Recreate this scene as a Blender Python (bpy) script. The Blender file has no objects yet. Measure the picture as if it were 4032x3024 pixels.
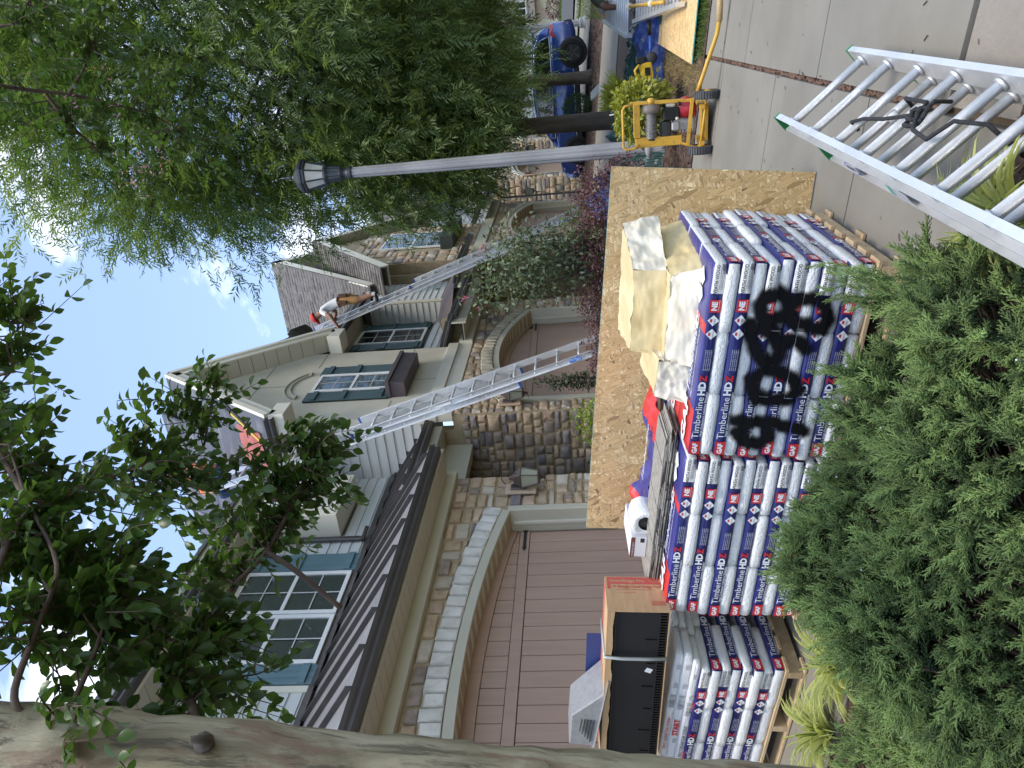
import bpy, bmesh, math, random
import numpy as np
from mathutils import Vector, Matrix, Euler, noise as mnoise
rad = math.radians
random.seed(7); RNG = np.random.default_rng(7)
sc = bpy.context.scene
COL = sc.collection

# ------------------------------------------------------------------ camera (phone held upright, file stored sideways)
AZ, TILT, ROLL, EYE = rad(25.35), rad(5.75), rad(3.1), 1.5
_f = Vector((math.cos(AZ)*math.cos(TILT), math.sin(AZ)*math.cos(TILT), math.sin(TILT)))
_r = Vector((math.sin(AZ), -math.cos(AZ), 0)); _u = _r.cross(_f)
_R = _r*math.cos(ROLL) - _u*math.sin(ROLL); _U = _u*math.cos(ROLL) + _r*math.sin(ROLL)
cam = bpy.data.objects.new('camera', bpy.data.cameras.new('camera')); COL.objects.link(cam)
_m = Matrix((-_U, _R, -_f)).transposed().to_4x4(); _m.translation = (0, 0, EYE)
cam.matrix_world = _m
cam.data.sensor_width = 36.0; cam.data.lens = 3000/4032*36
cam.data.clip_start = 0.05; cam.data.clip_end = 2000
sc.camera = cam

# ------------------------------------------------------------------ sky, sun, exposure
SUN_EL, SUN_AZ = rad(70), rad(215)          # direction the light comes from, azimuth counted from +X towards +Y
w = bpy.data.worlds.new('World'); sc.world = w; w.use_nodes = True
nt = w.node_tree; nt.nodes.clear()
def wn(t, **k):
    n = nt.nodes.new(t)
    for a, b in k.items(): setattr(n, a, b)
    return n
sky = wn('ShaderNodeTexSky', sky_type='NISHITA', sun_disc=False)
sky.sun_elevation = SUN_EL; sky.sun_rotation = math.pi/2 - SUN_AZ
sky.air_density = 1.0; sky.dust_density = 0.6; sky.ozone_density = 2.0
tc = wn('ShaderNodeTexCoord'); mp = wn('ShaderNodeMapping'); mp.inputs['Scale'].default_value = (1.0, 1.0, 2.4)
mp.inputs['Location'].default_value = (1.7, 0.35, 0.2)
nz = wn('ShaderNodeTexNoise'); nz.inputs['Scale'].default_value = 2.6; nz.inputs['Detail'].default_value = 9; nz.inputs['Roughness'].default_value = .56
nz.inputs['Distortion'].default_value = .35
rp = wn('ShaderNodeValToRGB'); rp.color_ramp.elements[0].position = .52; rp.color_ramp.elements[1].position = .70
mx = wn('ShaderNodeMixRGB'); mx.inputs[2].default_value = (10.5, 10.6, 11.0, 1)
hz = wn('ShaderNodeMixRGB'); hz.inputs[0].default_value = .22; hz.inputs[2].default_value = (4.6, 6.0, 9.0, 1)
bg = wn('ShaderNodeBackground'); bg.inputs['Strength'].default_value = .115; out = wn('ShaderNodeOutputWorld')
L = nt.links.new
L(tc.outputs['Generated'], mp.inputs[0]); L(mp.outputs[0], nz.inputs['Vector']); L(nz.outputs['Fac'], rp.inputs[0])
L(sky.outputs[0], hz.inputs[1]); L(hz.outputs[0], mx.inputs[1]); L(rp.outputs[0], mx.inputs[0]); L(mx.outputs[0], bg.inputs[0]); L(bg.outputs[0], out.inputs[0])
sl = bpy.data.lights.new('sun', 'SUN'); sl.energy = 1.5; sl.angle = rad(22); sl.color = (1.0, .92, .79)
so = bpy.data.objects.new('sun', sl); COL.objects.link(so)
so.rotation_euler = Vector((math.cos(SUN_EL)*math.cos(SUN_AZ), math.cos(SUN_EL)*math.sin(SUN_AZ), math.sin(SUN_EL))).to_track_quat('Z', 'Y').to_euler()
vs = sc.view_settings; vs.view_transform = 'Standard'; vs.look = 'None'; vs.gamma = 1; vs.use_curve_mapping = False; vs.exposure = 1.25
sc.cycles.max_bounces = 6; sc.cycles.diffuse_bounces = 3; sc.cycles.glossy_bounces = 3; sc.cycles.transparent_max_bounces = 12
sc.cycles.transmission_bounces = 4; sc.cycles.caustics_reflective = False; sc.cycles.caustics_refractive = False
sc.cycles.use_denoising = True

# ------------------------------------------------------------------ materials
MATS = {}
def node(nt, t, **k):
    n = nt.nodes.new(t)
    for a, b in k.items(): setattr(n, a, b)
    return n
def M(name, c1, c2=None, scale=6, rough=.7, metal=0, bump=0, bscale=None, stretch=(1, 1, 1), lo=.35, hi=.65, detail=5,
      spec=.5, rand=0, coat=0, world=False, c3=None, s3=40, f3=.5, trans=0, bstretch=None, emit=None):
    """procedural principled material: two colours mixed by noise, optional fine third colour, per-object value shift, bump"""
    if name in MATS: return MATS[name]
    m = bpy.data.materials.new(name); m.use_nodes = True; t = m.node_tree; b = t.nodes['Principled BSDF']; lk = t.links.new
    b.inputs['Roughness'].default_value = rough; b.inputs['Metallic'].default_value = metal
    b.inputs['Specular IOR Level'].default_value = spec; b.inputs['Coat Weight'].default_value = coat; b.inputs['Coat Roughness'].default_value = .08
    col = None
    tcn = node(t, 'ShaderNodeTexCoord'); src = tcn.outputs['Object']
    if world: src = node(t, 'ShaderNodeNewGeometry').outputs['Position']
    def nz(sc_, st, det=detail):
        mpn = node(t, 'ShaderNodeMapping'); mpn.inputs['Scale'].default_value = st; lk(src, mpn.inputs[0])
        n = node(t, 'ShaderNodeTexNoise'); n.inputs['Scale'].default_value = sc_; n.inputs['Detail'].default_value = det; n.inputs['Roughness'].default_value = .6
        if not world:
            oi = node(t, 'ShaderNodeObjectInfo'); ad = node(t, 'ShaderNodeVectorMath', operation='ADD'); ml = node(t, 'ShaderNodeMath', operation='MULTIPLY'); ml.inputs[1].default_value = 37
            lk(oi.outputs['Random'], ml.inputs[0]); lk(mpn.outputs[0], ad.inputs[0]); lk(ml.outputs[0], ad.inputs[1]); lk(ad.outputs[0], n.inputs['Vector'])
        else: lk(mpn.outputs[0], n.inputs['Vector'])
        return n
    if c2 is not None:
        n = nz(scale, stretch); r = node(t, 'ShaderNodeValToRGB'); r.color_ramp.elements[0].position = lo; r.color_ramp.elements[1].position = hi
        r.color_ramp.elements[0].color = (*c1, 1); r.color_ramp.elements[1].color = (*c2, 1); lk(n.outputs['Fac'], r.inputs[0]); col = r.outputs[0]
    else:
        rgb = node(t, 'ShaderNodeRGB'); rgb.outputs[0].default_value = (*c1, 1); col = rgb.outputs[0]
    if c3 is not None:
        n3 = nz(s3, stretch, 3); r3 = node(t, 'ShaderNodeValToRGB'); r3.color_ramp.elements[0].position = .52; r3.color_ramp.elements[1].position = .68
        mxn = node(t, 'ShaderNodeMixRGB'); mxn.inputs[2].default_value = (*c3, 1); ml = node(t, 'ShaderNodeMath', operation='MULTIPLY'); ml.inputs[1].default_value = f3
        lk(n3.outputs['Fac'], r3.inputs[0]); lk(r3.outputs[0], ml.inputs[0]); lk(ml.outputs[0], mxn.inputs[0]); lk(col, mxn.inputs[1]); col = mxn.outputs[0]
    if rand:
        oi = node(t, 'ShaderNodeObjectInfo'); mr = node(t, 'ShaderNodeMapRange'); mr.inputs['To Min'].default_value = 1-rand; mr.inputs['To Max'].default_value = 1+rand
        hs = node(t, 'ShaderNodeHueSaturation'); lk(oi.outputs['Random'], mr.inputs[0]); lk(mr.outputs[0], hs.inputs['Value']); lk(col, hs.inputs['Color']); col = hs.outputs[0]
    lk(col, b.inputs['Base Color'])
    if bump:
        n = nz(bscale or scale*3, bstretch or stretch, 6); bp = node(t, 'ShaderNodeBump'); bp.inputs['Strength'].default_value = bump; bp.inputs['Distance'].default_value = .01
        lk(n.outputs['Fac'], bp.inputs['Height']); lk(bp.outputs[0], b.inputs['Normal'])
    if emit: b.inputs['Emission Color'].default_value = (*emit[0], 1); b.inputs['Emission Strength'].default_value = emit[1]
    MATS[name] = m; return m
def leafmat(name, c1, c2, trans=.35, rough=.5, back=None, stripe=None):
    """leaf: colour varies per leaf through the 'tint' attribute; light passes through"""
    if name in MATS: return MATS[name]
    m = bpy.data.materials.new(name); m.use_nodes = True; t = m.node_tree; b = t.nodes['Principled BSDF']; lk = t.links.new
    at = node(t, 'ShaderNodeAttribute', attribute_name='tint'); r = node(t, 'ShaderNodeMixRGB'); r.inputs[1].default_value = (*c1, 1); r.inputs[2].default_value = (*c2, 1)
    lk(at.outputs['Fac'], r.inputs[0]); col = r.outputs[0]
    if stripe is not None:
        a2 = node(t, 'ShaderNodeAttribute', attribute_name='edge'); gt = node(t, 'ShaderNodeMath', operation='GREATER_THAN'); gt.inputs[1].default_value = .5
        mm = node(t, 'ShaderNodeMixRGB'); mm.inputs[2].default_value = (*stripe, 1); lk(a2.outputs['Fac'], gt.inputs[0]); lk(gt.outputs[0], mm.inputs[0]); lk(col, mm.inputs[1]); col = mm.outputs[0]
    lk(col, b.inputs['Base Color']); b.inputs['Roughness'].default_value = rough; b.inputs['Specular IOR Level'].default_value = .4
    tr = node(t, 'ShaderNodeBsdfTranslucent'); br = node(t, 'ShaderNodeMixRGB', blend_type='MULTIPLY'); br.inputs[0].default_value = 1; br.inputs[2].default_value = (1.5, 1.55, .7, 1)
    lk(col, br.inputs[1]); lk(br.outputs[0], tr.inputs[0])
    ms = node(t, 'ShaderNodeMixShader'); ms.inputs[0].default_value = trans; lk(b.outputs[0], ms.inputs[1]); lk(tr.outputs[0], ms.inputs[2]); lk(ms.outputs[0], t.nodes['Material Output'].inputs[0])
    MATS[name] = m; return m

# ------------------------------------------------------------------ mesh and object helpers
class MB:
    def __init__(s): s.v = []; s.f = []; s.m = []
    def add(s, vs, fs, mi=0):
        o = len(s.v); s.v += [tuple(v) for v in vs]; s.f += [tuple(i+o for i in f) for f in fs]; s.m += [mi]*len(fs); return s
    def box(s, lo, hi, mi=0, R=None, at=None):
        x0, y0, z0 = lo; x1, y1, z1 = hi
        vs = [(x0,y0,z0),(x1,y0,z0),(x1,y1,z0),(x0,y1,z0),(x0,y0,z1),(x1,y0,z1),(x1,y1,z1),(x0,y1,z1)]
        if R is not None: vs = [tuple(R @ Vector(v) + Vector(at or (0,0,0))) for v in vs]
        elif at: vs = [(a+at[0], b+at[1], c+at[2]) for a, b, c in vs]
        return s.add(vs, [(0,3,2,1),(4,5,6,7),(0,1,5,4),(1,2,6,5),(2,3,7,6),(3,0,4,7)], mi)
    def bar(s, a, b, wd, ht, mi=0, up=(0,0,1)):
        a, b = Vector(a), Vector(b); d = (b-a).normalized(); u = Vector(up)
        x = d.cross(u); x = x.normalized() if x.length > 1e-4 else Vector((1,0,0)); u = x.cross(d).normalized()
        vs = []
        for p in (a, b):
            for sx, sz in ((-1,-1),(1,-1),(1,1),(-1,1)): vs.append(p + x*sx*wd/2 + u*sz*ht/2)
        return s.add(vs, [(3,2,1,0),(4,5,6,7),(0,1,5,4),(1,2,6,5),(2,3,7,6),(3,0,4,7)], mi)
    def tube(s, pts, r, n=8, mi=0, cap=True):
        pts = [Vector(p) for p in pts]; k = len(pts); rs = r if isinstance(r, (list, tuple)) else [r]*k
        o = len(s.v); prev = None
        for i, p in enumerate(pts):
            d = (pts[min(i+1, k-1)] - pts[max(i-1, 0)])
            d = d.normalized() if d.length > 1e-9 else Vector((0,0,1))
            if prev is None: a = d.cross(Vector((0,0,1)) if abs(d.z) < .9 else Vector((1,0,0))).normalized()
            else:
                a = prev - d*prev.dot(d); a = a.normalized() if a.length > 1e-6 else d.orthogonal().normalized()
            prev = a; b = d.cross(a)
            for j in range(n):
                t = 2*math.pi*j/n; s.v.append(tuple(p + (a*math.cos(t) + b*math.sin(t))*rs[i]))
        for i in range(k-1):
            for j in range(n):
                s.f.append((o+i*n+j, o+i*n+(j+1) % n, o+(i+1)*n+(j+1) % n, o+(i+1)*n+j)); s.m.append(mi)
        if cap:
            s.f.append(tuple(o+j for j in range(n-1, -1, -1))); s.m.append(mi); s.f.append(tuple(o+(k-1)*n+j for j in range(n))); s.m.append(mi)
        return s
    def lathe(s, prof, n=16, c=(0,0,0), mi=0, axis='z', cap=True, rot=0):
        o = len(s.v); k = len(prof)
        for r, z in prof:
            for j in range(n):
                t = 2*math.pi*j/n + rot; p = (r*math.cos(t), r*math.sin(t), z)
                if axis == 'x': p = (z, p[0], p[1])
                if axis == 'y': p = (p[0], z, p[1])
                s.v.append((p[0]+c[0], p[1]+c[1], p[2]+c[2]))
        fl = axis == 'y'
        for i in range(k-1):
            for j in range(n):
                f = (o+i*n+j, o+i*n+(j+1) % n, o+(i+1)*n+(j+1) % n, o+(i+1)*n+j); s.f.append(f[::-1] if fl else f); s.m.append(mi)
        if cap:
            a = tuple(o+j for j in range(n-1, -1, -1)); b = tuple(o+(k-1)*n+j for j in range(n))
            s.f += [a[::-1] if fl else a, b[::-1] if fl else b]; s.m += [mi, mi]
        return s
    def prism(s, poly, d, mi=0):
        """polygon of 3d points swept by vector d"""
        n = len(poly); d = Vector(d); vs = [Vector(p) for p in poly]; vs += [p + d for p in vs]
        return s.add(vs, [tuple(range(n-1, -1, -1)), tuple(range(n, 2*n))] + [(i, (i+1) % n, n+(i+1) % n, n+i) for i in range(n)], mi)
    def mesh(s, name, mats=None, smooth=False):
        me = bpy.data.meshes.new(name); me.from_pydata(s.v, [], s.f)
        for m in (mats or []): me.materials.append(m)
        if len(mats or []) > 1: me.polygons.foreach_set('material_index', s.m)
        if smooth: me.polygons.foreach_set('use_smooth', [True]*len(me.polygons))
        me.update(); return me
def fixn(me):
    b = bmesh.new(); b.from_mesh(me); bmesh.ops.recalc_face_normals(b, faces=b.faces); b.to_mesh(me); b.free()
def tag(o, label=None, cat=None, group=None, kind=None):
    if label: o['label'] = label
    if cat: o['category'] = cat
    if group: o['group'] = group
    if kind: o['kind'] = kind
    return o
def thing(name, label, cat, loc=(0,0,0), rot=(0,0,0), group=None):
    o = bpy.data.objects.new(name, None); COL.objects.link(o); o.location = loc; o.rotation_euler = rot; o.empty_display_size = .1
    return tag(o, label, cat, group)
def ob(name, mb, mats, parent=None, smooth=False, world=False, fix=True, bevel=0, loc=None, rot=None, seg=1):
    """link one mesh object; world=True: the mesh is in world coordinates under a top-level parent"""
    if not isinstance(mats, (list, tuple)): mats = [mats]
    me = mb if isinstance(mb, bpy.types.Mesh) else mb.mesh(name, mats, smooth)
    if fix and not isinstance(mb, bpy.types.Mesh): fixn(me)
    o = bpy.data.objects.new(name, me); COL.objects.link(o)
    if parent is not None:
        o.parent = parent
        if world and parent.parent is None: o.matrix_parent_inverse = parent.matrix_basis.inverted()
    if loc is not None: o.location = loc
    if rot is not None: o.rotation_euler = rot
    if bevel:
        bm = o.modifiers.new('bevel', 'BEVEL'); bm.width = bevel; bm.segments = seg; bm.limit_method = 'ANGLE'; bm.angle_limit = rad(35)
    return o
def smooth_by_angle(o, a=35):
    me = o.data; me.polygons.foreach_set('use_smooth', [True]*len(me.polygons)); me.set_sharp_from_angle(angle=rad(a))
def copy_tree(o, parent=None):
    c = o.copy(); COL.objects.link(c)
    if parent is not None: c.parent = parent
    for ch in list(o.children): copy_tree(ch, c)
    return c
def scatter(name, tv, tf, mats4, mat, parent=None, tint=None, world=True, extra=None, smooth=False, kind=None):
    """one mesh of many transformed copies of a small template (leaves, chips, needles)"""
    tv = np.asarray(tv, float); N = len(mats4); K = len(tv); A = np.asarray(mats4)
    vs = (np.einsum('nij,kj->nki', A[:, :3, :3], tv) + A[:, None, :3, 3]).reshape(-1, 3)
    fl = [len(f) for f in tf]; idx = np.concatenate([np.array(f) for f in tf]); off = (np.arange(N)*K)[:, None]
    li = (idx[None, :] + off).reshape(-1); tot = np.tile(fl, N); st = np.concatenate([[0], np.cumsum(tot)[:-1]])
    me = bpy.data.meshes.new(name); me.vertices.add(len(vs)); me.vertices.foreach_set('co', vs.reshape(-1))
    me.loops.add(len(li)); me.loops.foreach_set('vertex_index', li.astype(np.int32)); me.polygons.add(len(tot)); me.polygons.foreach_set('loop_start', st.astype(np.int32))
    me.polygons.foreach_set('loop_total', tot.astype(np.int32)); me.materials.append(mat)
    a = me.attributes.new('tint', 'FLOAT', 'POINT'); tn = RNG.random(N) if tint is None else np.asarray(tint); a.data.foreach_set('value', np.repeat(tn, K).astype(np.float32))
    if extra is not None:
        a = me.attributes.new('edge', 'FLOAT', 'POINT'); a.data.foreach_set('value', np.tile(extra, N).astype(np.float32))
    if smooth: me.polygons.foreach_set('use_smooth', [True]*len(tot))
    me.update(calc_edges=True); me.validate()
    o = bpy.data.objects.new(name, me); COL.objects.link(o)
    if parent is not None:
        o.parent = parent
        if world and parent.parent is None: o.matrix_parent_inverse = parent.matrix_basis.inverted()
    if kind: o['kind'] = kind
    return o
def frames(pos, dirs, scale, roll=None, upv=(0, 0, 1)):
    """matrices: local +x along dirs, local z roughly up, rolled about x"""
    pos = np.asarray(pos, float); d = np.asarray(dirs, float); d = d/np.linalg.norm(d, axis=1, keepdims=True); N = len(d)
    up = np.tile(np.array(upv, float), (N, 1)); y = np.cross(up, d); ln = np.linalg.norm(y, axis=1); bad = ln < 1e-3; y[bad] = (1, 0, 0); y /= np.linalg.norm(y, axis=1, keepdims=True)
    z = np.cross(d, y)
    if roll is not None:
        c, s_ = np.cos(roll)[:, None], np.sin(roll)[:, None]; y, z = y*c + z*s_, z*c - y*s_
    sc_ = np.asarray(scale, float); sc_ = sc_[:, None] if sc_.ndim == 1 else sc_
    A = np.zeros((N, 4, 4)); A[:, :3, 0] = d*sc_; A[:, :3, 1] = y*sc_; A[:, :3, 2] = z*sc_; A[:, :3, 3] = pos; A[:, 3, 3] = 1
    return A
def sx(X): return .03*(X-3.35) if X < 11 else .2295 + .043*(min(X, 60)-11)
def gz(X, Y): return .08 + .115*(max(-4, min(Y, 5.4))-1.13) + sx(X)
_font = None
def text_mesh(s, size, bold=0.0, align='LEFT', shear=0, sx_=1.0):
    cu = bpy.data.curves.new('lettering', 'FONT'); cu.body = s; cu.size = size; cu.align_x = align; cu.fill_mode = 'FRONT'; cu.offset = bold; cu.shear = shear; cu.resolution_u = 2
    o = bpy.data.objects.new('lettering', cu); COL.objects.link(o); dg = bpy.context.evaluated_depsgraph_get(); dg.update()
    me = bpy.data.meshes.new_from_object(o.evaluated_get(dg)); v = [(p.co.x*sx_, p.co.y) for p in me.vertices]; f = [tuple(p.vertices) for p in me.polygons]
    bpy.data.objects.remove(o); bpy.data.curves.remove(cu); bpy.data.meshes.remove(me); return v, f
def put_text(mb, s, size, fn, mi, **k):
    """lettering laid flat; fn maps (x, y) of the lettering to a 3d point"""
    v, f = text_mesh(s, size, **k); mb.add([fn(x, y) for x, y in v], f, mi)
# ------------------------------------------------------------------ the ground, driveway, beds
m_soil = M('soil', (.075,.052,.036), (.12,.09,.06), 3, .95, world=True, bump=.5, bscale=30)
m_grass = M('lawn soil', (.06,.075,.025), (.12,.12,.05), 5, .95, world=True, bump=.4, bscale=40)
m_conc = M('concrete', (.175,.163,.138), (.24,.225,.192), 1.1, .9, world=True, bump=.25, bscale=160, c3=(.19,.175,.145), s3=70, f3=.30, lo=.3, hi=.7)
m_conc2 = M('aged concrete', (.20,.178,.15), (.27,.245,.21), 1.6, .92, world=True, bump=.4, bscale=120, c3=(.2,.17,.14), s3=55, f3=.4)
m_asph = M('asphalt', (.045,.045,.047), (.07,.07,.07), 4, .9, world=True, bump=.3, bscale=120)
def sheet(name, xs, ys, zoff, mat, kind='structure', jit=0, parent=None):
    mb = MB(); nx, ny = len(xs), len(ys)
    vs = [(x, y, gz(x, y)+zoff+(random.uniform(-jit, jit) if 0 < i < nx-1 and 0 < j < ny-1 else 0)) for i, x in enumerate(xs) for j, y in enumerate(ys)]
    mb.add(vs, [(i*ny+j, (i+1)*ny+j, (i+1)*ny+j+1, i*ny+j+1) for i in range(nx-1) for j in range(ny-1)])
    o = ob(name, mb, mat, parent, fix=False); tag(o, kind=kind) if kind else None; return o
def lin(a, b, n): return [a+(b-a)*i/(n-1) for i in range(n)]
gxs = sorted(set(lin(-300, -6, 12) + lin(-6, 11, 24) + lin(11, 60, 30) + lin(60, 700, 14))); gys = sorted(set(lin(-400, -8, 12) + lin(-8, 5.4, 20) + lin(5.4, 400, 14)))
sheet('ground', gxs, gys, -.06, m_grass)
# driveway: slabs as pieces of their own, joints open between them
drv = tag(ob('driveway', (lambda mb: mb)(MB().add([(2.85,-6,gz(2.85,-6)-.05),(8.45,-6,gz(8.45,-6)-.05),(8.45,-4,gz(8.45,-4)-.05),(2.85,-4,gz(2.85,-4)-.05),(8.45,5.4,gz(8.45,5.4)-.05),(2.85,5.4,gz(2.85,5.4)-.05)], [(0,1,2,3),(3,2,4,5)])), m_soil, fix=False), kind='structure')
def slab(x0, x1, y0, y1, mat, th=.045, g=.006, name='slab'):
    mb = MB(); nx, ny = 5, 9; X = lin(x0+g, x1-g, nx); Y = lin(y0+g, y1-g, ny)
    top = [(x, y, gz(x, y)) for x in X for y in Y]; f = [(i*ny+j, (i+1)*ny+j, (i+1)*ny+j+1, i*ny+j+1) for i in range(nx-1) for j in range(ny-1)]
    mb.add(top, f); ring = [(i, 0) for i in range(nx)] + [(nx-1, j) for j in range(1, ny)] + [(i, ny-1) for i in range(nx-2, -1, -1)] + [(0, j) for j in range(ny-2, 0, -1)]
    tp = [top[i*ny+j] for i, j in ring]; n = len(tp)
    mb.add(tp + [(a, b, c-th) for a, b, c in tp], [(k, n+k, n+(k+1) % n, (k+1) % n) for k in range(n)])
    return ob(name, mb, mat, drv, bevel=.006)
for a, b in ((6.8, 8.45), (5.0, 6.8), (3.36, 5.0)): slab(a, b, -4, .466, m_conc)
slab(2.85, 3.325, -4, .466, m_conc2)
for a, b in ((7.55, 8.45), (5.85, 7.55), (4.15, 5.85), (2.85, 4.15)):
    slab(a, b, .492, 2.9, m_conc); slab(a, b, 2.9, 5.18, m_conc)
# far driveway strip and street seen between the beds
def far_slab(nm, x0, x1, y0, y1, off=.012, mat=None):
    o = sheet(nm, lin(x0, x1, 10), lin(y0, y1, 10), off, mat or m_conc); return o
far_slab('driveway', 17.3, 21.2, -6, 5.0); far_slab('driveway', 26.2, 31.5, -6, 5.0); far_slab('driveway', 10.6, 14.9, 2.9, 5.15)
far_slab('sidewalk', 33, 36, -14, 8); far_slab('street', 37, 52, -40, 12, .02, m_asph); far_slab('sidewalk', 54.5, 57, -40, 12, .03); far_slab('driveway', 57, 72, -7, -1, .04)
# mulch beds: base sheet and chips
m_mulch = M('mulch base', (.055,.034,.026), (.11,.068,.05), 22, .95, world=True, bump=.9, bscale=60)
sheet('mulch_bed', lin(8.47, 17.25, 22), lin(-5, 5.1, 22), .004, m_mulch, jit=.012)
sheet('mulch_bed', lin(21.25, 26.15, 10), lin(-5, 5, 10), .004, m_mulch)
sheet('mulch_bed', lin(-3, 2.84, 20), lin(-3, 8, 30), .004, m_mulch, jit=.012)
m_chip = leafmat('mulch chip', (.035,.02,.014), (.17,.10,.072), 0, .9)
tv = [(-1,-.16,0),(1,-.22,.02),(1,.14,.05),(-1,.2,.03),(-.7,0,.16),(.8,.02,.15)]; tf = [(0,1,5,4),(1,2,5),(2,3,4,5),(3,0,4)]
def chips(nm, n, x0, x1, y0, y1, s0, s1, skip=None):
    xs, ys = RNG.uniform(x0, x1, n), RNG.uniform(y0, y1, n)
    if skip is not None: k = ~skip(xs, ys); xs, ys = xs[k], ys[k]
    n = len(xs); zs = np.array([gz(a, b) for a, b in zip(xs, ys)]) + RNG.uniform(.0, .03, n); a = RNG.uniform(0, 6.28, n)
    A = frames(np.c_[xs, ys, zs], np.c_[np.cos(a), np.sin(a), RNG.uniform(-.35, .35, n)], RNG.uniform(s0, s1, n), RNG.uniform(-.6, .6, n))
    t = RNG.random(n)**1.6; t[RNG.random(n) < .02] = 2.6
    return tag(scatter(nm, tv, tf, A, m_chip, None, t), kind='stuff')
lawn = lambda x, y: (x < 11.0) & (y < .75 - .02*(x-8.5) + .12*np.sin(x*3)) & (x > 8.4)
chips('mulch_chips', 9000, 8.47, 15, -1, 3.6, .018, .045, lawn)
chips('mulch_chips', 2500, 21.3, 26, -1.5, 3.6, .03, .06)
chips('mulch_chips', 5200, 1.1, 2.84, -.4, 4.8, .010, .03)
# lawn patch, green then straw-coloured at its edge
m_gr = leafmat('lawn blade', (.055,.10,.02), (.13,.20,.045), .3, .6); m_st = leafmat('dry blade', (.30,.22,.10), (.42,.33,.17), .25, .7)
bv = [(0,-.05,0),(0,.05,0),(.55,-.035,.1),(.55,.035,.1),(1,0,.35)]; bf = [(0,2,3,1),(2,4,3)]
def blades(nm, n, fx, fy, h, mat, lean=.5):
    xs, ys = fx(n), fy(n); a = RNG.uniform(0, 6.28, n); z = np.array([gz(p, q) for p, q in zip(xs, ys)])
    A = frames(np.c_[xs, ys, z], np.c_[np.cos(a)*lean, np.sin(a)*lean, np.ones(n)], RNG.uniform(h*.6, h*1.2, n), RNG.uniform(0, 6.28, n), (.2, .1, .02))
    return tag(scatter(nm, bv, bf, A, mat), kind='stuff')
blades('grass', 9000, lambda n: RNG.uniform(8.5, 10.9, n), lambda n: RNG.uniform(-.9, .5, n), .075, m_gr)
blades('grass', 3500, lambda n: RNG.uniform(8.5, 11.2, n), lambda n: .62+.1*np.sin(np.linspace(0, 9, n))+RNG.normal(0, .09, n), .06, m_st, 1.3)
blades('grass', 5000, lambda n: RNG.uniform(21.3, 34, n), lambda n: RNG.uniform(-2.5, .1, n), .12, m_gr)
blades('grass', 4000, lambda n: RNG.uniform(52.5, 55, n), lambda n: RNG.uniform(-4, 3, n), .2, m_gr)
# leaf litter: bits of bark on the concrete
A = []
n = 60; xs, ys = RNG.uniform(3.0, 8.2, n), RNG.uniform(-.1, 1.1, n); a = RNG.uniform(0, 6.28, n)
A = frames(np.c_[xs, ys, [gz(p, q)+.004 for p, q in zip(xs, ys)]], np.c_[np.cos(a), np.sin(a), 0*a], RNG.uniform(.008, .02, n))
tag(scatter('bark_litter', tv, tf, A, m_chip, None, RNG.random(n)*.5), kind='stuff')
n = 500; xs = RNG.uniform(3.4, 8.4, n); ys = .479 + RNG.normal(0, .007, n); a = RNG.normal(0, .6, n)
A = frames(np.c_[xs, ys, [gz(p, q)-.012 for p, q in zip(xs, ys)]], np.c_[np.cos(a), np.sin(a), 0*a], RNG.uniform(.012, .03, n))
tag(scatter('joint_litter', tv, tf, A, m_chip, None, .35+RNG.random(n)), kind='stuff')
# ------------------------------------------------------------------ houses
m_mort = M('mortar', (.36,.28,.17), (.46,.37,.24), 9, .95, bump=.5, bscale=60)
STONE = [M('tan stone', (.42,.31,.20), (.56,.44,.31), 5, .9, bump=.55, bscale=18, rand=.14, c3=(.30,.2,.13), s3=9, f3=.5),
         M('peach stone', (.47,.33,.22), (.58,.45,.34), 4, .9, bump=.55, bscale=18, rand=.14, c3=(.36,.22,.13), s3=7, f3=.5),
         M('cream stone', (.52,.45,.35), (.62,.56,.47), 5, .9, bump=.55, bscale=18, rand=.12, c3=(.42,.33,.22), s3=8, f3=.5),
         M('grey brown stone', (.27,.215,.18), (.40,.33,.28), 5, .9, bump=.55, bscale=18, rand=.18, c3=(.2,.15,.12), s3=9, f3=.5),
         M('slate purple stone', (.20,.175,.175), (.33,.29,.285), 5, .9, bump=.55, bscale=18, rand=.16, c3=(.14,.12,.13), s3=9, f3=.5)]
m_vous = M('white arch stone', (.66,.635,.57), (.78,.755,.69), 6, .85, bump=.6, bscale=16, rand=.07, c3=(.45,.44,.39), s3=7, f3=.45)
m_vous2 = M('buff arch stone', (.44,.38,.28), (.55,.49,.38), 6, .85, bump=.6, bscale=16, rand=.1)
m_trim = M('beige trim paint', (.50,.475,.37), (.54,.515,.41), 2, .55)
m_cream = M('cream trim paint', (.66,.62,.51), (.70,.665,.56), 2, .55)
m_stucco = M('cream stucco', (.60,.55,.44), (.67,.62,.51), 1.6, .92, bump=.3, bscale=150)
m_side = M('pale grey siding', (.50,.51,.49), (.57,.58,.555), 2.2, .7, rand=.03, stretch=(.3,.3,8), bump=.12, bscale=30)
m_side2 = M('cream siding', (.58,.56,.49), (.64,.62,.55), 2.2, .7, rand=.03, stretch=(.3,.3,8))
m_sgap = M('shadow gap behind siding', (.10,.10,.095), None, rough=.9)
m_door = M('mauve brown door paint', (.40,.265,.20), (.435,.295,.225), 2.5, .55, rand=.025, stretch=(6,6,.5), bump=.10, bscale=60, bstretch=(8,8,.6))
m_gap = M('dark gap', (.02,.014,.012), None, rough=.95)
m_gut = M('dark bronze gutter', (.045,.038,.036), (.06,.052,.048), 4, .38, spec=.6)
m_roofm = M('grey metal roofing', (.17,.165,.17), (.24,.235,.245), 1.7, .45, metal=.2, c3=(.34,.33,.30), s3=4, f3=.35, stretch=(3,.6,.6))
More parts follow.
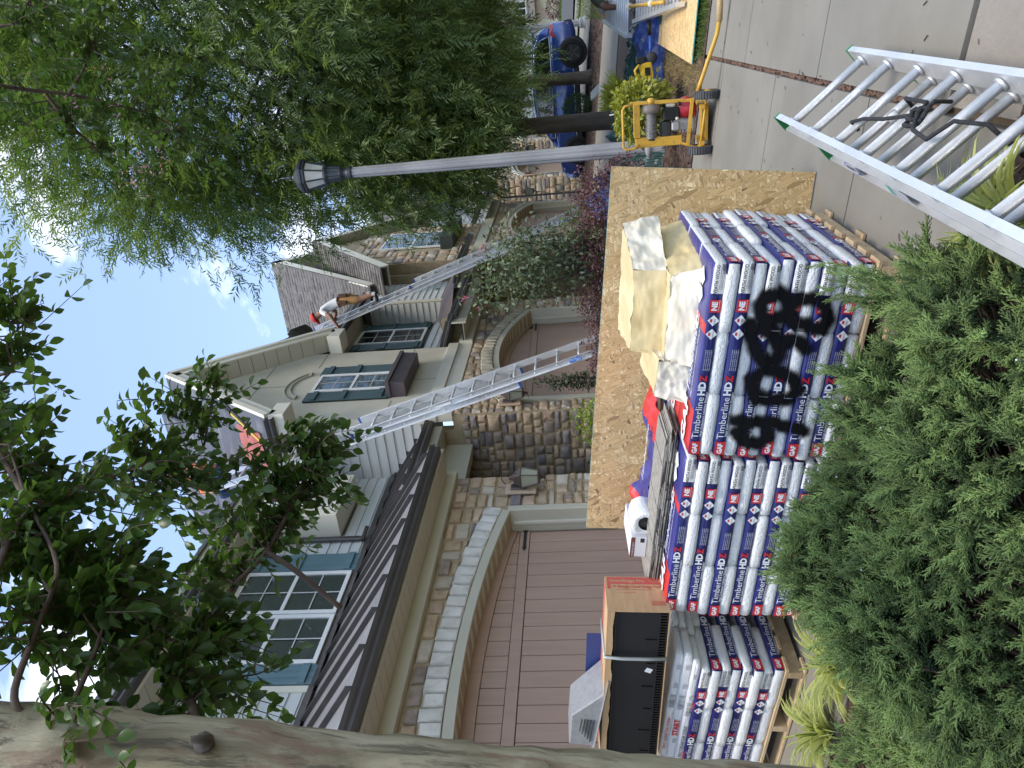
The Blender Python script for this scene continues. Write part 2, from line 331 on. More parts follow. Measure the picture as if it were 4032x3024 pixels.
m_seam = M('standing seam', (.035,.033,.034), (.05,.047,.048), 3, .5, spec=.3)
m_soff = M('beaded soffit', (.50,.455,.35), (.54,.495,.39), 2, .6)
m_white = M('white vinyl frame', (.78,.78,.76), None, rough=.45)
m_shut = M('blue green shutter', (.035,.075,.085), (.048,.095,.105), 3, .55, stretch=(4,4,.6))
m_shut2 = M('light blue shutter', (.10,.18,.21), (.13,.215,.245), 3, .55, stretch=(4,4,.6))
m_fbox = M('purple brown planter paint', (.075,.058,.062), (.09,.07,.074), 3, .6)
m_fbox2 = M('dark green planter paint', (.03,.04,.036), None, rough=.6)
m_under = M('black roof underlayment', (.055,.06,.075), (.10,.105,.125), 1.5, .6, c3=(.26,.27,.30), s3=5, f3=.5, stretch=(1,.25,1), bump=.5, bscale=8)
m_shing = M('grey shingle', (.085,.078,.074), (.165,.152,.14), 7, .95, rand=.1, c3=(.21,.195,.18), s3=160, f3=.4)
m_lant = M('weathered bronze lantern', (.085,.062,.058), (.13,.10,.09), 8, .5, metal=.4)
m_iron = M('black iron', (.02,.02,.022), None, rough=.5)
m_ply = M('plywood deck', (.50,.34,.17), (.62,.45,.25), 6, .85, c3=(.35,.22,.1), s3=25, f3=.5)
def glass(name, tint, rough=.03, alpha=.82):
    """window pane: sharp reflection over a see-through pane"""
    if name in MATS: return MATS[name]
    m = bpy.data.materials.new(name); m.use_nodes = True; t = m.node_tree; t.nodes.remove(t.nodes['Principled BSDF']); lk = t.links.new
    g = node(t, 'ShaderNodeBsdfGlossy'); g.inputs['Roughness'].default_value = rough; g.inputs[0].default_value = (.95,.97,1,1)
    d = node(t, 'ShaderNodeBsdfTransparent'); d.inputs[0].default_value = (*tint, 1); fr = node(t, 'ShaderNodeFresnel'); fr.inputs[0].default_value = 1.8
    ms = node(t, 'ShaderNodeMixShader'); lk(fr.outputs[0], ms.inputs[0]); lk(d.outputs[0], ms.inputs[1]); lk(g.outputs[0], ms.inputs[2]); lk(ms.outputs[0], t.nodes['Material Output'].inputs[0])
    MATS[name] = m; return m
m_glass = glass('window glass', (.75,.8,.78)); m_blind = M('window blind', (.45,.48,.42), None, rough=.7); m_inside = M('dark room', (.03,.035,.035), None, rough=.9)
m_refl = M('reflected sky backing', (.34,.345,.34), None, rough=.8)  # flat backing, its grey stands in for sky reflected in the panes

def split(x0, z0, x1, z1, mn, mx, out):
    w_, h_ = x1-x0, z1-z0
    if (w_ <= mx[0] and h_ <= mx[1] and random.random() < .8) or (w_ < 2*mn[0] and h_ < 2*mn[1]): out.append((x0, z0, x1, z1)); return
    if (w_/mx[0] > h_/mx[1] and w_ >= 2*mn[0]) or h_ < 2*mn[1]:
        c = x0 + max(mn[0], min(w_-mn[0], w_*random.uniform(.32, .68))); split(x0, z0, c, z1, mn, mx, out); split(c, z0, x1, z1, mn, mx, out)
    else:
        c = z0 + max(mn[1], min(h_-mn[1], h_*random.uniform(.32, .68))); split(x0, z0, x1, c, mn, mx, out); split(x0, c, x1, z1, mn, mx, out)
def stones(parent, a0, z0, a1, z1, fn, wts, mn=(.12,.08), mx=(.34,.2), arch=None, depth=.035, hole=None, cnt=None, name='stone', rest=None):
    """irregular ashlar: each stone its own object. fn(a, z, d) -> world point, d = distance proud of the wall"""
    cells = []; split(a0, z0, a1, z1, mn, mx, cells); g = .011
    for (x0, y0, x1, y1) in cells:
        x0 += g; y0 += g; x1 -= g; y1 -= g; w_, h_ = x1-x0, y1-y0
        if w_ < .03 or h_ < .03: continue
        jx, jy = min(.03, w_*.14), min(.025, h_*.14); P = []
        for cx, cy, sx_, sy_ in ((x0,y0,1,1),(x1,y0,-1,1),(x1,y1,-1,-1),(x0,y1,1,-1)):
            c1 = (cx + sx_*random.uniform(.1, 1)*jx, cy + sy_*random.uniform(0, .5)*jy); c2 = (cx + sx_*random.uniform(0, .5)*jx, cy + sy_*random.uniform(.1, 1)*jy)
            P += [c2, c1] if (sx_*sy_) > 0 else [c1, c2]
        Q = []
        for i in range(8):
            p, q = P[i], P[(i+1) % 8]; Q.append(p)
            if i % 2 == 1: Q.append(((p[0]+q[0])/2 + random.uniform(-.006, .006), (p[1]+q[1])/2 + random.uniform(-.006, .006)))
        if arch:
            cx, cz, R, jl, jr = arch; inside = 0; N = []
            for (x, z) in Q:
                d = math.hypot(x-cx, z-cz)
                if jl-.01 < x < jr+.01 and z < cz + math.sqrt(max(0, R*R-(x-cx)**2)) + .012:
                    inside += 1
                    up = cz + math.sqrt(max(0, R*R-(x-cx)**2)) + .016 - z; sd = min(x-jl, jr-x) + .016
                    if up < sd: z += up
                    else: x = jl-.014 if x-jl < jr-x else jr+.014
                N.append((x, z))
            if inside == len(Q): continue
            Q = N; ar = abs(sum(Q[i][0]*Q[(i+1) % len(Q)][1]-Q[(i+1) % len(Q)][0]*Q[i][1] for i in range(len(Q))))/2
            if ar < .003: continue
        if hole and any(h[0] < (x0+x1)/2 < h[2] and h[1] < (y0+y1)/2 < h[3] for h in hole): continue
        cx, cz = sum(p[0] for p in Q)/len(Q), sum(p[1] for p in Q)/len(Q); dp = depth*random.uniform(.55, 1.25); tx, tz = random.uniform(-.05, .05), random.uniform(-.05, .05); n = len(Q)
        v = [fn(x, z, 0) for x, z in Q] + [fn(cx+(x-cx)*.97, cz+(z-cz)*.97, dp*.7+(x-cx)*tx+(z-cz)*tz) for x, z in Q] + [fn(cx+(x-cx)*.84, cz+(z-cz)*.84, dp+(x-cx)*tx+(z-cz)*tz+random.uniform(-.003,.003)) for x, z in Q] + [fn(cx, cz, dp+.003)]
        f = [(i, (i+1) % n, n+(i+1) % n, n+i) for i in range(n)] + [(n+i, n+(i+1) % n, 2*n+(i+1) % n, 2*n+i) for i in range(n)] + [(2*n+i, 2*n+(i+1) % n, 3*n) for i in range(n)]
        k = random.choices(range(5), wts)[0]
        if rest is not None and (cnt[0] <= 0): rest.setdefault(k, MB()).add(v, f); continue
        if cnt is not None: cnt[0] -= 1
        o = ob(name, MB().add(v, f), STONE[k], parent, world=True, smooth=True); o.data.set_sharp_from_angle(angle=rad(50))
def front(Y0): return lambda a, z, d: (a, Y0-d, z)
def sidew(X0): return lambda a, z, d: (X0-d, a, z)
def arch_z(x, cx, cz, R): return cz + math.sqrt(max(0, R*R-(x-cx)**2))
def arch_wall(parent, x0, x1, z0, z1, Y0, th, cx, crown, R, jl, jr, mat):
    cz = crown-R; mb = MB(); mb.box((x0, Y0, z0), (jl, Y0+th, z1)); mb.box((jr, Y0, z0), (x1, Y0+th, z1)); n = 24; xs = lin(jl, jr, n)
    for a, b in zip(xs[:-1], xs[1:]):
        za, zb = arch_z(a, cx, cz, R), arch_z(b, cx, cz, R); mb.prism([(a,Y0,za),(b,Y0,zb),(b,Y0,z1),(a,Y0,z1)], (0,th,0))
    return ob('wall', mb, mat, parent, world=True)
def arc_band(cx, cz, R0, R1, jl, jr, Y0, Y1, n=26):
    mb = MB(); ang = lambda x, R: math.acos(max(-1, min(1, (x-cx)/R))); a0, a1 = ang(jl, R0), ang(jr, R0); ts = lin(a0, a1, n)
    for s, e in zip(ts[:-1], ts[1:]):
        P = [(cx+R0*math.cos(s), Y0, cz+R0*math.sin(s)), (cx+R0*math.cos(e), Y0, cz+R0*math.sin(e)), (cx+R1*math.cos(e), Y0, cz+R1*math.sin(e)), (cx+R1*math.cos(s), Y0, cz+R1*math.sin(s))]
        mb.prism(P, (0, Y1-Y0, 0))
    return mb
def garage(parent, cx, crown, R, jl, jr, zb, Y0, vm, nv, plank=.195, rail=None, dY=.26, hinge=True):
    cz = crown-R; spr = arch_z(jl, cx, cz, R)
    ob('arch_trim', arc_band(cx, cz, R, R+.095, jl, jr, Y0-.045, Y0+dY), m_trim, parent, world=True)
    for s, x in ((-1, jl), (1, jr)):
        zt = arch_z(x, cx, cz, R) + .03
        j = ob('door_jamb', MB().box((x-.004 if s > 0 else x-.095, Y0-.047, zb), (x+.095 if s > 0 else x+.004, Y0+dY+.002, zt)), m_trim, parent, world=True, bevel=.006)
        ob('door_stop', MB().box((x-.03 if s > 0 else x-.001, Y0+.11, zb), (x+.001 if s > 0 else x+.03, Y0+.14, zt-.06)), m_cream, j, world=True)
    # voussoirs
    a0, a1 = math.acos((jl-.05-cx)/(R+.1)), math.acos((jr+.05-cx)/(R+.1))
    for i in range(nv):
        s, e = a0+(a1-a0)*(i+.06)/nv, a0+(a1-a0)*(i+.94)/nv; r0, r1 = R+.105, R+.105+.205+random.uniform(-.012, .012); d = random.uniform(.05, .075)
        pts = [(r0,s),(r0,(s+e)/2),(r0,e),((r0+r1)/2,e),(r1,e),(r1,(s+e)/2),(r1,s),((r0+r1)/2,s)]; rm, tm = (r0+r1)/2, (s+e)/2
        def P(r, t, y): return (cx+r*math.cos(t), Y0-y, cz+r*math.sin(t))
        v = [P(r+random.uniform(-.004,.004), t, 0) for r, t in pts]; q = [(rm+(r-rm)*.97, tm+(t-tm)*.97) for r, t in pts]; q2 = [(rm+(r-rm)*.8, tm+(t-tm)*.8) for r, t in pts]
        v += [P(r, t, d*.75+random.uniform(-.006,.006)) for r, t in q] + [P(r, t, d+random.uniform(-.006,.006)) for r, t in q2] + [P(rm, tm, d)]
        f = [(k, (k+1) % 8, 8+(k+1) % 8, 8+k) for k in range(8)] + [(8+k, 8+(k+1) % 8, 16+(k+1) % 8, 16+k) for k in range(8)] + [(16+k, 16+(k+1) % 8, 24) for k in range(8)]
        o = ob('arch_stone', MB().add(v, f), vm, parent, world=True, smooth=True); o.data.set_sharp_from_angle(angle=rad(45))
    # door: backing, planks, rail, header board, strap hinge
    yd = Y0+dY; door = ob('garage_door', MB().prism([(x, yd+.03, arch_z(x, cx, cz, R)+.02) for x in lin(jr, jl, 14)] + [(jl, yd+.03, zb), (jr, yd+.03, zb)], (0,.03,0)), m_gap, parent, world=True)
    rz = rail; R2 = R*1.25; hd = .12
    def hz_(x): return crown-hd-R2 + math.sqrt(R2*R2-(x-cx)**2)
    x = jl+.02; k = 0
    while x < jr-.03:
        x2 = min(x+plank, jr-.02); g = .004
        ob('plank', MB().box((x+g, yd, zb+.01), (x2-g, yd+.03, rz-.006)), m_door, door, world=True, bevel=.003)
        za, zb2 = min(hz_(x+g), arch_z(x+g, cx, cz, R)), min(hz_(x2-g), arch_z(x2-g, cx, cz, R))
        if min(za, zb2) > rz+.15: ob('plank', MB().prism([(x+g,yd,rz+.118),(x2-g,yd,rz+.118),(x2-g,yd,zb2-.004),(x+g,yd,za-.004)], (0,.03,0)), m_door, door, world=True, bevel=.003)
        x = x2
    ob('rail_board', MB().box((jl+.02, yd-.014, rz), (jr-.02, yd+.02, rz+.112)), m_door, door, world=True, bevel=.003)
    xs = [q for q in lin(jl+.02, jr-.02, 26)]; mb = MB()
    for a, b in zip(xs[:-1], xs[1:]):
        if hz_(a) < arch_z(a, cx, cz, R)-.004 and hz_(b) < arch_z(b, cx, cz, R)-.004: mb.prism([(a,yd-.012,hz_(a)),(b,yd-.012,hz_(b)),(b,yd-.012,arch_z(b,cx,cz,R)+.01),(a,yd-.012,arch_z(a,cx,cz,R)+.01)], (0,.03,0))
    ob('header_board', mb, m_door, door, world=True)
    if hinge:
        for zz in (rz+.05, rz-1.45):
            hb = MB(); hb.box((jr-.33, yd-.02, zz-.018), (jr-.03, yd-.015, zz+.018)); hb.add([(jr-.33,yd-.0205,zz-.03),(jr-.33,yd-.0205,zz+.03),(jr-.41,yd-.0205,zz)], [(0,1,2)]); hb.box((jr-.045, yd-.022, zz-.03), (jr-.02, yd-.012, zz+.03))
            ob('strap_hinge', hb, m_iron, door, world=True)
    return door
def siding(parent, axis, fix, a0, a1, z0, z1, holes=(), expo=.15, mat=None, topf=None, shift=0):
    z = z0
    while z < z1-.02:
        zt = min(z+expo, z1); segs = [(a0, a1)]
        if topf: segs = [(max(a0, s), min(a1, e)) for s, e in [topf((z+zt)/2)] if min(a1, e)-max(a0, s) > .05]
        for (h0, hz0, h1, hz1) in holes:
            if hz0 < (z+zt)/2 < hz1:
                ns = []
                for s, e in segs:
                    if h0 > s: ns.append((s, min(e, h0)))
                    if h1 < e: ns.append((max(s, h1), e))
                    if h1 <= s or h0 >= e: ns = ns if (s, min(e, h0)) in ns or (max(s, h1), e) in ns else ns + [(s, e)]
                segs = [q for q in dict.fromkeys(ns) if q[1]-q[0] > .02]
        for s, e in segs:
            g = .0015
            if axis == 'y': P = [(s+g,fix,z+.003),(s+g,fix-.022,z+.003),(s+g,fix-.006,zt+.004),(s+g,fix,zt+.004)]; d = (e-s-2*g,0,0)
            else: P = [(fix,s+g,z+.003),(fix-.022,s+g,z+.003),(fix-.006,s+g,zt+.004),(fix,s+g,zt+.004)]; d = (0,e-s-2*g,0)
            ob('siding_board', MB().prism(P, d), mat or m_side, parent, world=True)
        z = zt
def window(parent, x0, x1, z0, z1, Y0, grid=(2,2), sash=True, blind=None, fw=.055, name='window', depth=.05):
    """frame, two sashes of panes, muntins, room behind"""
    w_ = ob(name, MB().box((x0+.01, Y0-.006, z0+.01), (x1-.01, Y0-.003, z1-.01)), blind or m_inside, parent, world=True)
    mb = MB()
    for a, b, c, d in ((x0,x0+fw,z0,z1),(x1-fw,x1,z0,z1)): mb.box((a,Y0-.046,c),(b,Y0+.002,d))
    mb.box((x0+fw,Y0-.044,z0),(x1-fw,Y0+.002,z0+fw)); mb.box((x0+fw,Y0-.044,z1-fw),(x1-fw,Y0+.002,z1))
    zm = (z0+z1)/2
    if sash: mb.box((x0+fw,Y0-.038,zm-.025),(x1-fw,Y0+.002,zm+.025))
    ob('frame', mb, m_white, w_, world=True, bevel=.004)
    halves = ((z0+fw, zm-.025), (zm+.025, z1-fw)) if sash else ((z0+fw, z1-fw),)
    for k, (a, b) in enumerate(halves):
        yy = Y0-.021-.007*k
        ob('pane', MB().add([(x0+fw,yy,a),(x1-fw,yy,a),(x1-fw,yy,b),(x0+fw,yy,b)], [(0,1,2,3)]), m_glass, w_, world=True, fix=False)
        mb = MB()
        for i in range(1, grid[0]): xx = x0+fw+(x1-x0-2*fw)*i/grid[0]; mb.box((xx-.008,yy-.006,a),(xx+.008,yy-.001,b))
        for j in range(1, grid[1]): zz = a+(b-a)*j/grid[1]; mb.box((x0+fw,yy-.0055,zz-.008),(x1-fw,yy-.0015,zz+.008))
        if mb.v: ob('muntin', mb, M('grille between panes', (.55,.56,.55), None, rough=.6), w_, world=True)
    if blind is m_blind:
        z = z0+.06
        while z < z1-.06:
            ob('blind_slat', MB().prism([(x0+.05,Y0-.018,z),(x0+.05,Y0-.008,z+.034),(x0+.05,Y0-.0065,z+.032),(x0+.05,Y0-.0165,z-.002)], (x1-x0-.1,0,0)), m_blind, w_, world=True); z += .05
    return w_
def shutter(parent, x0, x1, z0, z1, Y0, mat):
    s = ob('shutter', MB().box((x0,Y0-.022,z0),(x1,Y0-.004,z1)), m_gap, parent, world=True); n = 3; wd = (x1-x0)/n
    for i in range(n): ob('board', MB().box((x0+i*wd+.002,Y0-.04,z0),(x0+(i+1)*wd-.002,Y0-.02,z1)), mat, s, world=True, bevel=.003)
    for zc in (z0+.13, (z0+z1)/2+.05, z1-.16): ob('batten', MB().box((x0+.006,Y0-.065,zc-.045),(x1-.006,Y0-.039,zc+.045)), mat, s, world=True, bevel=.004)
    return s
def gutter(parent, a, b, name='gutter', r=.06, h=.12, outdir=(0,-1,0)):
    """ogee gutter swept from a to b, open at the top"""
    a, b = Vector(a), Vector(b); o_ = Vector(outdir); P = [(0,0),(.085,0),(.1,.03),(.095,.06),(.115,.085),(.125,.12),(.115,.12),(.085,.065),(.088,.035),(.075,.012),(.012,.012),(.012,.12),(0,.12)]
    mb = MB(); mb.prism([a + o_*p[0] + Vector((0,0,p[1])) for p in P], b-a); return ob(name, mb, m_gut, parent, world=True)
def spout(parent, pts, w_=.075): 
    mb = MB()
    for p, q in zip(pts[:-1], pts[1:]):
        d = (Vector(q)-Vector(p)).normalized(); mb.bar(Vector(p)-d*.02, Vector(q)+d*.02, w_, w_*.8, up=(0,-1,0) if abs(d.z) > .5 else (0,0,1))
    return ob('downspout', mb, m_gut, parent, world=True, bevel=.012)
def lantern(label, x, Y0, z, s=1.0, lit=False):
    t = thing('wall_lantern', label, 'lantern', (x, Y0, z), group='bronze wall lanterns on the stone piers'); t.scale = (s,s,s)
    ob('mounting_block', MB().box((-.1,-.055,-.14),(.1,-.02,.22)), STONE[1], t, bevel=.008)
    ob('back_plate', MB().box((-.055,-.08,-.02),(.055,-.052,.16)), m_lant, t, bevel=.012)
    mb = MB(); n = 14
    mb.tube([(0,-.08,.13)] + [(0,-.19-.09*math.cos(a),.17+.085*math.sin(a)) for a in lin(-2.6, 2.7, n)], .006, 6); ob('scroll_arm', mb, m_lant, t)
    mb = MB(); mb.tube([(0,-.08,-.03)] + [(0,-.13+.07*math.cos(a),-.19+.075*math.sin(a)) for a in lin(1.6, 5.2, 10)], .005, 6); ob('lower_scroll', mb, m_lant, t)
    c = (0,-.19,0); q = math.pi/4
    mb = MB(); mb.lathe([(.022,.17),(.03,.15),(.04,.125),(.075,.10),(.105,.055),(.125,.035),(.125,.02)], 4, c, rot=q); ob('roof', mb, m_lant, t, bevel=.006)
    mb = MB()
    for k in range(4):
        a = q+k*math.pi/2; mb.bar((.118*math.cos(a),-.19+.118*math.sin(a),.02),(.078*math.cos(a),-.19+.078*math.sin(a),-.17),.012,.012)
    mb.lathe([(.085,-.165),(.09,-.175),(.075,-.19),(.03,-.2),(.02,-.225),(.028,-.24),(.008,-.26)], 4, c, rot=q); ob('cage', mb, m_lant, t)
    mb = MB(); mb.lathe([(.113,.02),(.074,-.168)], 4, c, rot=q, cap=False); ob('glass', mb, M('seeded lantern glass', (.35,.36,.28), None, rough=.15, spec=.8) if not lit else M('lit lantern glass', (.6,.5,.3), None, rough=.4, emit=((1,.6,.25), 3)), t)
    return t
def metal_roof(parent, x0, x1, yE, zE, yW, zW, sp=.41, off=.2, name='roof'):
    sl_ = (zW-zE)/(yW-yE); r = ob(name, MB().prism([(x0,yE,zE-.05),(x0,yW,zW-.05),(x0,yW,zW-.012),(x0,yE,zE-.012)], (x1-x0,0,0)), m_seam, parent, world=True)
    xs = [x0]; x = x0+off
    while x < x1-.05: xs.append(x); x += sp
    xs.append(x1)
    for a, b in zip(xs[:-1], xs[1:]): ob('roof_panel', MB().prism([(a+.003,yE,zE-.01),(a+.003,yW,zW-.01),(a+.003,yW,zW),(a+.003,yE,zE)], (b-a-.006,0,0)), m_roofm, r, world=True)
    for x in xs[1:-1]: ob('standing_seam', MB().prism([(x-.015,yE+.05,zE+.035),(x-.015,yW,zW),(x-.015,yW,zW+.06),(x-.015,yE+.05,zE+.095)], (.03,0,0)), m_seam, r, world=True)
    ob('wall_flashing', MB().prism([(x0,yW-.12,zW-.12*sl_+.045),(x0,yW,zW+.05),(x0,yW,zW+.09),(x0,yW-.02,zW+.085)], (x1-x0,0,0)), m_gut, r, world=True)
    return r
def soffit(parent, x0, x1, y0, y1, z, n, th=.02):
    s = ob('soffit', MB().box((x0,y0,z+.006),(x1,y1,z+.03)), m_gap, parent, world=True); wd = (x1-x0)/n
    for i in range(n): ob('soffit_board', MB().box((x0+i*wd+.004,y0,z-.008),(x0+(i+1)*wd-.004,y1,z+.008)), m_soff, s, world=True)
    return s
def roof_tabs(parent, P0, ua, ub, la, lb, tab=.3, expo=.14, clip=None, mat=None):
    """laminated shingles as raised tabs, one part; P0 lower corner, ua along the course, ub up the slope"""
    mb = MB(); P0, ua, ub = Vector(P0), Vector(ua).normalized(), Vector(ub).normalized(); n = ua.cross(ub); n = n if n.z > 0 else -n; r = 0; b = 0.
    while b < lb:
        a = -random.random()*tab
        while a < la:
            w_ = tab*random.uniform(.5, 1.1); h = random.uniform(.010, .022); a0, a1 = max(a, 0), min(a+w_, la)
            if a1-a0 > .02 and (clip is None or clip(P0+ua*(a0+a1)/2+ub*(b+expo/2))):
                q = [P0+ua*(a0+.003)+ub*b+n*h, P0+ua*(a1-.003)+ub*b+n*h, P0+ua*(a1-.003)+ub*(b+expo*1.05)+n*.003, P0+ua*(a0+.003)+ub*(b+expo*1.05)+n*.003, P0+ua*(a0+.003)+ub*b, P0+ua*(a1-.003)+ub*b]
                mb.add(q, [(0,1,2,3),(4,5,1,0)], random.randrange(3))
            a += w_
        b += expo; r += 1
    o = ob('shingles', mb, [m_shing, M('dark shingle', (.06,.057,.055), (.115,.107,.10), 9, .95, c3=(.22,.2,.19), s3=160, f3=.4), M('light shingle', (.13,.12,.108), (.19,.175,.158), 9, .95)], parent, world=True, fix=False); return tag(o, kind='stuff')

# ---------------- house A: garage with white stone arch, low metal roof, white siding above
YF, Y2 = 5.2, 6.25
hA = thing('townhouse', 'stone townhouse with white stone arch over its mauve garage door and seamed metal roof', 'house', (5.0, 6.0, .5))
zA = .5
cA = [230]; rest = {}
arch_wall(hA, .6, 8.22, zA-.2, 3.24, YF, .3, 4.95, 2.765, 11.7, 2.5, 7.42, m_mort)
wt = (5, 4, 3, 3, 1.2)
stones(hA, 7.53, zA-.1, 8.21, 3.22, front(YF), wt, arch=(4.95, 2.765-11.7, 12.01, 2.395, 7.525), cnt=cA)
stones(hA, 3.3, 2.8, 7.52, 3.22, front(YF), wt, arch=(4.95, 2.765-11.7, 12.01, 2.395, 7.525), cnt=cA, mn=(.16,.1), mx=(.36,.24))
stones(hA, 1.0, zA-.1, 3.29, 3.22, front(YF), wt, arch=(4.95, 2.765-11.7, 12.01, 2.395, 7.525), cnt=cA, mn=(.3,.2), mx=(.6,.4))
garage(hA, 4.95, 2.765, 11.7, 2.5, 7.42, zA, YF, m_vous, 33, rail=2.288)
ob('beam', MB().box((.6,5.1,3.235),(8.255,5.3,3.37)), m_trim, hA, world=True, bevel=.006)
soffit(hA, .6, 8.2, 4.76, 5.12, 3.372, 44); ob('fascia', MB().box((.6,4.735,3.355),(8.2,4.765,3.5)), m_trim, hA, world=True)
gutter(hA, (.6,4.734,3.375), (8.1,4.734,3.375))
rA = metal_roof(hA, .6, 8.2, 4.66, 3.50, Y2, 4.60, sp=.46, off=.11); metal_roof(hA, 8.206, 9.99, 5.36, 3.99, Y2, 4.60, off=.12)
gutter(hA, (8.206,5.36,3.85), (9.97,5.36,3.85)); ob('fascia', MB().box((8.206,5.362,3.72),(9.97,5.39,3.975)), m_trim, hA, world=True)
soffit(hA, 8.22, 9.98, 5.39, 5.75, 3.72, 10); ob('porch_beam', MB().box((8.2,5.7,3.3),(9.98,5.86,3.725)), m_trim, hA, world=True)
ob('porch_ceiling', MB().box((8.23,5.86,3.42),(9.98,8.4,3.46)), m_soff, hA, world=True); ob('porch_side_wall', MB().box((8.0,5.5,zA-.2),(8.2,8.4,3.42)), m_mort, hA, world=True)
ob('entry_wall', MB().box((8.0,8.4,zA-.2),(10.0,8.6,3.5)), m_side2, hA, world=True)
ob('entry_door', MB().box((8.5,8.35,zA),(9.45,8.402,zA+2.1)), M('dark entry door', (.06,.03,.02), None, rough=.4), hA, world=True)
# second floor
ob('upper_wall', MB().box((.6,Y2,4.4),(9.99,Y2+.2,6.36)), m_sgap, hA, world=True)
hol = [(5.80, 4.6, 8.1, 6.2), (8.5, 5.05, 9.52, 6.4)]
siding(hA, 'y', Y2, .6, 5.745, 4.56, 6.25); siding(hA, 'y', Y2, 5.83, 9.985, 4.56, 6.25, holes=hol); siding(hA, 'y', Y2-.001, 5.83, 8.1, 6.2, 6.25)
ob('corner_board', MB().box((5.745,Y2-.03,4.5),(5.83,Y2+.01,6.25)), m_cream, hA, world=True)
ob('window_surround', MB().box((6.1,Y2-.012,4.62),(7.74,Y2-.002,6.14)), m_white, hA, world=True)
window(hA, 6.13, 6.91, 4.68, 6.10, Y2-.01, blind=m_refl); window(hA, 6.93, 7.71, 4.68, 6.10, Y2-.01, blind=m_refl)
shutter(hA, 5.84, 6.12, 4.64, 6.16, Y2-.004, m_shut2); shutter(hA, 7.74, 8.08, 4.64, 6.16, Y2-.004, m_shut2)
bx = ob('box_bay', MB().box((8.5,5.87,5.06),(9.52,Y2-.001,6.36)), m_cream, hA, world=True, bevel=.004); window(hA, 8.72, 9.3, 5.45, 6.2, 5.855)
ob('bay_panel', MB().box((8.56,5.86,5.1),(9.46,5.872,5.36)), m_cream, bx, world=True, bevel=.004)
soffit(hA, .6, 9.6, 5.80, Y2, 6.25, 46); ob('eave_fascia', MB().box((.6,5.775,6.235),(8.4,5.80,6.42)), m_cream, hA, world=True)
gutter(hA, (.6,5.775,6.26), (8.35,5.775,6.26)); spout(hA, [(8.25,5.72,6.28),(8.33,5.9,6.1),(8.37,6.19,5.95),(8.37,6.19,4.7),(8.37,6.02,4.62)])
ob('crown_trim', MB().box((.6,5.79,6.42),(9.5,5.83,6.62)), m_cream, hA, world=True)
ob('upper_roof', MB().prism([(.6,5.74,6.62),(.6,9.5,8.0),(.6,9.5,7.95),(.6,5.74,6.57)], (9.0,0,0)), m_under, hA, world=True)
dm = ob('dormer', MB().box((2.6,6.5,6.6),(4.9,8.5,8.0)), m_side2, hA, world=True); ob('dormer_rake', MB().prism([(2.3,6.35,7.95),(3.75,6.35,9.0),(5.2,6.35,7.95),(5.2,6.35,8.1),(3.75,6.35,9.18),(2.3,6.35,8.1)], (0,2,0)), m_cream, dm, world=True)
window(hA, 3.0, 4.5, 6.9, 7.95, 6.49, grid=(3,2))

# ---------------- house B: stucco gable over stone garage
hB = thing('townhouse', 'townhouse with cream stucco gable, green shutters and dark planter box above stone garage', 'house', (12.5, 6.0, .75))
zB = .78; cB = [200]; restB = {}
arch_wall(hB, 10.0, 15.0, zB-.3, 3.56, YF, .28, 12.32, 3.03, 4.2, 10.4, 14.25, m_mort)
ob('side_wall', MB().box((10.0,YF+.28,zB-.4),(10.2,8.6,6.3)), m_mort, hB, world=True)
aB = (12.32, 3.03-4.2, 4.51, 10.30, 14.35)
stones(hB, 10.01, zB-.1, 10.29, 3.55, front(YF), wt, mn=(.11,.08), mx=(.26,.2), cnt=cB); stones(hB, 14.36, zB-.1, 14.98, 3.55, front(YF), wt, cnt=cB)
stones(hB, 10.29, 2.4, 14.36, 3.55, front(YF), wt, mn=(.14,.1), mx=(.36,.2), arch=aB, cnt=cB)
wt_shade = (3, 2, .6, 4, 2.6)  # darker stone mix: shade on the side walls put into their colour
cB2 = [260]; stones(hB, YF+.005, zB-.2, 7.6, 3.42, sidew(10.0), wt_shade, mn=(.12,.09), mx=(.34,.22), cnt=cB2, depth=.04)
garage(hB, 12.32, 3.03, 4.2, 10.4, 14.25, zB, YF, m_vous2, 30, rail=2.43, plank=.3)
ob('band_board', MB().box((9.985,5.17,3.56),(12.72,5.3,3.80)), m_cream, hB, world=True, bevel=.005); ob('band_cap', MB().box((9.97,5.14,3.80),(12.735,5.3,3.99)), m_cream, hB, world=True, bevel=.008)
def rz_(x): return 6.25+1.4*((x-9.65) if x < 11.35 else (13.05-x))
ob('stucco_wall', MB().prism([(10.0,5.2,3.95),(12.7,5.2,3.95),(12.7,5.2,rz_(12.7)-.1),(11.35,5.2,rz_(11.35)-.1),(10.0,5.2,rz_(10)-.1)], (0,.25,0)), m_stucco, hB, world=True)
m_groove = M('stucco groove', (.30,.275,.22), None, rough=.9)
def groove(p, q): ob('control_joint', MB().bar(p, q, .004, .018, up=(0,0,1) if abs(p[2]-q[2]) < .1 else (1,0,0)), m_groove, hB, world=True)
for x0_, x1_, z in ((10.02,10.6,6.25),(12.05,12.68,6.25),(10.02,10.6,4.62),(12.05,12.68,4.62),(10.42,12.28,7.1)): groove((x0_,5.199,z),(x1_,5.199,z))
for x_, z0_, z1_ in ((11.35,6.62,7.1),(11.35,4.0,4.4)): groove((x_,5.199,z0_),(x_,5.199,z1_))
ob('side_siding_backing', MB().box((9.99,5.4,4.0),(10.0,6.25,6.3)), m_sgap, hB, world=True)
siding(hB, 'x', 9.992, 5.3, 6.24, 4.05, 6.24, topf=lambda z: (max(5.3, min(6.24, 4.66+(z-3.50)/.709-1.5)) if False else 5.3, min(6.24, 4.66+(z-3.50)/.692)) if z < 4.62 else (5.3, 6.24)); ob('corner_board', MB().box((9.97,5.185,3.99),(10.0,5.31,6.45)), m_cream, hB, world=True)
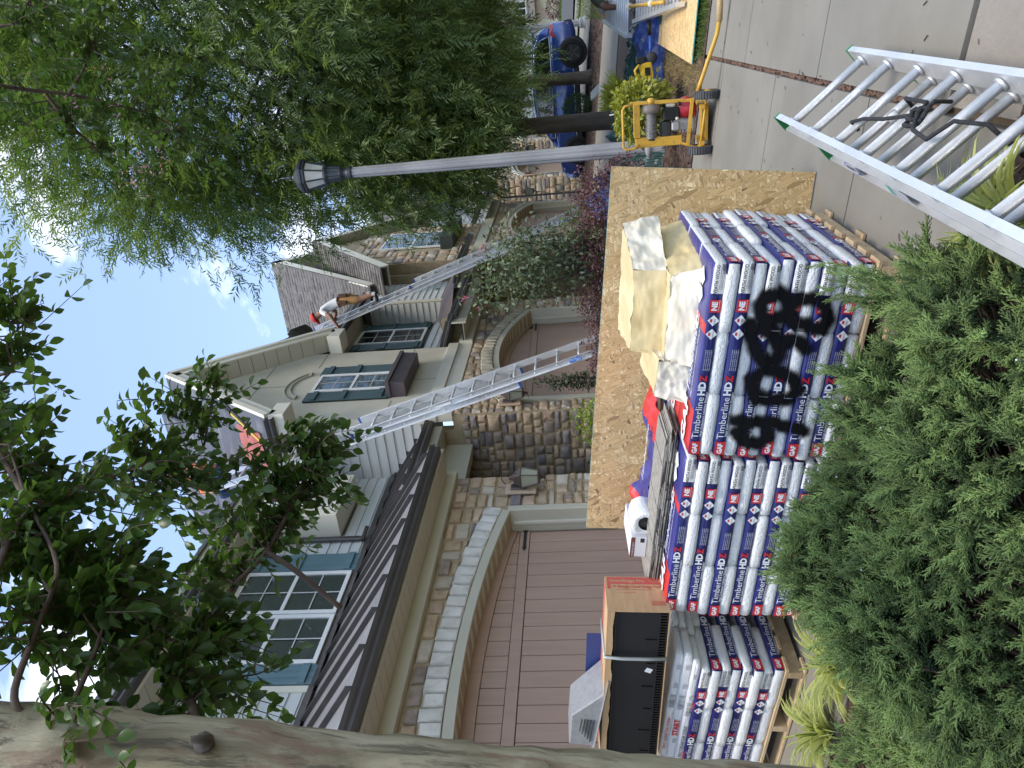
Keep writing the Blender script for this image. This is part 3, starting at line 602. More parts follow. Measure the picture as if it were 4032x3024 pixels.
window(hB, 10.99, 11.64, 4.74, 6.06, 5.19, blind=m_blind)
shutter(hB, 10.66, 10.97, 4.7, 6.1, 5.196, m_shut); shutter(hB, 11.66, 11.97, 4.7, 6.1, 5.196, m_shut)
fb = ob('planter_box', MB().prism([(10.72,5.195,4.40),(10.72,4.95,4.40),(10.72,4.93,4.64),(10.72,5.195,4.64)], (1.2,0,0)), m_fbox, hB, world=True, bevel=.006); ob('planter_rim', MB().box((10.69,4.905,4.64),(11.95,5.196,4.71)), m_fbox, fb, world=True, bevel=.006)
for R_ in (.46, .56):
    mb = MB(); mb.tube([(11.315+R_*1.05*math.sin(a),5.185,6.02+R_*math.cos(a)) for a in lin(-1.0, 1.0, 18)], .012, 6); ob('arch_moulding', mb, m_groove, hB, world=True)
for s in (-1, 1): ob('arch_moulding', MB().box((11.315+s*.45-.06,5.16,6.27),(11.315+s*.45+.06,5.2,6.31)), m_trim, hB, world=True)
# gable roof
def slab4(name, pts, th, mat, parent):
    n = (Vector(pts[1])-Vector(pts[0])).cross(Vector(pts[2])-Vector(pts[0])).normalized(); n = n if n.z > 0 else -n
    return ob(name, MB().prism([Vector(p) for p in pts], n*th), mat, parent, world=True)
yr = 4.86
drk = slab4('roof_left_slope', [(9.65,yr,6.25),(9.65,14,6.25),(11.35,14,8.63),(11.35,yr,8.63)], .04, m_under, hB)
slab4('roof_left_slope', [(11.34,5.75,8.616),(11.34,14,8.616),(11.74,14,9.176),(11.74,5.75,9.176)], .041, m_under, hB)
slab4('roof_right_slope', [(13.05,yr,6.25),(13.05,8,6.25),(11.35,8,8.63),(11.35,yr,8.63)], .04, m_shing, hB)
slab4('roof_right_slope', [(14.2,5.75,5.73),(14.2,14,5.73),(11.74,14,9.176),(11.74,5.75,9.176)], .039, m_shing, hB)
ob('high_gable_wall', MB().prism([(10.2,5.95,7.0),(13.4,5.95,7.0),(11.74,5.95,9.1)], (0,.1,0)), m_stucco, hB, world=True)
for x0_, x1_ in ((9.62, 11.35), (13.08, 11.35)):
    z0_, z1_ = 6.22, 8.62; d = Vector((x1_-x0_, 0, z1_-z0_)).normalized(); up = Vector((-d.z, 0, d.x)); up = up if up.z > 0 else -up
    a, b = Vector((x0_,yr+.02,z0_)), Vector((x1_,yr+.02,z1_))
    ob('rake_board', MB().prism([a-up*.16, b-up*.16*1.0, b+up*.035, a+up*.035], (0,-.03,0)), m_cream, hB, world=True)
    ob('rake_moulding', MB().prism([a-up*.03, b-up*.03, b+up*.055, a+up*.055], (0,-.06,0)), m_cream, hB, world=True)
    ln = (b-a).length; n = 13; sf = ob('rake_soffit', MB().prism([a-up*.12+Vector((0,.0,0)), b-up*.12, b-up*.10, a-up*.10], (0,.33,0)), m_gap, hB, world=True)
    for i in range(n):
        p, q = a+d*(ln*i/n+.004), a+d*(ln*(i+1)/n-.004); ob('soffit_board', MB().prism([p-up*.15, q-up*.15, q-up*.125, p-up*.125], (0,.33,0)), m_soff, sf, world=True)
for xa, xb in ((9.62, 10.02), (12.68, 13.08)): ob('eave_return', MB().box((xa,yr-.01,5.98),(xb,5.2,6.22)), m_cream, hB, world=True, bevel=.01)
gutter(hB, (9.64,yr+.02,6.13), (9.64,8.5,6.13), outdir=(-1,0,0)); 
sfl = ob('side_soffit', MB().box((9.66,5.2,6.1),(10.0,8.0,6.13)), m_soff, hB, world=True)
m_felt = M('red roofing felt', (.36,.10,.09), (.45,.15,.13), 4, .85, bump=.4, bscale=10)
ob('ply_patch', MB().prism([(9.72+.02,5.15,6.41),(9.74,6.4,6.41),(10.02,6.3,6.80),(10.05,5.6,6.85)], (-.008,0,.006)), m_ply, hB, world=True)
# small metal roof right of the bay, recessed wall
metal_roof(hB, 12.74, 15.3, 4.72, 3.94, Y2, 4.50, off=.15); gutter(hB, (12.9,4.74,3.82), (15.3,4.74,3.82)); ob('fascia', MB().box((12.74,4.745,3.64),(15.3,4.775,3.93)), m_trim, hB, world=True)
ob('beam', MB().box((12.72,5.1,3.56),(15.02,5.3,3.80)), m_trim, hB, world=True); soffit(hB, 12.74, 15.3, 4.775, 5.1, 3.70, 12)
ob('upper_wall', MB().box((12.6,Y2,4.3),(17.6,Y2+.2,6.9)), m_sgap, hB, world=True)
siding(hB, 'y', Y2, 12.7, 17.4, 4.46, 6.84, holes=[(15.22, 5.1, 16.78, 6.76)])
window(hB, 15.6, 16.42, 5.16, 6.72, Y2-.01); shutter(hB, 15.24, 15.58, 5.12, 6.76, Y2-.004, m_shut); shutter(hB, 16.44, 16.78, 5.12, 6.76, Y2-.004, m_shut)
soffit(hB, 13.0, 17.6, 5.78, Y2, 6.84, 1); gutter(hB, (13.0,5.78,6.80), (17.7,5.78,6.80))
ob('eave_fascia', MB().box((13.0,5.78,6.78),(17.7,5.81,6.95)), m_gut, hB, world=True); spout(hB, [(17.6,5.72,6.82),(17.62,6.0,6.55),(17.62,6.2,6.4),(17.62,6.2,4.6)])
slab4('roof_front_slope', [(13.0,5.72,6.93),(18.2,5.72,6.93),(18.2,10,11.4),(13.0,10,11.4)][:2]+[(18.2,7.4,8.9),(13.0,7.4,8.9)], .03, m_shing, hB)

# ---------------- house C: stone gable, porch with dark metal roof
hC = thing('townhouse', 'townhouse with grey shingle gables and stone bay, half hidden behind the leafy tree', 'house', (21.0, 6.0, 1.2))
zC = 1.22; cC = [120]
ob('bump_wall', MB().box((16.9,5.72,4.6),(18.3,Y2+.4,6.75)), m_sgap, hC, world=True); siding(hC, 'y', 5.715, 16.97, 18.3, 4.72, 6.6); ob('corner_board', MB().box((16.89,5.69,4.7),(16.97,5.74,6.6)), m_cream, hC, world=True)
siding(hC, 'x', 16.895, 5.75, Y2, 4.72, 6.6)
hexr = MB(); hexr.add([(15.2,4.9,4.22),(16.0,4.62,4.22),(17.4,4.62,4.22),(18.2,4.9,4.22),(18.2,5.72,4.72),(16.9,5.72,4.85),(15.6,5.72,4.72),(15.2,6.2,4.5)], [(0,1,5,6),(1,2,5),(2,3,4,5),(0,6,7)]); ob('porch_roof', hexr, m_fbox, hC, world=True)
gutter(hC, (15.2,4.9,4.1), (16.0,4.62,4.1)); gutter(hC, (16.0,4.62,4.1), (18.2,4.62,4.1)); ob('porch_beam', MB().box((15.2,4.8,3.9),(18.2,5.0,4.1)), m_trim, hC, world=True); ob('porch_post', MB().box((17.9,4.75,zC-.3),(18.15,5.0,3.9)), m_trim, hC, world=True)
ob('entry_wall', MB().box((15.0,7.0,.6),(18.3,7.2,4.3)), m_mort, hC, world=True); ob('porch_side_wall', MB().box((18.3,5.48,.6),(18.5,9.0,6.6)), m_mort, hC, world=True); ob('porch_side_wall', MB().box((14.8,5.48,.6),(15.0,9.0,4.5)), m_mort, hC, world=True); ob('porch_ceiling', MB().box((15.0,5.0,4.0),(18.3,9.0,4.05)), m_soff, hC, world=True); ob('entry_door', MB().box((16.1,6.95,1.0),(17.1,7.0,3.2)), m_gap, hC, world=True)
arch_wall(hC, 18.3, 24.6, zC-.3, 4.0, YF, .28, 21.9, 3.47, 5.0, 19.6, 24.1, m_mort); aC = (21.9, 3.47-5, 5.31, 19.5, 24.2)
stones(hC, 18.31, zC-.1, 19.5, 4.0, front(YF), wt, mn=(.2,.14), mx=(.45,.3), cnt=cC); stones(hC, 19.5, 2.8, 24.2, 4.0, front(YF), wt, mn=(.22,.15), mx=(.5,.3), arch=aC, cnt=cC); stones(hC, 24.2, zC-.1, 24.6, 4.0, front(YF), wt, mn=(.2,.14), mx=(.4,.3), cnt=cC)
garage(hC, 21.9, 3.47, 5.0, 19.6, 24.1, zC, YF, m_vous2, 26, rail=2.85, plank=.35)
ob('bay_wall', MB().prism([(18.4,YF,4.3),(22.1,YF,4.3),(22.1,YF,6.5),(20.45,YF,8.7),(18.4,YF,6.5)], (0,.3,0)), m_mort, hC, world=True)
stones(hC, 18.42, 4.32, 22.08, 6.45, front(YF), wt, mn=(.24,.15), mx=(.5,.32), cnt=cC, hole=[(19.5,4.9,21.5,6.9)]); stones(hC, 19.1, 6.45, 21.6, 7.6, front(YF), wt, mn=(.24,.15), mx=(.5,.32), cnt=cC, arch=None)
window(hC, 19.7, 21.3, 5.2, 6.9, 5.18, grid=(3,2)); ob('planter_box', MB().box((19.5,4.85,4.85),(21.5,5.19,5.2)), m_fbox2, hC, world=True, bevel=.01)
for a, b, yy in (((17.4,6.3),(20.5,8.9),5.0), ((23.6,6.3),(20.5,8.9),5.0), ((17.6,6.75),(20.45,10.2),5.5), ((23.3,6.75),(20.45,10.2),5.5)):
    d = Vector((b[0]-a[0],0,b[1]-a[1])).normalized(); up = Vector((-d.z,0,d.x)); up = up if up.z > 0 else -up; A_, B_ = Vector((a[0],yy,a[1])), Vector((b[0],yy,b[1]))
    ob('rake_board', MB().prism([A_-up*.22, B_-up*.22, B_+up*.02, A_+up*.02], (0,-.04,0)), m_cream, hC, world=True); ob('rake_soffit', MB().prism([A_-up*.2, B_-up*.2, B_-up*.16, A_-up*.16], (0,.5,0)), m_soff, hC, world=True)
ob('gable_wall', MB().prism([(17.8,5.9,6.6),(23.1,5.9,6.6),(20.45,5.9,9.9)], (0,.1,0)), m_sgap, hC, world=True)
siding(hC, 'y', 5.9, 17.6, 23.3, 6.6, 9.8, expo=.17, mat=m_side2, topf=lambda z: (17.8+(z-6.6)/1.245, 23.1-(z-6.6)/1.245))
def croof(P, nm): slab4(nm, P, .03, m_shing, hC)
croof([(15.4,5.46,4.06),(15.4,13,4.06),(20.45,13,10.2),(20.45,5.46,10.2)][0:0]+[(17.55,5.46,6.67),(17.55,13,6.67),(20.45,13,10.2),(20.45,5.46,10.2)], 'roof_left_slope'); croof([(23.35,5.46,6.67),(23.35,13,6.67),(20.45,13,10.2),(20.45,5.46,10.2)], 'roof_right_slope')
croof([(17.35,4.96,6.27),(17.35,6,6.27),(20.5,6,8.93),(20.5,4.96,8.93)], 'roof_left_slope'); croof([(23.65,4.96,6.27),(23.65,6,6.27),(20.5,6,8.93),(20.5,4.96,8.93)], 'roof_right_slope')
_u = Vector((2.9,0,3.53)); roof_tabs(hC, (17.55,5.47,6.67+.032), (0,1,0), _u, 7.5, _u.length)
_u = Vector((3.15,0,2.66)); roof_tabs(hC, (17.35,4.97,6.27+.035), (0,1,0), _u, 1.0, _u.length)
_u = Vector((0,1.68,1.97)); roof_tabs(hB, (13.0,5.72,6.93+.032), (1,0,0), _u, 5.2, _u.length)
metal_roof(hC, 22.1, 25.2, 4.7, 4.4, 6.3, 5.2); gutter(hC, (22.1,4.72,4.28), (25.2,4.72,4.28)); ob('fascia', MB().box((22.1,4.73,4.1),(25.2,4.77,4.38)), m_trim, hC, world=True); ob('beam', MB().box((18.3,5.1,4.0),(24.7,5.3,4.28)), m_trim, hC, world=True)
ob('upper_wall', MB().box((22.1,6.3,4.4),(28.5,6.5,8.0)), m_sgap, hC, world=True); siding(hC, 'y', 6.3, 22.1, 28.5, 4.9, 7.8, expo=.2)
slab4('roof_front_slope', [(22,5.8,7.7),(28.6,5.8,7.7),(28.6,8.5,10.4),(22,8.5,10.4)], .04, m_shing, hC)
spout(hC, [(24.9,4.75,4.3),(25.0,5.1,4.0),(25.0,5.1,1.2)])

# ---------------- house D and the one beyond, mostly behind trunks and leaves
def simple_house(label, x0, zb, dz):
    h = thing('townhouse', label, 'house', (x0+3, 6, zb)); c = [70]; cx = x0+3.0
    arch_wall(h, x0, x0+6.2, zb-.3, 4.55+dz, YF, .28, cx, 3.9+dz, 5.5, x0+.8, x0+5.2, m_mort)
    ob('side_wall', MB().box((x0,YF+.28,zb-.3),(x0+.2,9,6.2+dz)), m_mort, h, world=True); stones(h, YF, zb-.2, 7.4, 4.4+dz, sidew(x0), wt_shade, mn=(.2,.14), mx=(.5,.3), cnt=c, depth=.05)
    stones(h, x0+.01, zb-.1, x0+.7, 4.5+dz, front(YF), wt, mn=(.2,.14), mx=(.45,.3), cnt=c); stones(h, x0+.7, 3.2+dz, x0+5.3, 4.5+dz, front(YF), wt, mn=(.25,.2), mx=(.6,.4), arch=(cx, 3.9+dz-5.5, 5.81, x0+.7, x0+5.3), cnt=c)
    garage(h, cx, 3.9+dz, 5.5, x0+.8, x0+5.2, zb, YF, m_vous, 24, rail=3.2+dz, plank=.4, hinge=False)
    ob('band_board', MB().box((x0-.03,5.12,4.55+dz),(x0+6.2,5.3,4.95+dz)), m_cream, h, world=True); ob('stucco_wall', MB().prism([(x0,5.2,4.95+dz),(x0+4.2,5.2,4.95+dz),(x0+4.2,5.2,7.4+dz),(x0+2.1,5.2,9.8+dz),(x0,5.2,7.4+dz)], (0,.3,0)), m_stucco, h, world=True)
    siding(h, 'x', x0-.005, 5.4, 7.5, 4.9+dz, 7.3+dz, expo=.2); ob('upper_wall', MB().box((x0+.01,5.5,4.9+dz),(x0+.2,9,7.4+dz)), m_sgap, h, world=True)
    window(h, x0+1.5, x0+2.6, 5.7+dz, 7.2+dz, 5.19); shutter(h, x0+1.05, x0+1.48, 5.65+dz, 7.25+dz, 5.196, m_shut); shutter(h, x0+2.62, x0+3.05, 5.65+dz, 7.25+dz, 5.196, m_shut)
    for a in (x0-.4, x0+4.6): slab4('roof_slope', [(a,4.85,7.1+dz),(a,11,7.1+dz),(x0+2.1,11,9.95+dz),(x0+2.1,4.85,9.95+dz)], .06, m_shing, h)
    metal_roof(h, x0+4.3, x0+6.6, 4.7, 4.9+dz, 6.3, 5.8+dz); gutter(h, (x0+4.3,4.72,4.78+dz), (x0+6.6,4.72,4.78+dz)); ob('upper_wall', MB().box((x0+4.2,6.3,5+dz),(x0+9.4,6.5,7.6+dz)), m_side, h, world=True)
    return h
simple_house('distant stone townhouse behind the blue car with bronze lanterns by its arched door', 28.5, 1.62, 0); simple_house('farthest stone townhouse of the row behind the car windscreen', 38.0, 2.05, .42)
lantern('large bronze lantern on the pale stone pier right of the white arch', 7.83, YF-.03, 2.35, 1.05)
lantern('bronze lantern on the shaded stone pier left of second garage door', 10.2, YF-.03, 2.66, .95)
lantern('small bronze lantern on the corner beyond the second ladder', 25.6, YF+.1, 3.2, 1.2); lantern('distant bronze lantern just left of the lamp post', 28.95, YF-.03, 3.25, 1.3)
lantern('distant bronze lantern between the trunk and the blue car', 34.1, YF-.03, 3.5, 1.3); lantern('distant lit lantern beside the blue car windscreen', 35.5, YF-.5, 3.0, 1.2, True)
# ------------------------------------------------------------------ stacked shingle bundles on wooden pallets
ORD = ['top', 'second', 'third', 'fourth', 'fifth', 'sixth', 'seventh', 'eighth', 'ninth', 'tenth', 'eleventh', 'lowest']
def film(name, c, rough=.32, bump=.6, bs=14, c2=None):
    return M(name, c, c2, 5, rough, bump=bump, bscale=bs, bstretch=(1,2.5,5), spec=.5)
m_wfilm = film('white wrap film', (.88,.88,.87), .36, 1.0, 24, (.78,.78,.78)); m_nfilm = film('navy wrap film', (.012,.014,.105), .30, .45, 10, (.02,.024,.15))
m_pfilm = film('violet blue wrap film', (.035,.032,.17), .3, .55, 9, (.065,.06,.24)); m_rfilm = film('red wrap film', (.55,.03,.03), .32, .4, 10, (.60,.045,.035))
m_gfilm = film('pale grey wrap film', (.50,.52,.54), .42, .7, 20)
p_white = M('white print', (.80,.81,.82), None, rough=.4); p_red = M('red print', (.58,.025,.03), None, rough=.38); p_black = M('black print', (.02,.02,.022), None, rough=.5); p_grey = M('light label print', (.72,.73,.74), None, rough=.45)
BL, BW, BH = 1.0, .333, .0595
def bundle_mesh(seed, text=True, top=False, L=BL, W=BW, H=BH):
    rnd = random.Random(seed); nx, ny, nz_ = 20, 6, 3; mb = MB(); idx = {}
    def pt(i, j, k):
        if (i, j, k) in idx: return idx[(i, j, k)]
        u, v, w_ = i/nx, j/ny, k/nz_; x, y, z = u*L, v*W, w_*H
        # rounded, slightly pillowed and crinkled packet
        eb = 1 if w_ in (0, 1) else 0
        if v in (0, 1) and eb: y += (.0022 if v == 0 else -.0022); z += (-.0022 if w_ == 1 else .002)
        if u in (0, 1) and eb: x += (.004 if u == 0 else -.004); z += (-.004 if w_ == 1 else .003)
        if u in (0, 1) and v in (0, 1): x += (.004 if u == 0 else -.004); y += (.003 if v == 0 else -.003)
        n = mnoise.noise(Vector((x*7+seed*3.1, y*9, z*20))); n2 = mnoise.noise(Vector((x*23, y*17+seed, z*40)))
        z += .0022*n + .0016*n2; y += .0022*n2 + (.0016*n if v == 0 else 0); x += .004*n2 if u in (0, 1) else 0
        idx[(i, j, k)] = len(mb.v); mb.v.append((x, y, z)); return idx[(i, j, k)]
    def quad(a, b, c, d, m): mb.f.append((pt(*a), pt(*b), pt(*c), pt(*d))); mb.m.append(m)
    for i in range(nx):
        for k in range(nz_):
            u = (i+.5)/nx; front_m = (0 if u > .825 else 1) if text else 0
            quad((i,0,k),(i+1,0,k),(i+1,0,k+1),(i,0,k+1), front_m); quad((i+1,ny,k),(i,ny,k),(i,ny,k+1),(i+1,ny,k+1), 0)
        for j in range(ny):
            u = (i+.5)/nx; m = 0
            if top: m = 2 if (u < .26 or .66 < u < .715) else 3
            elif text: m = 1 if j == 0 else 0
            quad((i,j,nz_),(i+1,j,nz_),(i+1,j+1,nz_),(i,j+1,nz_), m); quad((i,j+1,0),(i+1,j+1,0),(i+1,j,0),(i,j,0), 0)
    for j in range(ny):
        for k in range(nz_): quad((0,j+1,k),(0,j,k),(0,j,k+1),(0,j+1,k+1), 0); quad((nx,j,k),(nx,j+1,k),(nx,j+1,k+1),(nx,j,k+1), 0)
    return mb.mesh('shingle_bundle', [m_wfilm, m_nfilm, m_rfilm, m_pfilm], smooth=True)
def front_print():
    """printing on the long side of a packet: local x along the packet, z up, y outwards = -"""
    mb = MB(); Y_ = -.0045
    def rect(x0, x1, z0, z1, mi, y=Y_): mb.add([(x0,y,z0),(x1,y,z0),(x1,y,z1),(x0,y,z1)], [(0,1,2,3)], mi)
    f = lambda x0, z0: (lambda x, y: (x0+x, Y_-.0012, z0+y))
    rect(.012, .085, .004, .054, 1); put_text(mb, 'GAF', .033, f(.018,.019), 0, bold=.0016, sx_=.92)
    put_text(mb, 'Timberline', .047, f(.10,.021), 0, sx_=1.12); put_text(mb, 'HD', .047, f(.338,.021), 0, bold=.0022, sx_=1.05); put_text(mb, 'Z', .047, f(.413,.021), 1, bold=.002)
    put_text(mb, 'High Definition Lifetime Shingles', .0165, f(.115,.005), 0, sx_=1.12)
    for i in range(4): put_text(mb, 'New instructions on wrapper', .0075, f(.47,.041-.009*i), 0, sx_=1.2)
    for cx in (.655, .722):
        r = .027; mb.add([(cx-r,Y_,.029),(cx,Y_,.029-r),(cx+r,Y_,.029),(cx,Y_,.029+r)], [(0,1,2,3)], 0)
        put_text(mb, 'LAYERLOCK' if cx < .7 else 'GUARD', .0085 if cx < .7 else .011, f(cx-.021,.019), 2, sx_=.8); mb.add([(cx-.008,Y_-.001,.034),(cx+.008,Y_-.001,.034),(cx+.008,Y_-.001,.044),(cx-.008,Y_-.001,.044)], [(0,1,2,3)], 1)
    rect(.762, .822, .003, .055, 1); put_text(mb, 'NE', .034, f(.770,.021), 0, bold=.0018); put_text(mb, 'ROOFING SHINGLES', .006, f(.769,.010), 0)
    put_text(mb, 'WEATH WOOD', .024, f(.842,.031), 2, bold=.0004, sx_=.84)
    for i in range(3): put_text(mb, 'TIMBERLINE HDZ 12/2019 06 51', .0062, f(.872,.021-.0065*i), 2)
    for i in range(9): x = .962+i*.0033; rect(x, x+.0018, .006, .022, 2, Y_-.001)
    return mb.mesh('label_print', [p_white, p_red, p_black])
def top_print():
    mb = MB(); T = BH+.0075; f = lambda x0, y0: (lambda x, y: (x0+x, y0+y, T))
    put_text(mb, 'GAF', .125, f(.02,.10), 0, bold=.006); put_text(mb, 'Timberline', .085, f(.285,.12), 0, shear=.2, sx_=.9); put_text(mb, 'HD', .085, f(.60,.12), 0, bold=.003, shear=.2, sx_=.7); put_text(mb, 'Z', .07, f(.665,.12), 0, shear=.2)
    put_text(mb, 'High Definition Lifetime Shingles', .028, f(.29,.07), 0, shear=.2)
    for cx in (.80, .88):
        r = .055; mb.add([(cx-r,.165,T),(cx,.165-r,T),(cx+r,.165,T),(cx,.165+r,T)], [(0,1,2,3)], 0)
    return mb.mesh('top_print', [p_white])
B_TEXT = [bundle_mesh(s) for s in range(3)]; B_PLAIN = [bundle_mesh(10+s, False) for s in range(3)]; B_TOP = [bundle_mesh(20+s, True, True) for s in range(2)]
PR_F, PR_T = front_print(), top_print()
SPRAY = [[(.207,.51),(.201,.397),(.185,.287),(.168,.178)], [(.144,.501),(.099,.453),(.073,.377),(.114,.338),(.199,.361)], [(.205,.47),(.121,.466)],
 [(.367,.454),(.428,.472),(.47,.431),(.471,.362),(.436,.279),(.375,.242),(.327,.277),(.316,.354),(.331,.427),(.367,.454)],
 [(.717,.517),(.652,.507),(.564,.464),(.512,.404),(.529,.364),(.595,.357),(.627,.338),(.628,.287),(.588,.247)], [(.695,.459),(.664,.403),(.596,.375)],
 [(.751,.472),(.807,.49),(.85,.468),(.855,.418),(.826,.373),(.771,.355),(.727,.381),(.726,.438),(.751,.472)],
 [(.724,.342),(.789,.354),(.826,.315),(.831,.251),(.805,.197),(.749,.169),(.696,.192),(.691,.248)], [(.714,.328),(.705,.26)]]
m_spray = bpy.data.materials.new('black spray paint'); m_spray.use_nodes = True
_t = m_spray.node_tree; _b = _t.nodes['Principled BSDF']; _b.inputs['Base Color'].default_value = (.006,.006,.007,1); _b.inputs['Roughness'].default_value = .6; _b.inputs['Specular IOR Level'].default_value = .12
_a = node(_t, 'ShaderNodeAttribute', attribute_name='tint'); _tr = node(_t, 'ShaderNodeBsdfTransparent'); _ms = node(_t, 'ShaderNodeMixShader')
_t.links.new(_a.outputs['Fac'], _ms.inputs[0]); _t.links.new(_tr.outputs[0], _ms.inputs[1]); _t.links.new(_b.outputs[0], _ms.inputs[2]); _t.links.new(_ms.outputs[0], _t.nodes['Material Output'].inputs[0])
def seg_d(p, a, b):
    ax, ay = a; bx_, by_ = b; dx, dy = bx_-ax, by_-ay; t = max(0, min(1, ((p[0]-ax)*dx+(p[1]-ay)*dy)/(dx*dx+dy*dy+1e-12))); return math.hypot(p[0]-ax-t*dx, p[1]-ay-t*dy)
def spray_alpha(s, h):
    d = min(seg_d((s, h), a, b) for st in SPRAY for a, b in zip(st[:-1], st[1:])); d += .006*mnoise.noise(Vector((s*40, h*40, 0)))
    return max(0, min(1, (.045-d)/.024))
def spray_mesh(parent, h0, ends=None):
    """over-spray on the front of one packet: fine grid, opacity falls off from the strokes; ends: (s0) when the packet shows its short end"""
    s0, s1 = ends or (0, 1); n = int((s1-s0)/.008); m_ = 8; V = []; F = []; T = []
    al = [[spray_alpha(s0+(s1-s0)*i/n, h0+BH*j/m_) for j in range(m_+1)] for i in range(n+1)]
    ids = {}
    for i in range(n):
        for j in range(m_):
            q = [(i,j),(i+1,j),(i+1,j+1),(i,j+1)]
            if max(al[a][b] for a, b in q) < .02: continue
            f = []
            for a, b in q:
                if (a, b) not in ids:
                    ids[(a, b)] = len(V); s = s0+(s1-s0)*a/n; z = BH*b/m_
                    V.append((s, -.0085, z) if ends is None else (-.009, BW-(s-s0), z)); T.append(al[a][b])
                f.append(ids[(a, b)])
            F.append(tuple(f))
    if not V: return
    me = bpy.data.meshes.new('spray_paint'); me.from_pydata(V, [], F); at = me.attributes.new('tint', 'FLOAT', 'POINT'); at.data.foreach_set('value', T); me.materials.append(m_spray)
    o = tag(bpy.data.objects.new('spray_paint', me), kind='stuff'); COL.objects.link(o); o.parent = parent
m_pal = M('pallet wood', (.42,.30,.17), (.55,.41,.25), 4, .85, stretch=(.6,5,5), bump=.4, bscale=30, rand=.12, c3=(.3,.2,.11), s3=14, f3=.4)
def stack_axes(rz=0.):
    e2 = Vector((math.cos(rz), math.sin(rz), .03)).normalized(); e1 = Vector((math.sin(rz), -math.cos(rz), -.115)); e1 = (e1 - e2*e1.dot(e2)).normalized(); return e1, e2, e1.cross(e2)
def mat3(x, y, z, o): m = Matrix((x, y, z)).transposed().to_4x4(); m.translation = o; return m
def make_pallet(label, org, ax, W_=1.02, D_=1.04):
    e1, e2, e3 = ax; t = thing('wooden_pallet', label, 'pallet'); t.matrix_world = mat3(e1, e2, e3, org); t['group'] = 'wooden pallets under the shingle stacks'
    for i in range(7): y = i*(D_-.1)/6; ob('deck_board', MB().box((-.01,y,-.022),(W_,y+.1,-.001)), m_pal, t, bevel=.003)
    for x in (0, W_/2-.03, W_-.07): ob('stringer', MB().box((x,0,-.105),(x+.045,D_,-.0225)), m_pal, t, bevel=.003)
    for y in (0, D_/2-.05, D_-.1): ob('bottom_board', MB().box((-.01,y,-.124),(W_,y+.1,-.1055)), m_pal, t, bevel=.003)
    return t
def make_stack(which, org, rz, nlay, kinds, full, spray=False, seed=0):
    e1, e2, e3 = ax = stack_axes(rz); rnd = random.Random(seed); make_pallet(f'wooden pallet under the {which} shingle stack', org, ax); nt_ = nw = 0
    for L_ in range(nlay):                     # counted from the top
        k = nlay-1-L_; kd = kinds[L_]; base = org + e3*(k*BH)
        if kd == 'T': nt_ += 1
        else: nw += 1
        js = range(3) if (full or L_ == 0 or kd == 'W') else (0, 2)
        for j in js:
            jit = e1*rnd.uniform(-.012,.012) + e2*rnd.uniform(-.012,.008)
            if kd == 'T':
                me = (B_TOP if L_ == 0 else B_TEXT)[rnd.randrange(2)] if j == 0 or L_ == 0 else B_PLAIN[rnd.randrange(3)]
                b = bpy.data.objects.new('shingle_bundle', me); M4 = mat3(e1, e2, e3, base + e2*(j*(BW+.004)) + jit)
                pos = 'at the camera side' if j == 0 else ('in the middle' if j == 1 else 'at the far side')
                lab = f'printed navy shingle bundle, {ORD[min(nt_-1, 10)]} printed row from top of {which} stack' if j == 0 else f'white-ended shingle bundle {pos}, beside {ORD[min(nt_-1, 10)]} printed row of {which} stack'
            else:
                # j counted from the right (open) side
                b = bpy.data.objects.new('shingle_bundle', B_TEXT[rnd.randrange(3)] if j == 0 else B_PLAIN[rnd.randrange(3)]); M4 = mat3(e2, -e1, e3, base + e1*(1.0-j*(BW+.0005)) + jit)
                lab = f'shingle bundle showing its white end, {("right","middle","left")[j]} one in {ORD[min(nw-1, 10)]} white row of {which} stack'
            COL.objects.link(b); b.matrix_world = M4; tag(b, lab, 'shingle bundle', f'shingle bundles stacked on the {which} pallet')
            if j == 0:
                p = tag(bpy.data.objects.new('label_print', PR_F), kind='stuff'); COL.objects.link(p); p.parent = b
                if L_ == 0: p = tag(bpy.data.objects.new('top_print', PR_T), kind='stuff'); COL.objects.link(p); p.parent = b
            elif L_ == 0 and kd == 'T': p = tag(bpy.data.objects.new('top_print', PR_T), kind='stuff'); COL.objects.link(p); p.parent = b
            if spray and kd == 'T' and j == 0: spray_mesh(b, k*BH)
            if spray and kd == 'W': spray_mesh(b, k*BH, (1-(j+1)*BW, 1-j*BW))
    return ax, org + e3*(nlay*BH)
def oz(X, Y): return Vector((X, Y, gz(X, Y)+.128))
P1ax, P1top = make_stack('right', oz(3.35, 2.10), 0, 12, 'TWTWTWTWTWTW', True, True, 1)
P2ax, P2top = make_stack('middle', oz(3.36, 3.13), 0, 12, 'TWTWTWTWTWTT', False, False, 2)
P3ax, P3top = make_stack('left', oz(3.36, 4.46), rad(-4), 8, 'TWTWTWTW', False, False, 3)

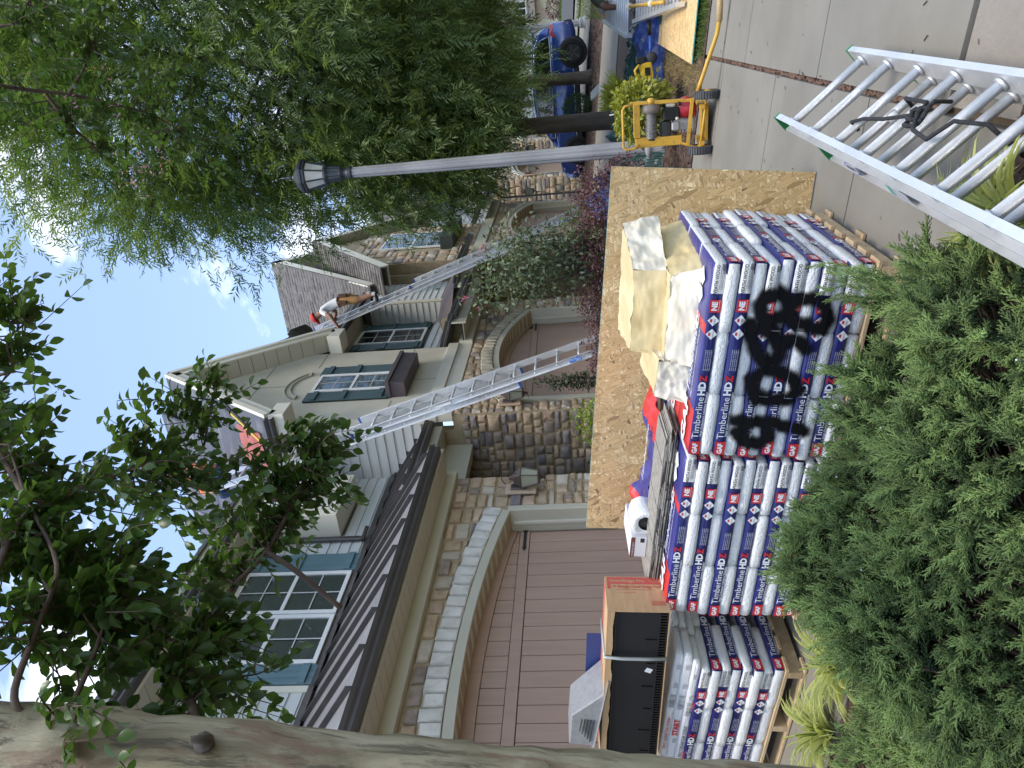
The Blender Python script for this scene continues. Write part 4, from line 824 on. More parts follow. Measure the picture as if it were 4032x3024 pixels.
# starter strip packs on the left stack
m_tint = M('red starter print', (.62,.05,.05), None, rough=.4)
e1, e2, e3 = P3ax
for i in range(6):
    lay, col_ = divmod(i, 2); b = ob('starter_strip_pack', bundle_mesh(40+i, False, L=1.0, W=.21, H=.046), m_wfilm); b.data.materials.clear(); b.data.materials.append(m_wfilm); b.data.materials.append(m_rfilm)
    b.matrix_world = mat3(e1, e2, e3, P3top + e3*(lay*.047) + e1*(.02+random.uniform(-.03,.05)+.02*lay) + e2*(col_*.22+.01+.02*lay))
    tag(b, f'white wrapped starter strip pack, {("lowest","middle","top")[lay]} {("near","far")[col_]} one under the black vents', 'shingle pack', 'white starter strip packs on the left stack')
    if col_ == 0:
        mb = MB(); Y_ = -.006; f = lambda x0, z0: (lambda x, y: (x0+x, Y_, z0+y))
        if lay == 1: put_text(mb, 'START', .05, f(.30,.008), 1, bold=.002, sx_=1.0)
        else: put_text(mb, 'PRO STARTER STRIP', .03, f(.16,.012), 1 if lay else 0, sx_=1.1)
        for k in range(6):
            x = .04+k*.16+random.uniform(0,.05)
            if not .28 < x < .48: mb.add([(x,Y_,.008),(x+.035,Y_,.008),(x+.035,Y_,.034),(x,Y_,.034)], [(0,1,2,3)], 2)
        for k in range(5): put_text(mb, 'SPECIFICATIONS / CODES', .010, f(.55+.0*k,.008+.007*k), 0)
        ob('label_print', mb, [p_black, m_tint, M('pale grey print', (.45,.46,.48), None, rough=.5)], b, fix=False)
P3s = P3top + e3*.142

# loose shingles and torn wrapper on the middle stack
m_sh2 = M('weathered wood shingle granules', (.24,.22,.185), (.38,.35,.30), 26, .95, bump=.5, bscale=220, rand=.12, c3=(.10,.09,.08), s3=120, f3=.5, stretch=(1,1,1))
e1, e2, e3 = P2ax
for i in range(9):
    o_ = P2top + e3*(.006+.0078*i) + e1*(.03+random.uniform(-.05,.06)) + e2*(.20+random.uniform(-.015,.015)); mb = MB(); n = 5; ed = [0]
    x = 0
    while x < .97: x += random.uniform(.1,.2); ed.append(min(x, 1.0))
    for q, (a, b_) in enumerate(zip(ed[:-1], ed[1:])): mb.box((a+.002, .0 if q % 2 else .012, 0), (b_-.002, .3, .0055 if q % 2 else .0035))
    b = ob('loose_shingle', mb, m_sh2); b.matrix_world = mat3(e1, e2, e3, o_)
    tag(b, f'loose grey shingle, {("lowest","second","third","fourth","fifth","sixth","seventh","eighth","top")[i]} of the bare pile on the middle stack', 'shingle', 'bare shingles piled on the middle stack')
def crumple(name, nx, ny, w_, h_, amp, seed, fr=5, fold=None):
    mb = MB(); vs = []
    for i in range(nx+1):
        for j in range(ny+1):
            x, y = i/nx*w_, j/ny*h_; n = mnoise.noise(Vector((x*fr, y*fr, seed))) + .5*mnoise.noise(Vector((x*fr*2.7, y*fr*2.7, seed+9))) + .25*abs(mnoise.noise(Vector((x*fr*7, y*fr*7, seed+4))))
            p = Vector((x + .3*amp*n, y + .3*amp*mnoise.noise(Vector((y*fr, x*fr, seed+3))), amp*n))
            if fold: p = fold(p, i/nx, j/ny)
            vs.append(p)
    mb.add(vs, [(i*(ny+1)+j, (i+1)*(ny+1)+j, (i+1)*(ny+1)+j+1, i*(ny+1)+j+1) for i in range(nx) for j in range(ny)]); return mb
wr = thing('torn_wrapper', 'torn red and blue plastic wrapper crumpled behind the bare shingles', 'wrapper', P2top); wr.matrix_world = mat3(e1, e2, e3, P2top + e2*.50 + e3*.01)
mb = crumple('x', 50, 18, 1.0, .42, .035, 3, 7, lambda p, u, v: Vector((p.x, p.y, p.z + .05 + .03*math.sin(u*9)*v)))
mb.m = [(0 if (i//18) < 12 else (1 if (i//18) < 40 else 0)) for i in range(len(mb.f))]; ob('film', mb, [m_rfilm, m_pfilm], wr, smooth=True, fix=False)
mb = MB(); f = lambda x0, y0: (lambda x, y: (x0+x, y0+y, .085+.0*math.sin((x0+x)*9)))
put_text(mb, 'GAF', .12, f(.02,.1), 0, bold=.004); put_text(mb, 'Timberline', .09, f(.45,.12), 0, shear=.2); ob('film_print', mb, [p_white], wr, fix=False)
# opened white roll and small white carton on the middle stack
e1, e2, e3 = P2ax; c = P2top + e1*.30 + e2*.42 + e3*.085
rl = thing('membrane_roll', 'white plastic-wrapped roll with black core on the middle stack', 'roll'); rl.matrix_world = mat3(e2, -e1, e3, c)
def wob(r, k): return r*(1+.07*mnoise.noise(Vector((k*1.7, r*30, 2))))
mb = MB(); mb.lathe([(.045,-.005),(.075,-.02),(.085,.0),(.086,.06),(.085,.16)], 20, (0,0,0), axis='x', cap=False); mb.v = [(x+.014*mnoise.noise(Vector((y*40,z*40,1))), y*(1+.09*mnoise.noise(Vector((y*25,z*25,x*8)))), z*(1+.09*mnoise.noise(Vector((z*25,x*8,y*25))))) for x, y, z in mb.v]; ob('wrap', mb, m_wfilm, rl, smooth=True)
mb = MB(); mb.lathe([(.0,.02),(.03,.012),(.062,.008),(.066,.03),(.066,.16)], 18, (0,0,0), axis='x'); ob('core', mb, M('black membrane', (.012,.012,.014), None, rough=.45), rl, smooth=True)
cb = thing('small_carton', 'small white carton with brown label beside the membrane roll', 'carton'); cb.matrix_world = mat3(e1, e2, e3, P2top + e1*.10 + e2*.36 + e3*.085)
ob('body', MB().box((0,0,-.01),(.14,.35,.085)), M('white card', (.68,.67,.70), None, rough=.6), cb, bevel=.003)
mb = MB(); mb.add([(.0,-.001,.06),(.14,-.001,.06),(.14,-.001,.085),(.0,-.001,.085)], [(0,1,2,3)], 0); mb.add([(.105,-.001,.006),(.135,-.001,.006),(.135,-.001,.03),(.105,-.001,.03)], [(0,1,2,3)], 1); put_text(mb, 'ROOFING NAILS', .013, lambda x, y: (.008+x, -.0018, .066+y), 2); ob('label', mb, [M('brown print', (.16,.05,.04), None, rough=.5), p_black, p_white], cb, fix=False)

# cardboard carton torn open, black ridge vents inside
m_card = M('brown cardboard', (.46,.29,.145), (.53,.35,.19), 6, .8, bump=.12, bscale=60, stretch=(1,1,6)); m_cred = M('faded red carton print', (.52,.09,.07), None, rough=.7); m_blkp = M('black plastic', (.006,.006,.0065), (.011,.011,.012), 9, .42); m_blk2 = M('black plastic matt', (.008,.008,.0085), None, rough=.6)
tilt = Vector((0,-1,-.075)).normalized(); cx_, cz_ = Vector((1,0,.02)).normalized(), None; cx_ = (cx_ - tilt*cx_.dot(tilt)).normalized(); cz_ = tilt.cross(cx_)
bo = thing('cardboard_carton', 'long torn cardboard carton with red printing lying on the left stack', 'carton'); bo.matrix_world = mat3(tilt, cx_, cz_, Vector((3.27, 4.24, 1.215)))
Lc, Dc, Hc = 1.26, .29, .345
ob('end_panel', MB().box((Lc-.004,0,0),(Lc,Dc,Hc)), m_card, bo); ob('top_panel', MB().box((0,.0,Hc-.004),(Lc-.005,Dc,Hc)), m_card, bo); ob('back_panel', MB().box((0,Dc-.004,0),(Lc-.005,Dc,Hc-.0045)), m_card, bo); ob('bottom_panel', MB().box((0,0,0),(Lc-.005,Dc-.0045,.004)), m_card, bo)
ob('torn_front_edge', MB().add([(0,0,Hc-.0045),(Lc-.005,0,Hc-.0045)] + [(Lc-.005-(Lc-.005)*i/24, 0, Hc-.03-random.uniform(0,.012)) for i in range(25)], [tuple(range(27))]), m_card, bo, fix=False)
mb = MB(); fe = lambda y0, z0: (lambda x, y: (Lc+.0012, y0-(-y) if False else y0+y, z0-x))
def rectE(y0, y1, z0, z1, mi): mb.add([(Lc+.0008,y0,z0),(Lc+.0008,y1,z0),(Lc+.0008,y1,z1),(Lc+.0008,y0,z1)], [(0,1,2,3)], mi)
rectE(.225, .285, .012, Hc-.012, 0); rectE(.185, .225, Hc-.03, Hc-.012, 0)
put_text(mb, 'OmniRidge Pro', .032, fe(.243, Hc-.025), 1, bold=.0008); put_text(mb, 'TopShingle', .026, fe(.243, .095), 1); put_text(mb, "4' Shingle Over Ridge Vent", .031, fe(.195, Hc-.045), 0, bold=.0008, sx_=.82); put_text(mb, 'with Enhanced Weather Protection', .015, fe(.175, Hc-.055), 0); put_text(mb, '10 Each   Model TSP004', .011, fe(.15, Hc-.06), 0)
for i in range(14): rectE(.05, .09, .02+i*.0055, .0225+i*.0055, 0)
ob('printing', mb, [m_cred, m_card], bo, fix=False)
mb = MB(); put_text(mb, 'OmniRidge Pro', .075, lambda x, y: (.25+x, .12+y, Hc+.0012), 0, bold=.002); mb.add([(0,.20,Hc+.0008),(Lc-.01,.20,Hc+.0008),(Lc-.01,.28,Hc+.0008),(0,.28,Hc+.0008)], [(0,1,2,3)], 0); ob('top_printing', mb, [m_cred], bo, fix=False)
mb = MB()
mb.tube([(.93,-.012,-.0),(.93,-.014,.12),(.925,-.013,.25),(.93,-.008,Hc+.004),(.93,.15,Hc+.006),(.93,Dc,Hc+.004)], .010, 6); mb.v = [(x*1.0+(.01*mnoise.noise(Vector((z*30,y*30,x)))), y, z) for x, y, z in mb.v]; ob('plastic_strap', mb, M('clear wrinkled film', (.35,.37,.36), None, rough=.12, spec=.8), bo, smooth=True)
for i in range(5):
    rv = thing('ridge_vent', f'black plastic ridge vent, {("front","second","third","fourth","rear")[i]} one in the torn carton', 'ridge vent', group='black ridge vents in the carton'); rv.matrix_world = mat3(tilt, cx_, cz_, Vector((3.27, 4.24, 1.215)) + tilt*.01 + cx_*(.012+.052*i) + cz_*.006)
    Lr = Lc-.03; ob('panel', MB().box((0,.012,.03),(Lr,.018,.30)), m_blk2, rv)
    mb = MB()
    for k in range(60): x = k*Lr/60; mb.box((x+.003,.0,.006),(x+.012,.02,.042)); mb.box((x+.003,.002,.292),(x+.012,.02,.318))
    tag(ob('baffle_teeth', mb, m_blkp, rv, fix=False), kind='stuff'); ob('edge_rail', MB().box((0,-.002,.042),(Lr,.02,.05)).box((0,-.002,.284),(Lr,.02,.292)).box((0,-.002,.0),(Lr,.02,.006)), m_blkp, rv)
    if i == 0:
        for k in range(6): ob('rib', MB().box((.12+.18*k,.004,.05),(.13+.18*k,.0125,.10+.02*(k % 2))), m_blkp, rv)
        ob('sticker', MB().add([(.77,.0105,.075),(.80,.0105,.06),(.815,.0105,.095),(.785,.0105,.11)], [(0,1,2,3)]), p_grey, rv, fix=False)
# grey vent hood on the carton
m_gpl = M('grey moulded plastic', (.22,.22,.225), (.27,.27,.275), 30, .5, bump=.3, bscale=120); m_gdk = M('dark grille', (.05,.05,.05), None, rough=.6)
vh = thing('roof_vent_hood', 'grey plastic roof vent hood with louvred end on the black vents', 'vent hood'); vh.matrix_world = mat3(tilt, cx_, cz_, Vector((3.27, 4.24, 1.215)) + tilt*.02 + cx_*.0 + cz_*(Hc+.012)) @ Matrix.Rotation(rad(7), 4, 'Y') @ Matrix.Translation((.10,-.02,.05))
ob('flange', MB().box((0,0,0),(.62,.34,.006)), m_gpl, vh, bevel=.003)
hood = MB(); hood.add([(.06,.03,.006),(.50,.03,.006),(.50,.31,.006),(.06,.31,.006),(.03,.05,.15),(.27,.05,.17),(.27,.29,.17),(.03,.29,.15)], [(0,1,5,4),(1,2,6,5),(2,3,7,6),(4,5,6,7)]); ob('hood', hood, m_gpl, vh, bevel=.008)
ob('louvre_back', MB().add([(.075,.05,.015),(.075,.29,.015),(.05,.27,.135),(.05,.07,.135)], [(0,1,2,3)]), m_gdk, vh, fix=False)
mb = MB()
for k in range(6): z = .022+k*.02; mb.box((.047-.0*k,.045,z),(.062,.295,z+.004))
for k in range(11): y = .06+k*.0215; mb.box((.048,y,.015),(.06,y+.003,.135))
ob('louvre_grid', mb, m_gpl, vh, fix=False)
mb = MB()
for k in range(5): z = .03+k*.018; mb.box((.09+.02*k,.026,z),(.27,.032,z+.006))
ob('side_louvres', mb, m_gdk, vh, fix=False)
bs = ob('blue_board', MB().box((-.5,0,0),(.12,.006,.36)), M('blue plastic sheet', (.03,.05,.18), None, rough=.4)); bs.matrix_world = mat3(tilt, cx_, cz_, Vector((3.57, 3.55, 1.245))); tag(bs, 'thin blue board standing behind the cardboard carton', 'board')

# insulation chunks on the right stack
m_kraft = M('yellow insulation facing', (.56,.44,.22), (.66,.55,.32), 4, .92, bump=.12, bscale=40, c3=(.50,.37,.18), s3=7, f3=.35); m_fib = M('white glass fibre', (.72,.65,.50), (.80,.75,.63), 5, .98, bump=.18, bscale=60, c3=(.70,.58,.42), s3=9, f3=.3)
def chunk(label, P, tint_sides=(0,0,0,0), seed=0, amp=.016):
    """P: 8 corners, bottom ring then top ring"""
    t = thing('insulation_batt', label, 'insulation', Vector(P[0])); n = 22; P = [Vector(p) for p in P]
    def bil(a, b, c, d, u, v): return a*(1-u)*(1-v)+b*u*(1-v)+c*u*v+d*(1-u)*v
    def face(a, b, c, d, rough_): 
        mb = MB(); N = (b-a).cross(d-a).normalized(); vs = []
        for i in range(n+1):
            for j in range(n+1):
                u, v = i/n, j/n; p = bil(a,b,c,d,u,v); k = mnoise.noise(p*9+Vector((seed,0,0)))+.6*mnoise.noise(p*24); edge = min(u, 1-u, v, 1-v)
                q = p + N*(amp*(k + (.30*mnoise.noise(p*55) if rough_ else 0))*(1.0 if rough_ else .35)); w_ = (mnoise.noise(p*14+Vector((0,seed,0)))+.5*mnoise.noise(p*40))*.009; vs.append(q + Vector((w_, w_, -w_)))
        mb.add(vs, [(i*(n+1)+j, (i+1)*(n+1)+j, (i+1)*(n+1)+j+1, i*(n+1)+j+1) for i in range(n) for j in range(n)]); return mb
    fs = [('top', 4,5,6,7), ('front', 0,1,5,4), ('right_end', 1,2,6,5), ('back', 2,3,7,6), ('left_end', 3,0,4,7)]
    for q, (nm, a, b, c, d) in enumerate(fs):
        soft = q > 0 and not tint_sides[q-1]; ob(nm+'_face', face(P[a],P[b],P[c],P[d], soft), m_fib if soft else m_kraft, t, world=True, smooth=True, fix=False)
    ob('core', MB().add([P[0].lerp(P[6],.06),P[1].lerp(P[7],.06),P[2].lerp(P[4],.06),P[3].lerp(P[5],.06),P[4].lerp(P[2],.08),P[5].lerp(P[3],.08),P[6].lerp(P[0],.08),P[7].lerp(P[1],.08)], [(0,3,2,1),(4,5,6,7),(0,1,5,4),(1,2,6,5),(2,3,7,6),(3,0,4,7)]), m_fib, t, world=True)
    return t
chunk('lower yellow insulation slab with printed face on the right stack', [(3.50,1.62,.985),(3.54,1.12,.93),(4.22,1.05,.90),(4.22,1.60,.96),(3.55,1.60,1.12),(3.60,1.17,1.08),(4.22,1.09,1.08),(4.2,1.58,1.13)], (0,1,0,0), 1)
chunk('upper yellow insulation slab with cracked face and torn white end', [(3.66,1.62,1.115),(3.68,1.17,1.085),(4.15,1.0,1.08),(4.2,1.66,1.12),(3.70,1.60,1.275),(3.72,1.17,1.245),(4.12,1.03,1.27),(4.2,1.67,1.315)], (1,0,0,0), 5)
chunk('torn white and pinkish insulation lump left of the slabs', [(3.52,1.83,1.02),(3.52,1.60,.985),(4.0,1.55,.98),(4.0,1.86,1.02),(3.56,1.80,1.165),(3.55,1.60,1.14),(3.98,1.58,1.20),(3.98,1.82,1.20)], (0,0,0,0), 9, .024)

# OSB sheets
def osb_mat(name, seed, gain=1.0):
    m = bpy.data.materials.new(name); m.use_nodes = True; t = m.node_tree; b = t.nodes['Principled BSDF']; lk = t.links.new; b.inputs['Roughness'].default_value = .72
    tcn = node(t, 'ShaderNodeTexCoord'); prev = None; hprev = None
    pal = [(.36,.235,.10),(.47,.325,.155),(.55,.40,.21),(.62,.47,.265),(.42,.285,.13)]
    for q, (ang, s) in enumerate([(.2, 1.0), (1.3, .9), (2.2, 1.15), (-.5, 1.3), (.8, .8)]):
        rot_ = node(t, 'ShaderNodeMapping'); rot_.inputs['Rotation'].default_value = (0, 0, ang+seed); lk(tcn.outputs['Object'], rot_.inputs[0]); mpn = node(t, 'ShaderNodeMapping'); mpn.inputs['Scale'].default_value = (13*s, 62*s, 1); mpn.inputs['Location'].default_value = (q*3.7, q*1.9+seed, 0); lk(rot_.outputs[0], mpn.inputs[0])
        wz = node(t, 'ShaderNodeTexNoise'); wz.inputs['Scale'].default_value = 3; 
        vo = node(t, 'ShaderNodeTexVoronoi'); vo.inputs['Scale'].default_value = 1; vo.inputs['Randomness'].default_value = 1; lk(mpn.outputs[0], vo.inputs['Vector'])
        sp = node(t, 'ShaderNodeSeparateColor'); lk(vo.outputs['Color'], sp.inputs[0]); r = node(t, 'ShaderNodeValToRGB'); r.color_ramp.interpolation = 'CONSTANT' if False else 'LINEAR'; el = r.color_ramp.elements
        el[0].color = (*[c*gain for c in pal[q]], 1); el[1].color = (*[min(1, c*gain*(1.0,1.16,.92,1.1,1.04)[q]) for c in pal[(q+2) % 5]], 1); e = el.new(.05); e.color = (*[c*gain*.9 for c in pal[q]], 1); el[0].color = (.15*gain,.085*gain,.035*gain,1)
        lk(sp.outputs[0], r.inputs[0]); ve = node(t, 'ShaderNodeTexVoronoi', feature='DISTANCE_TO_EDGE'); ve.inputs['Scale'].default_value = 1; lk(mpn.outputs[0], ve.inputs['Vector']); re_ = node(t, 'ShaderNodeValToRGB'); re_.color_ramp.elements[0].color = (.62,.56,.48,1); re_.color_ramp.elements[1].position = .07; me_ = node(t, 'ShaderNodeMixRGB', blend_type='MULTIPLY'); me_.inputs[0].default_value = 1; lk(ve.outputs['Distance'], re_.inputs[0]); lk(r.outputs[0], me_.inputs[1]); lk(re_.outputs[0], me_.inputs[2]); rc_ = me_.outputs[0]
        if prev is None: prev = rc_; hprev = sp.outputs[1]
        else:
            gt = node(t, 'ShaderNodeMath', operation='GREATER_THAN'); gt.inputs[1].default_value = .55; lk(sp.outputs[2], gt.inputs[0]); mxn = node(t, 'ShaderNodeMixRGB'); lk(gt.outputs[0], mxn.inputs[0]); lk(prev, mxn.inputs[1]); lk(rc_, mxn.inputs[2]); prev = mxn.outputs[0]
            mh = node(t, 'ShaderNodeMixRGB'); lk(gt.outputs[0], mh.inputs[0]); lk(hprev, mh.inputs[1]); lk(sp.outputs[1], mh.inputs[2]); hprev = mh.outputs[0]
    bp = node(t, 'ShaderNodeBump'); bp.inputs['Strength'].default_value = .35; bp.inputs['Distance'].default_value = .004; lk(hprev, bp.inputs['Height']); lk(bp.outputs[0], b.inputs['Normal']); lk(prev, b.inputs['Base Color']); return m
m_osb = osb_mat('strand board', .3, 1.5); m_osb2 = osb_mat('pale strand board', 1.4, 1.6); m_teal = M('teal edge sealer', (.05,.36,.35), (.08,.45,.42), 12, .6)
def osb(label, mt, w_, h_, mat):
    mb = MB(); mb.box((0,0,0),(w_,h_,.011)); mb.m = [0,0,1,1,1,1]; o = ob('strand_board_sheet', mb, [mat, m_teal], fix=False); o.matrix_world = mt; return tag(o, label, 'board')
TL, TR, BR = Vector((4.405,3.24,1.575)), Vector((4.63,.81,1.30)), Vector((4.70,.893,.105))
ex = (TL-TR).normalized(); ey = (BR-TR); ey = (ey-ex*ey.dot(ex)).normalized(); osb('large oriented strand board leaning behind the shingle stacks', mat3(ex, ey, ex.cross(ey), TR), 2.44, 1.20, m_osb)
a, b_, c_ = Vector((8.78,.56,gz(8.78,.56)+.07)), Vector((8.30,-.60,gz(8.3,-.6)+.10)), Vector((11.1,.43,gz(11.1,.43)+.10)); ex = (c_-a).normalized(); ey = (b_-a); ey = (ey-ex*ey.dot(ex)).normalized(); osb('pale strand board lying on the grass beside the driveway', mat3(ex, ey, ex.cross(ey), a), 2.44, 1.2, m_osb2)
# ------------------------------------------------------------------ ladders
m_alu = M('brushed aluminium', (.68,.69,.70), (.80,.81,.82), 3, .38, metal=.6, bump=.12, bscale=60, bstretch=(40,40,1), c3=(.45,.45,.45), s3=6, f3=.4)
m_alur = M('ribbed aluminium rung', (.68,.69,.70), (.80,.81,.82), 3, .33, metal=.65, bump=.5, bscale=30, bstretch=(1,60,60))
m_grn = M('green end cap', (.02,.22,.07), None, rough=.5); m_blu = M('blue end cap', (.03,.08,.35), None, rough=.5); m_rope = M('black rope', (.012,.012,.014), (.03,.03,.032), 80, .7, bump=.6, bscale=200)
m_stk = M('blue sticker', (.05,.16,.55), (.35,.45,.7), 30, .4)
def rail(parent, a, d, L_, n, w_, side, cap, capm=None, depth=.082, fl=.028, mat=None):
    """channel rail from a along d; n = ladder normal, w_ = width direction, side = which way the flanges point"""
    a, d, n, w_ = Vector(a), Vector(d), Vector(n), Vector(w_)*side; t = .0035; h = depth/2
    P = [(-h,0),(-h,fl),(-h+t,fl),(-h+t,t),(h-t,t),(h-t,fl),(h,fl),(h,0)]; mb = MB(); mb.prism([a + n*p[0] + w_*p[1] for p in P], d*L_); r = ob('rail', mb, mat or m_alu, parent, world=True)
    for s, e in ((0, 'lo'), (1, 'hi')):
        if e in cap:
            q = a + d*(L_*s); mb = MB(); mb.prism([q + n*x + w_*y for x, y in ((-h+.001,.001),(-h+.001,fl+.003),(h-.001,fl+.003),(h-.001,.001))], d*(.03 if s else -.03)); mb.prism([q + n*x + w_*y for x, y in ((-h-.003,-.002),(-h-.003,fl+.004),(h+.003,fl+.004),(h+.003,-.002))], d*(.008 if s else -.008)); ob('end_cap', mb, capm or m_grn, r, world=True)
    return r
def section(parent, a, d, w_, L_, W_, n, first=.16, sp=.305, cap=(), capm=None, rr=.017, rungs=True, plates=False):
    """a: middle of the lower end"""
    a, d, w_, n = (Vector(q).normalized() if i else Vector(q) for i, q in enumerate((a, d, w_, n)))
    R = [rail(parent, a + w_*(s*W_/2), d, L_, n, w_, s, cap, capm) for s in (-1, 1)]; x = first
    while rungs and x < L_-.05:
        c = a + d*x; ob('rung', MB().tube([c - w_*(W_/2+.006), c + w_*(W_/2+.006)], rr, 10), m_alur, parent, world=True, smooth=True)
        if plates:
            for s in (-1, 1): mb = MB(); mb.tube([c + w_*(s*(W_/2-.012)), c + w_*(s*(W_/2-.002))], rr*1.45, 12); mb.tube([c + w_*(s*(W_/2+.004)), c + w_*(s*(W_/2+.012))], rr*1.3, 12); ob('rung_collar', mb, m_alu, parent, world=True, smooth=True)
        x += sp
    return R
# ladder lying in the foreground, tipped onto its lower rail
lf = thing('extension_ladder', 'aluminium extension ladder with green end caps lying across the foreground', 'ladder', (4.0,.42,.33))
A_l, A_r = Vector((4.0,.545,.476)), Vector((4.0,.291,.184)); wv = (A_r-A_l).normalized(); dv = Vector((-1,.012,-.012)).normalized(); wv = (wv-dv*wv.dot(dv)).normalized(); nv_ = dv.cross(wv).normalized()
if nv_.z < 0: nv_ = -nv_
midA = (A_l+A_r)/2; Wl = .387
section(lf, midA, dv, wv, 3.3, Wl, nv_, cap=('lo',), first=.14, rr=.0185, plates=True); section(lf, midA + dv*.42 - nv_*.115 + wv*.03, dv, wv, 2.8, Wl+.03, nv_, cap=('lo',), first=.20, rr=.0185, plates=True)
q = midA + dv*.42 - nv_*.115 + wv*.03 - wv*((Wl+.03)/2+.0295)
mb = MB(); c = q + dv*.36; o2 = -wv*.0006
for sc_, mi in ((1,0),(.86,1)):
    mb.add([c + o2*(1+.5*mi) + dv*(.075*sc_*math.cos(a)) + nv_*(.032*sc_*math.sin(a)) for a in lin(0, 2*math.pi*23/24, 24)], [tuple(range(24))], mi)
fl_ = Vector(dv); put_text(mb, 'WERNER', .03, lambda x, y: c + o2*2.2 + dv*(-.055+x) + nv_*(y-.010)*1, 2, sx_=.85, bold=.001)
ob('oval_sticker', mb, [M('violet sticker', (.10,.08,.42), None, rough=.35), M('pale sticker', (.55,.58,.62), None, rough=.35), p_black], lf, world=True, fix=False)
mb = MB(); c2 = q + dv*.83; mb.add([c2 + o2 + dv*x + nv_*y for x, y in ((-.09,-.025),(.09,-.025),(.09,.025),(-.09,.025))], [(0,1,2,3)], 0); mb.add([c2 + o2*2 + dv*x + nv_*y for x, y in ((-.09,-.025),(-.05,-.025),(-.05,.025),(-.09,.025))], [(0,1,2,3)], 1); ob('sticker', mb, [M('grey sticker', (.42,.44,.48), None, rough=.3), M('teal sticker', (.05,.35,.28), None, rough=.3)], lf, world=True, fix=False)
ob('rung_clip', MB().tube([midA + dv*.77 - nv_*.09 + wv*.02, midA + dv*.77 - nv_*.05 + wv*.02], .022, 10), M('clear plastic clip', (.6,.6,.6), None, rough=.2), lf, world=True, smooth=True)
rp_ = thing('rope', 'black rope knotted around the rungs of the foreground ladder', 'rope', midA + dv*1.2)
def arc(c, r, a0, a1, n=14, u=None, v=None, wob_=.0): return [c + u*(r*math.cos(a)) + v*(r*math.sin(a)) + nv_*(wob_*math.sin(3*a)) for a in lin(a0, a1, n)]
kc = midA + dv*1.19 + nv_*.035 - wv*.01
mb = MB(); mb.tube([midA + dv*.76 - wv*.10 - nv_*.02, midA + dv*.755 - wv*.10 + nv_*.026, midA + dv*.83 - wv*.075 + nv_*.03, midA + dv*.98 - wv*.05 + nv_*.03, kc - dv*.05, kc], .0075, 7)
mb.tube(arc(kc, .042, 0, 2*math.pi, 18, dv, wv, .006), .0085, 7); mb.tube(arc(kc + nv_*.012, .022, .5, 2*math.pi+.3, 14, dv, wv, .01), .0085, 7)
mb.tube([kc, kc + wv*.06 - dv*.04, midA + dv*.97 + wv*.05 + nv_*.026, midA + dv*.915 + wv*.06 + nv_*.012, midA + dv*.92 + wv*.06 - nv_*.09], .0075, 7); mb.tube([kc, kc + dv*.09 - wv*.05 + nv_*.01, kc + dv*.2 - wv*.06, kc + dv*.24 + wv*.02 + nv_*.005, kc + dv*.30 + wv*.07 - nv_*.05, kc + dv*.32 + wv*.09 - nv_*.2], .0075, 7); mb.tube([kc, kc + wv*.07 + nv_*.0, kc + wv*.12 - dv*.05 - nv_*.06], .0075, 7)
ob('strand', mb, m_rope, rp_, world=True, smooth=True)
# two ladders leaning on the houses
def lean(label, foot, top, W_, ov, L1, capm):
    foot, top = Vector(foot), Vector(top); d = (top-foot).normalized(); w_ = Vector((1,0,0)); n = d.cross(w_).normalized(); n = n if n.y < 0 else -n
    t = thing('extension_ladder', label, 'ladder', foot); Lt = (top-foot).length
    section(t, foot, d, w_, L1, W_, n, cap=('lo','hi'), capm=capm); section(t, foot + d*ov + n*-.09, d, w_, Lt-ov, W_-.03, n, cap=('lo','hi'), capm=capm)
    f2 = foot + d*1.05
    for s in (-1, 1): ob('shoe', MB().box((foot.x+s*W_/2-.03,foot.y-.06,foot.z-.03),(foot.x+s*W_/2+.03,foot.y+.06,foot.z+.005)), m_gdk, t, world=True)
    ob('sticker', MB().add([f2 + w_*(-W_/2-.0295) + n*x + d*y for x, y in ((-.03,0),(.03,0),(.03,.16),(-.03,.16))], [(0,1,2,3)]), m_stk, t, world=True, fix=False)
    f3 = foot + d*2.9
    ob('sticker', MB().add([f3 + w_*(-W_/2-.0296) + n*x + d*y for x, y in ((-.02,0),(.02,0),(.02,.22),(-.02,.22))], [(0,1,2,3)]), p_grey, t, world=True, fix=False)
    return d, n
d1, n1 = lean('long aluminium ladder leaning against the roof edge beside the stucco gable', (9.22,3.62,gz(9.4,3.62)+.03), (9.25,5.62,7.0), .43, 1.95, 4.4, m_blu)
d2, n2 = lean('aluminium ladder the red-capped man stands on, leaning on the far eave', (15.35,3.25,gz(15.3,3.2)+.03), (15.35,5.66,7.55), .43, 2.2, 4.6, m_blu)

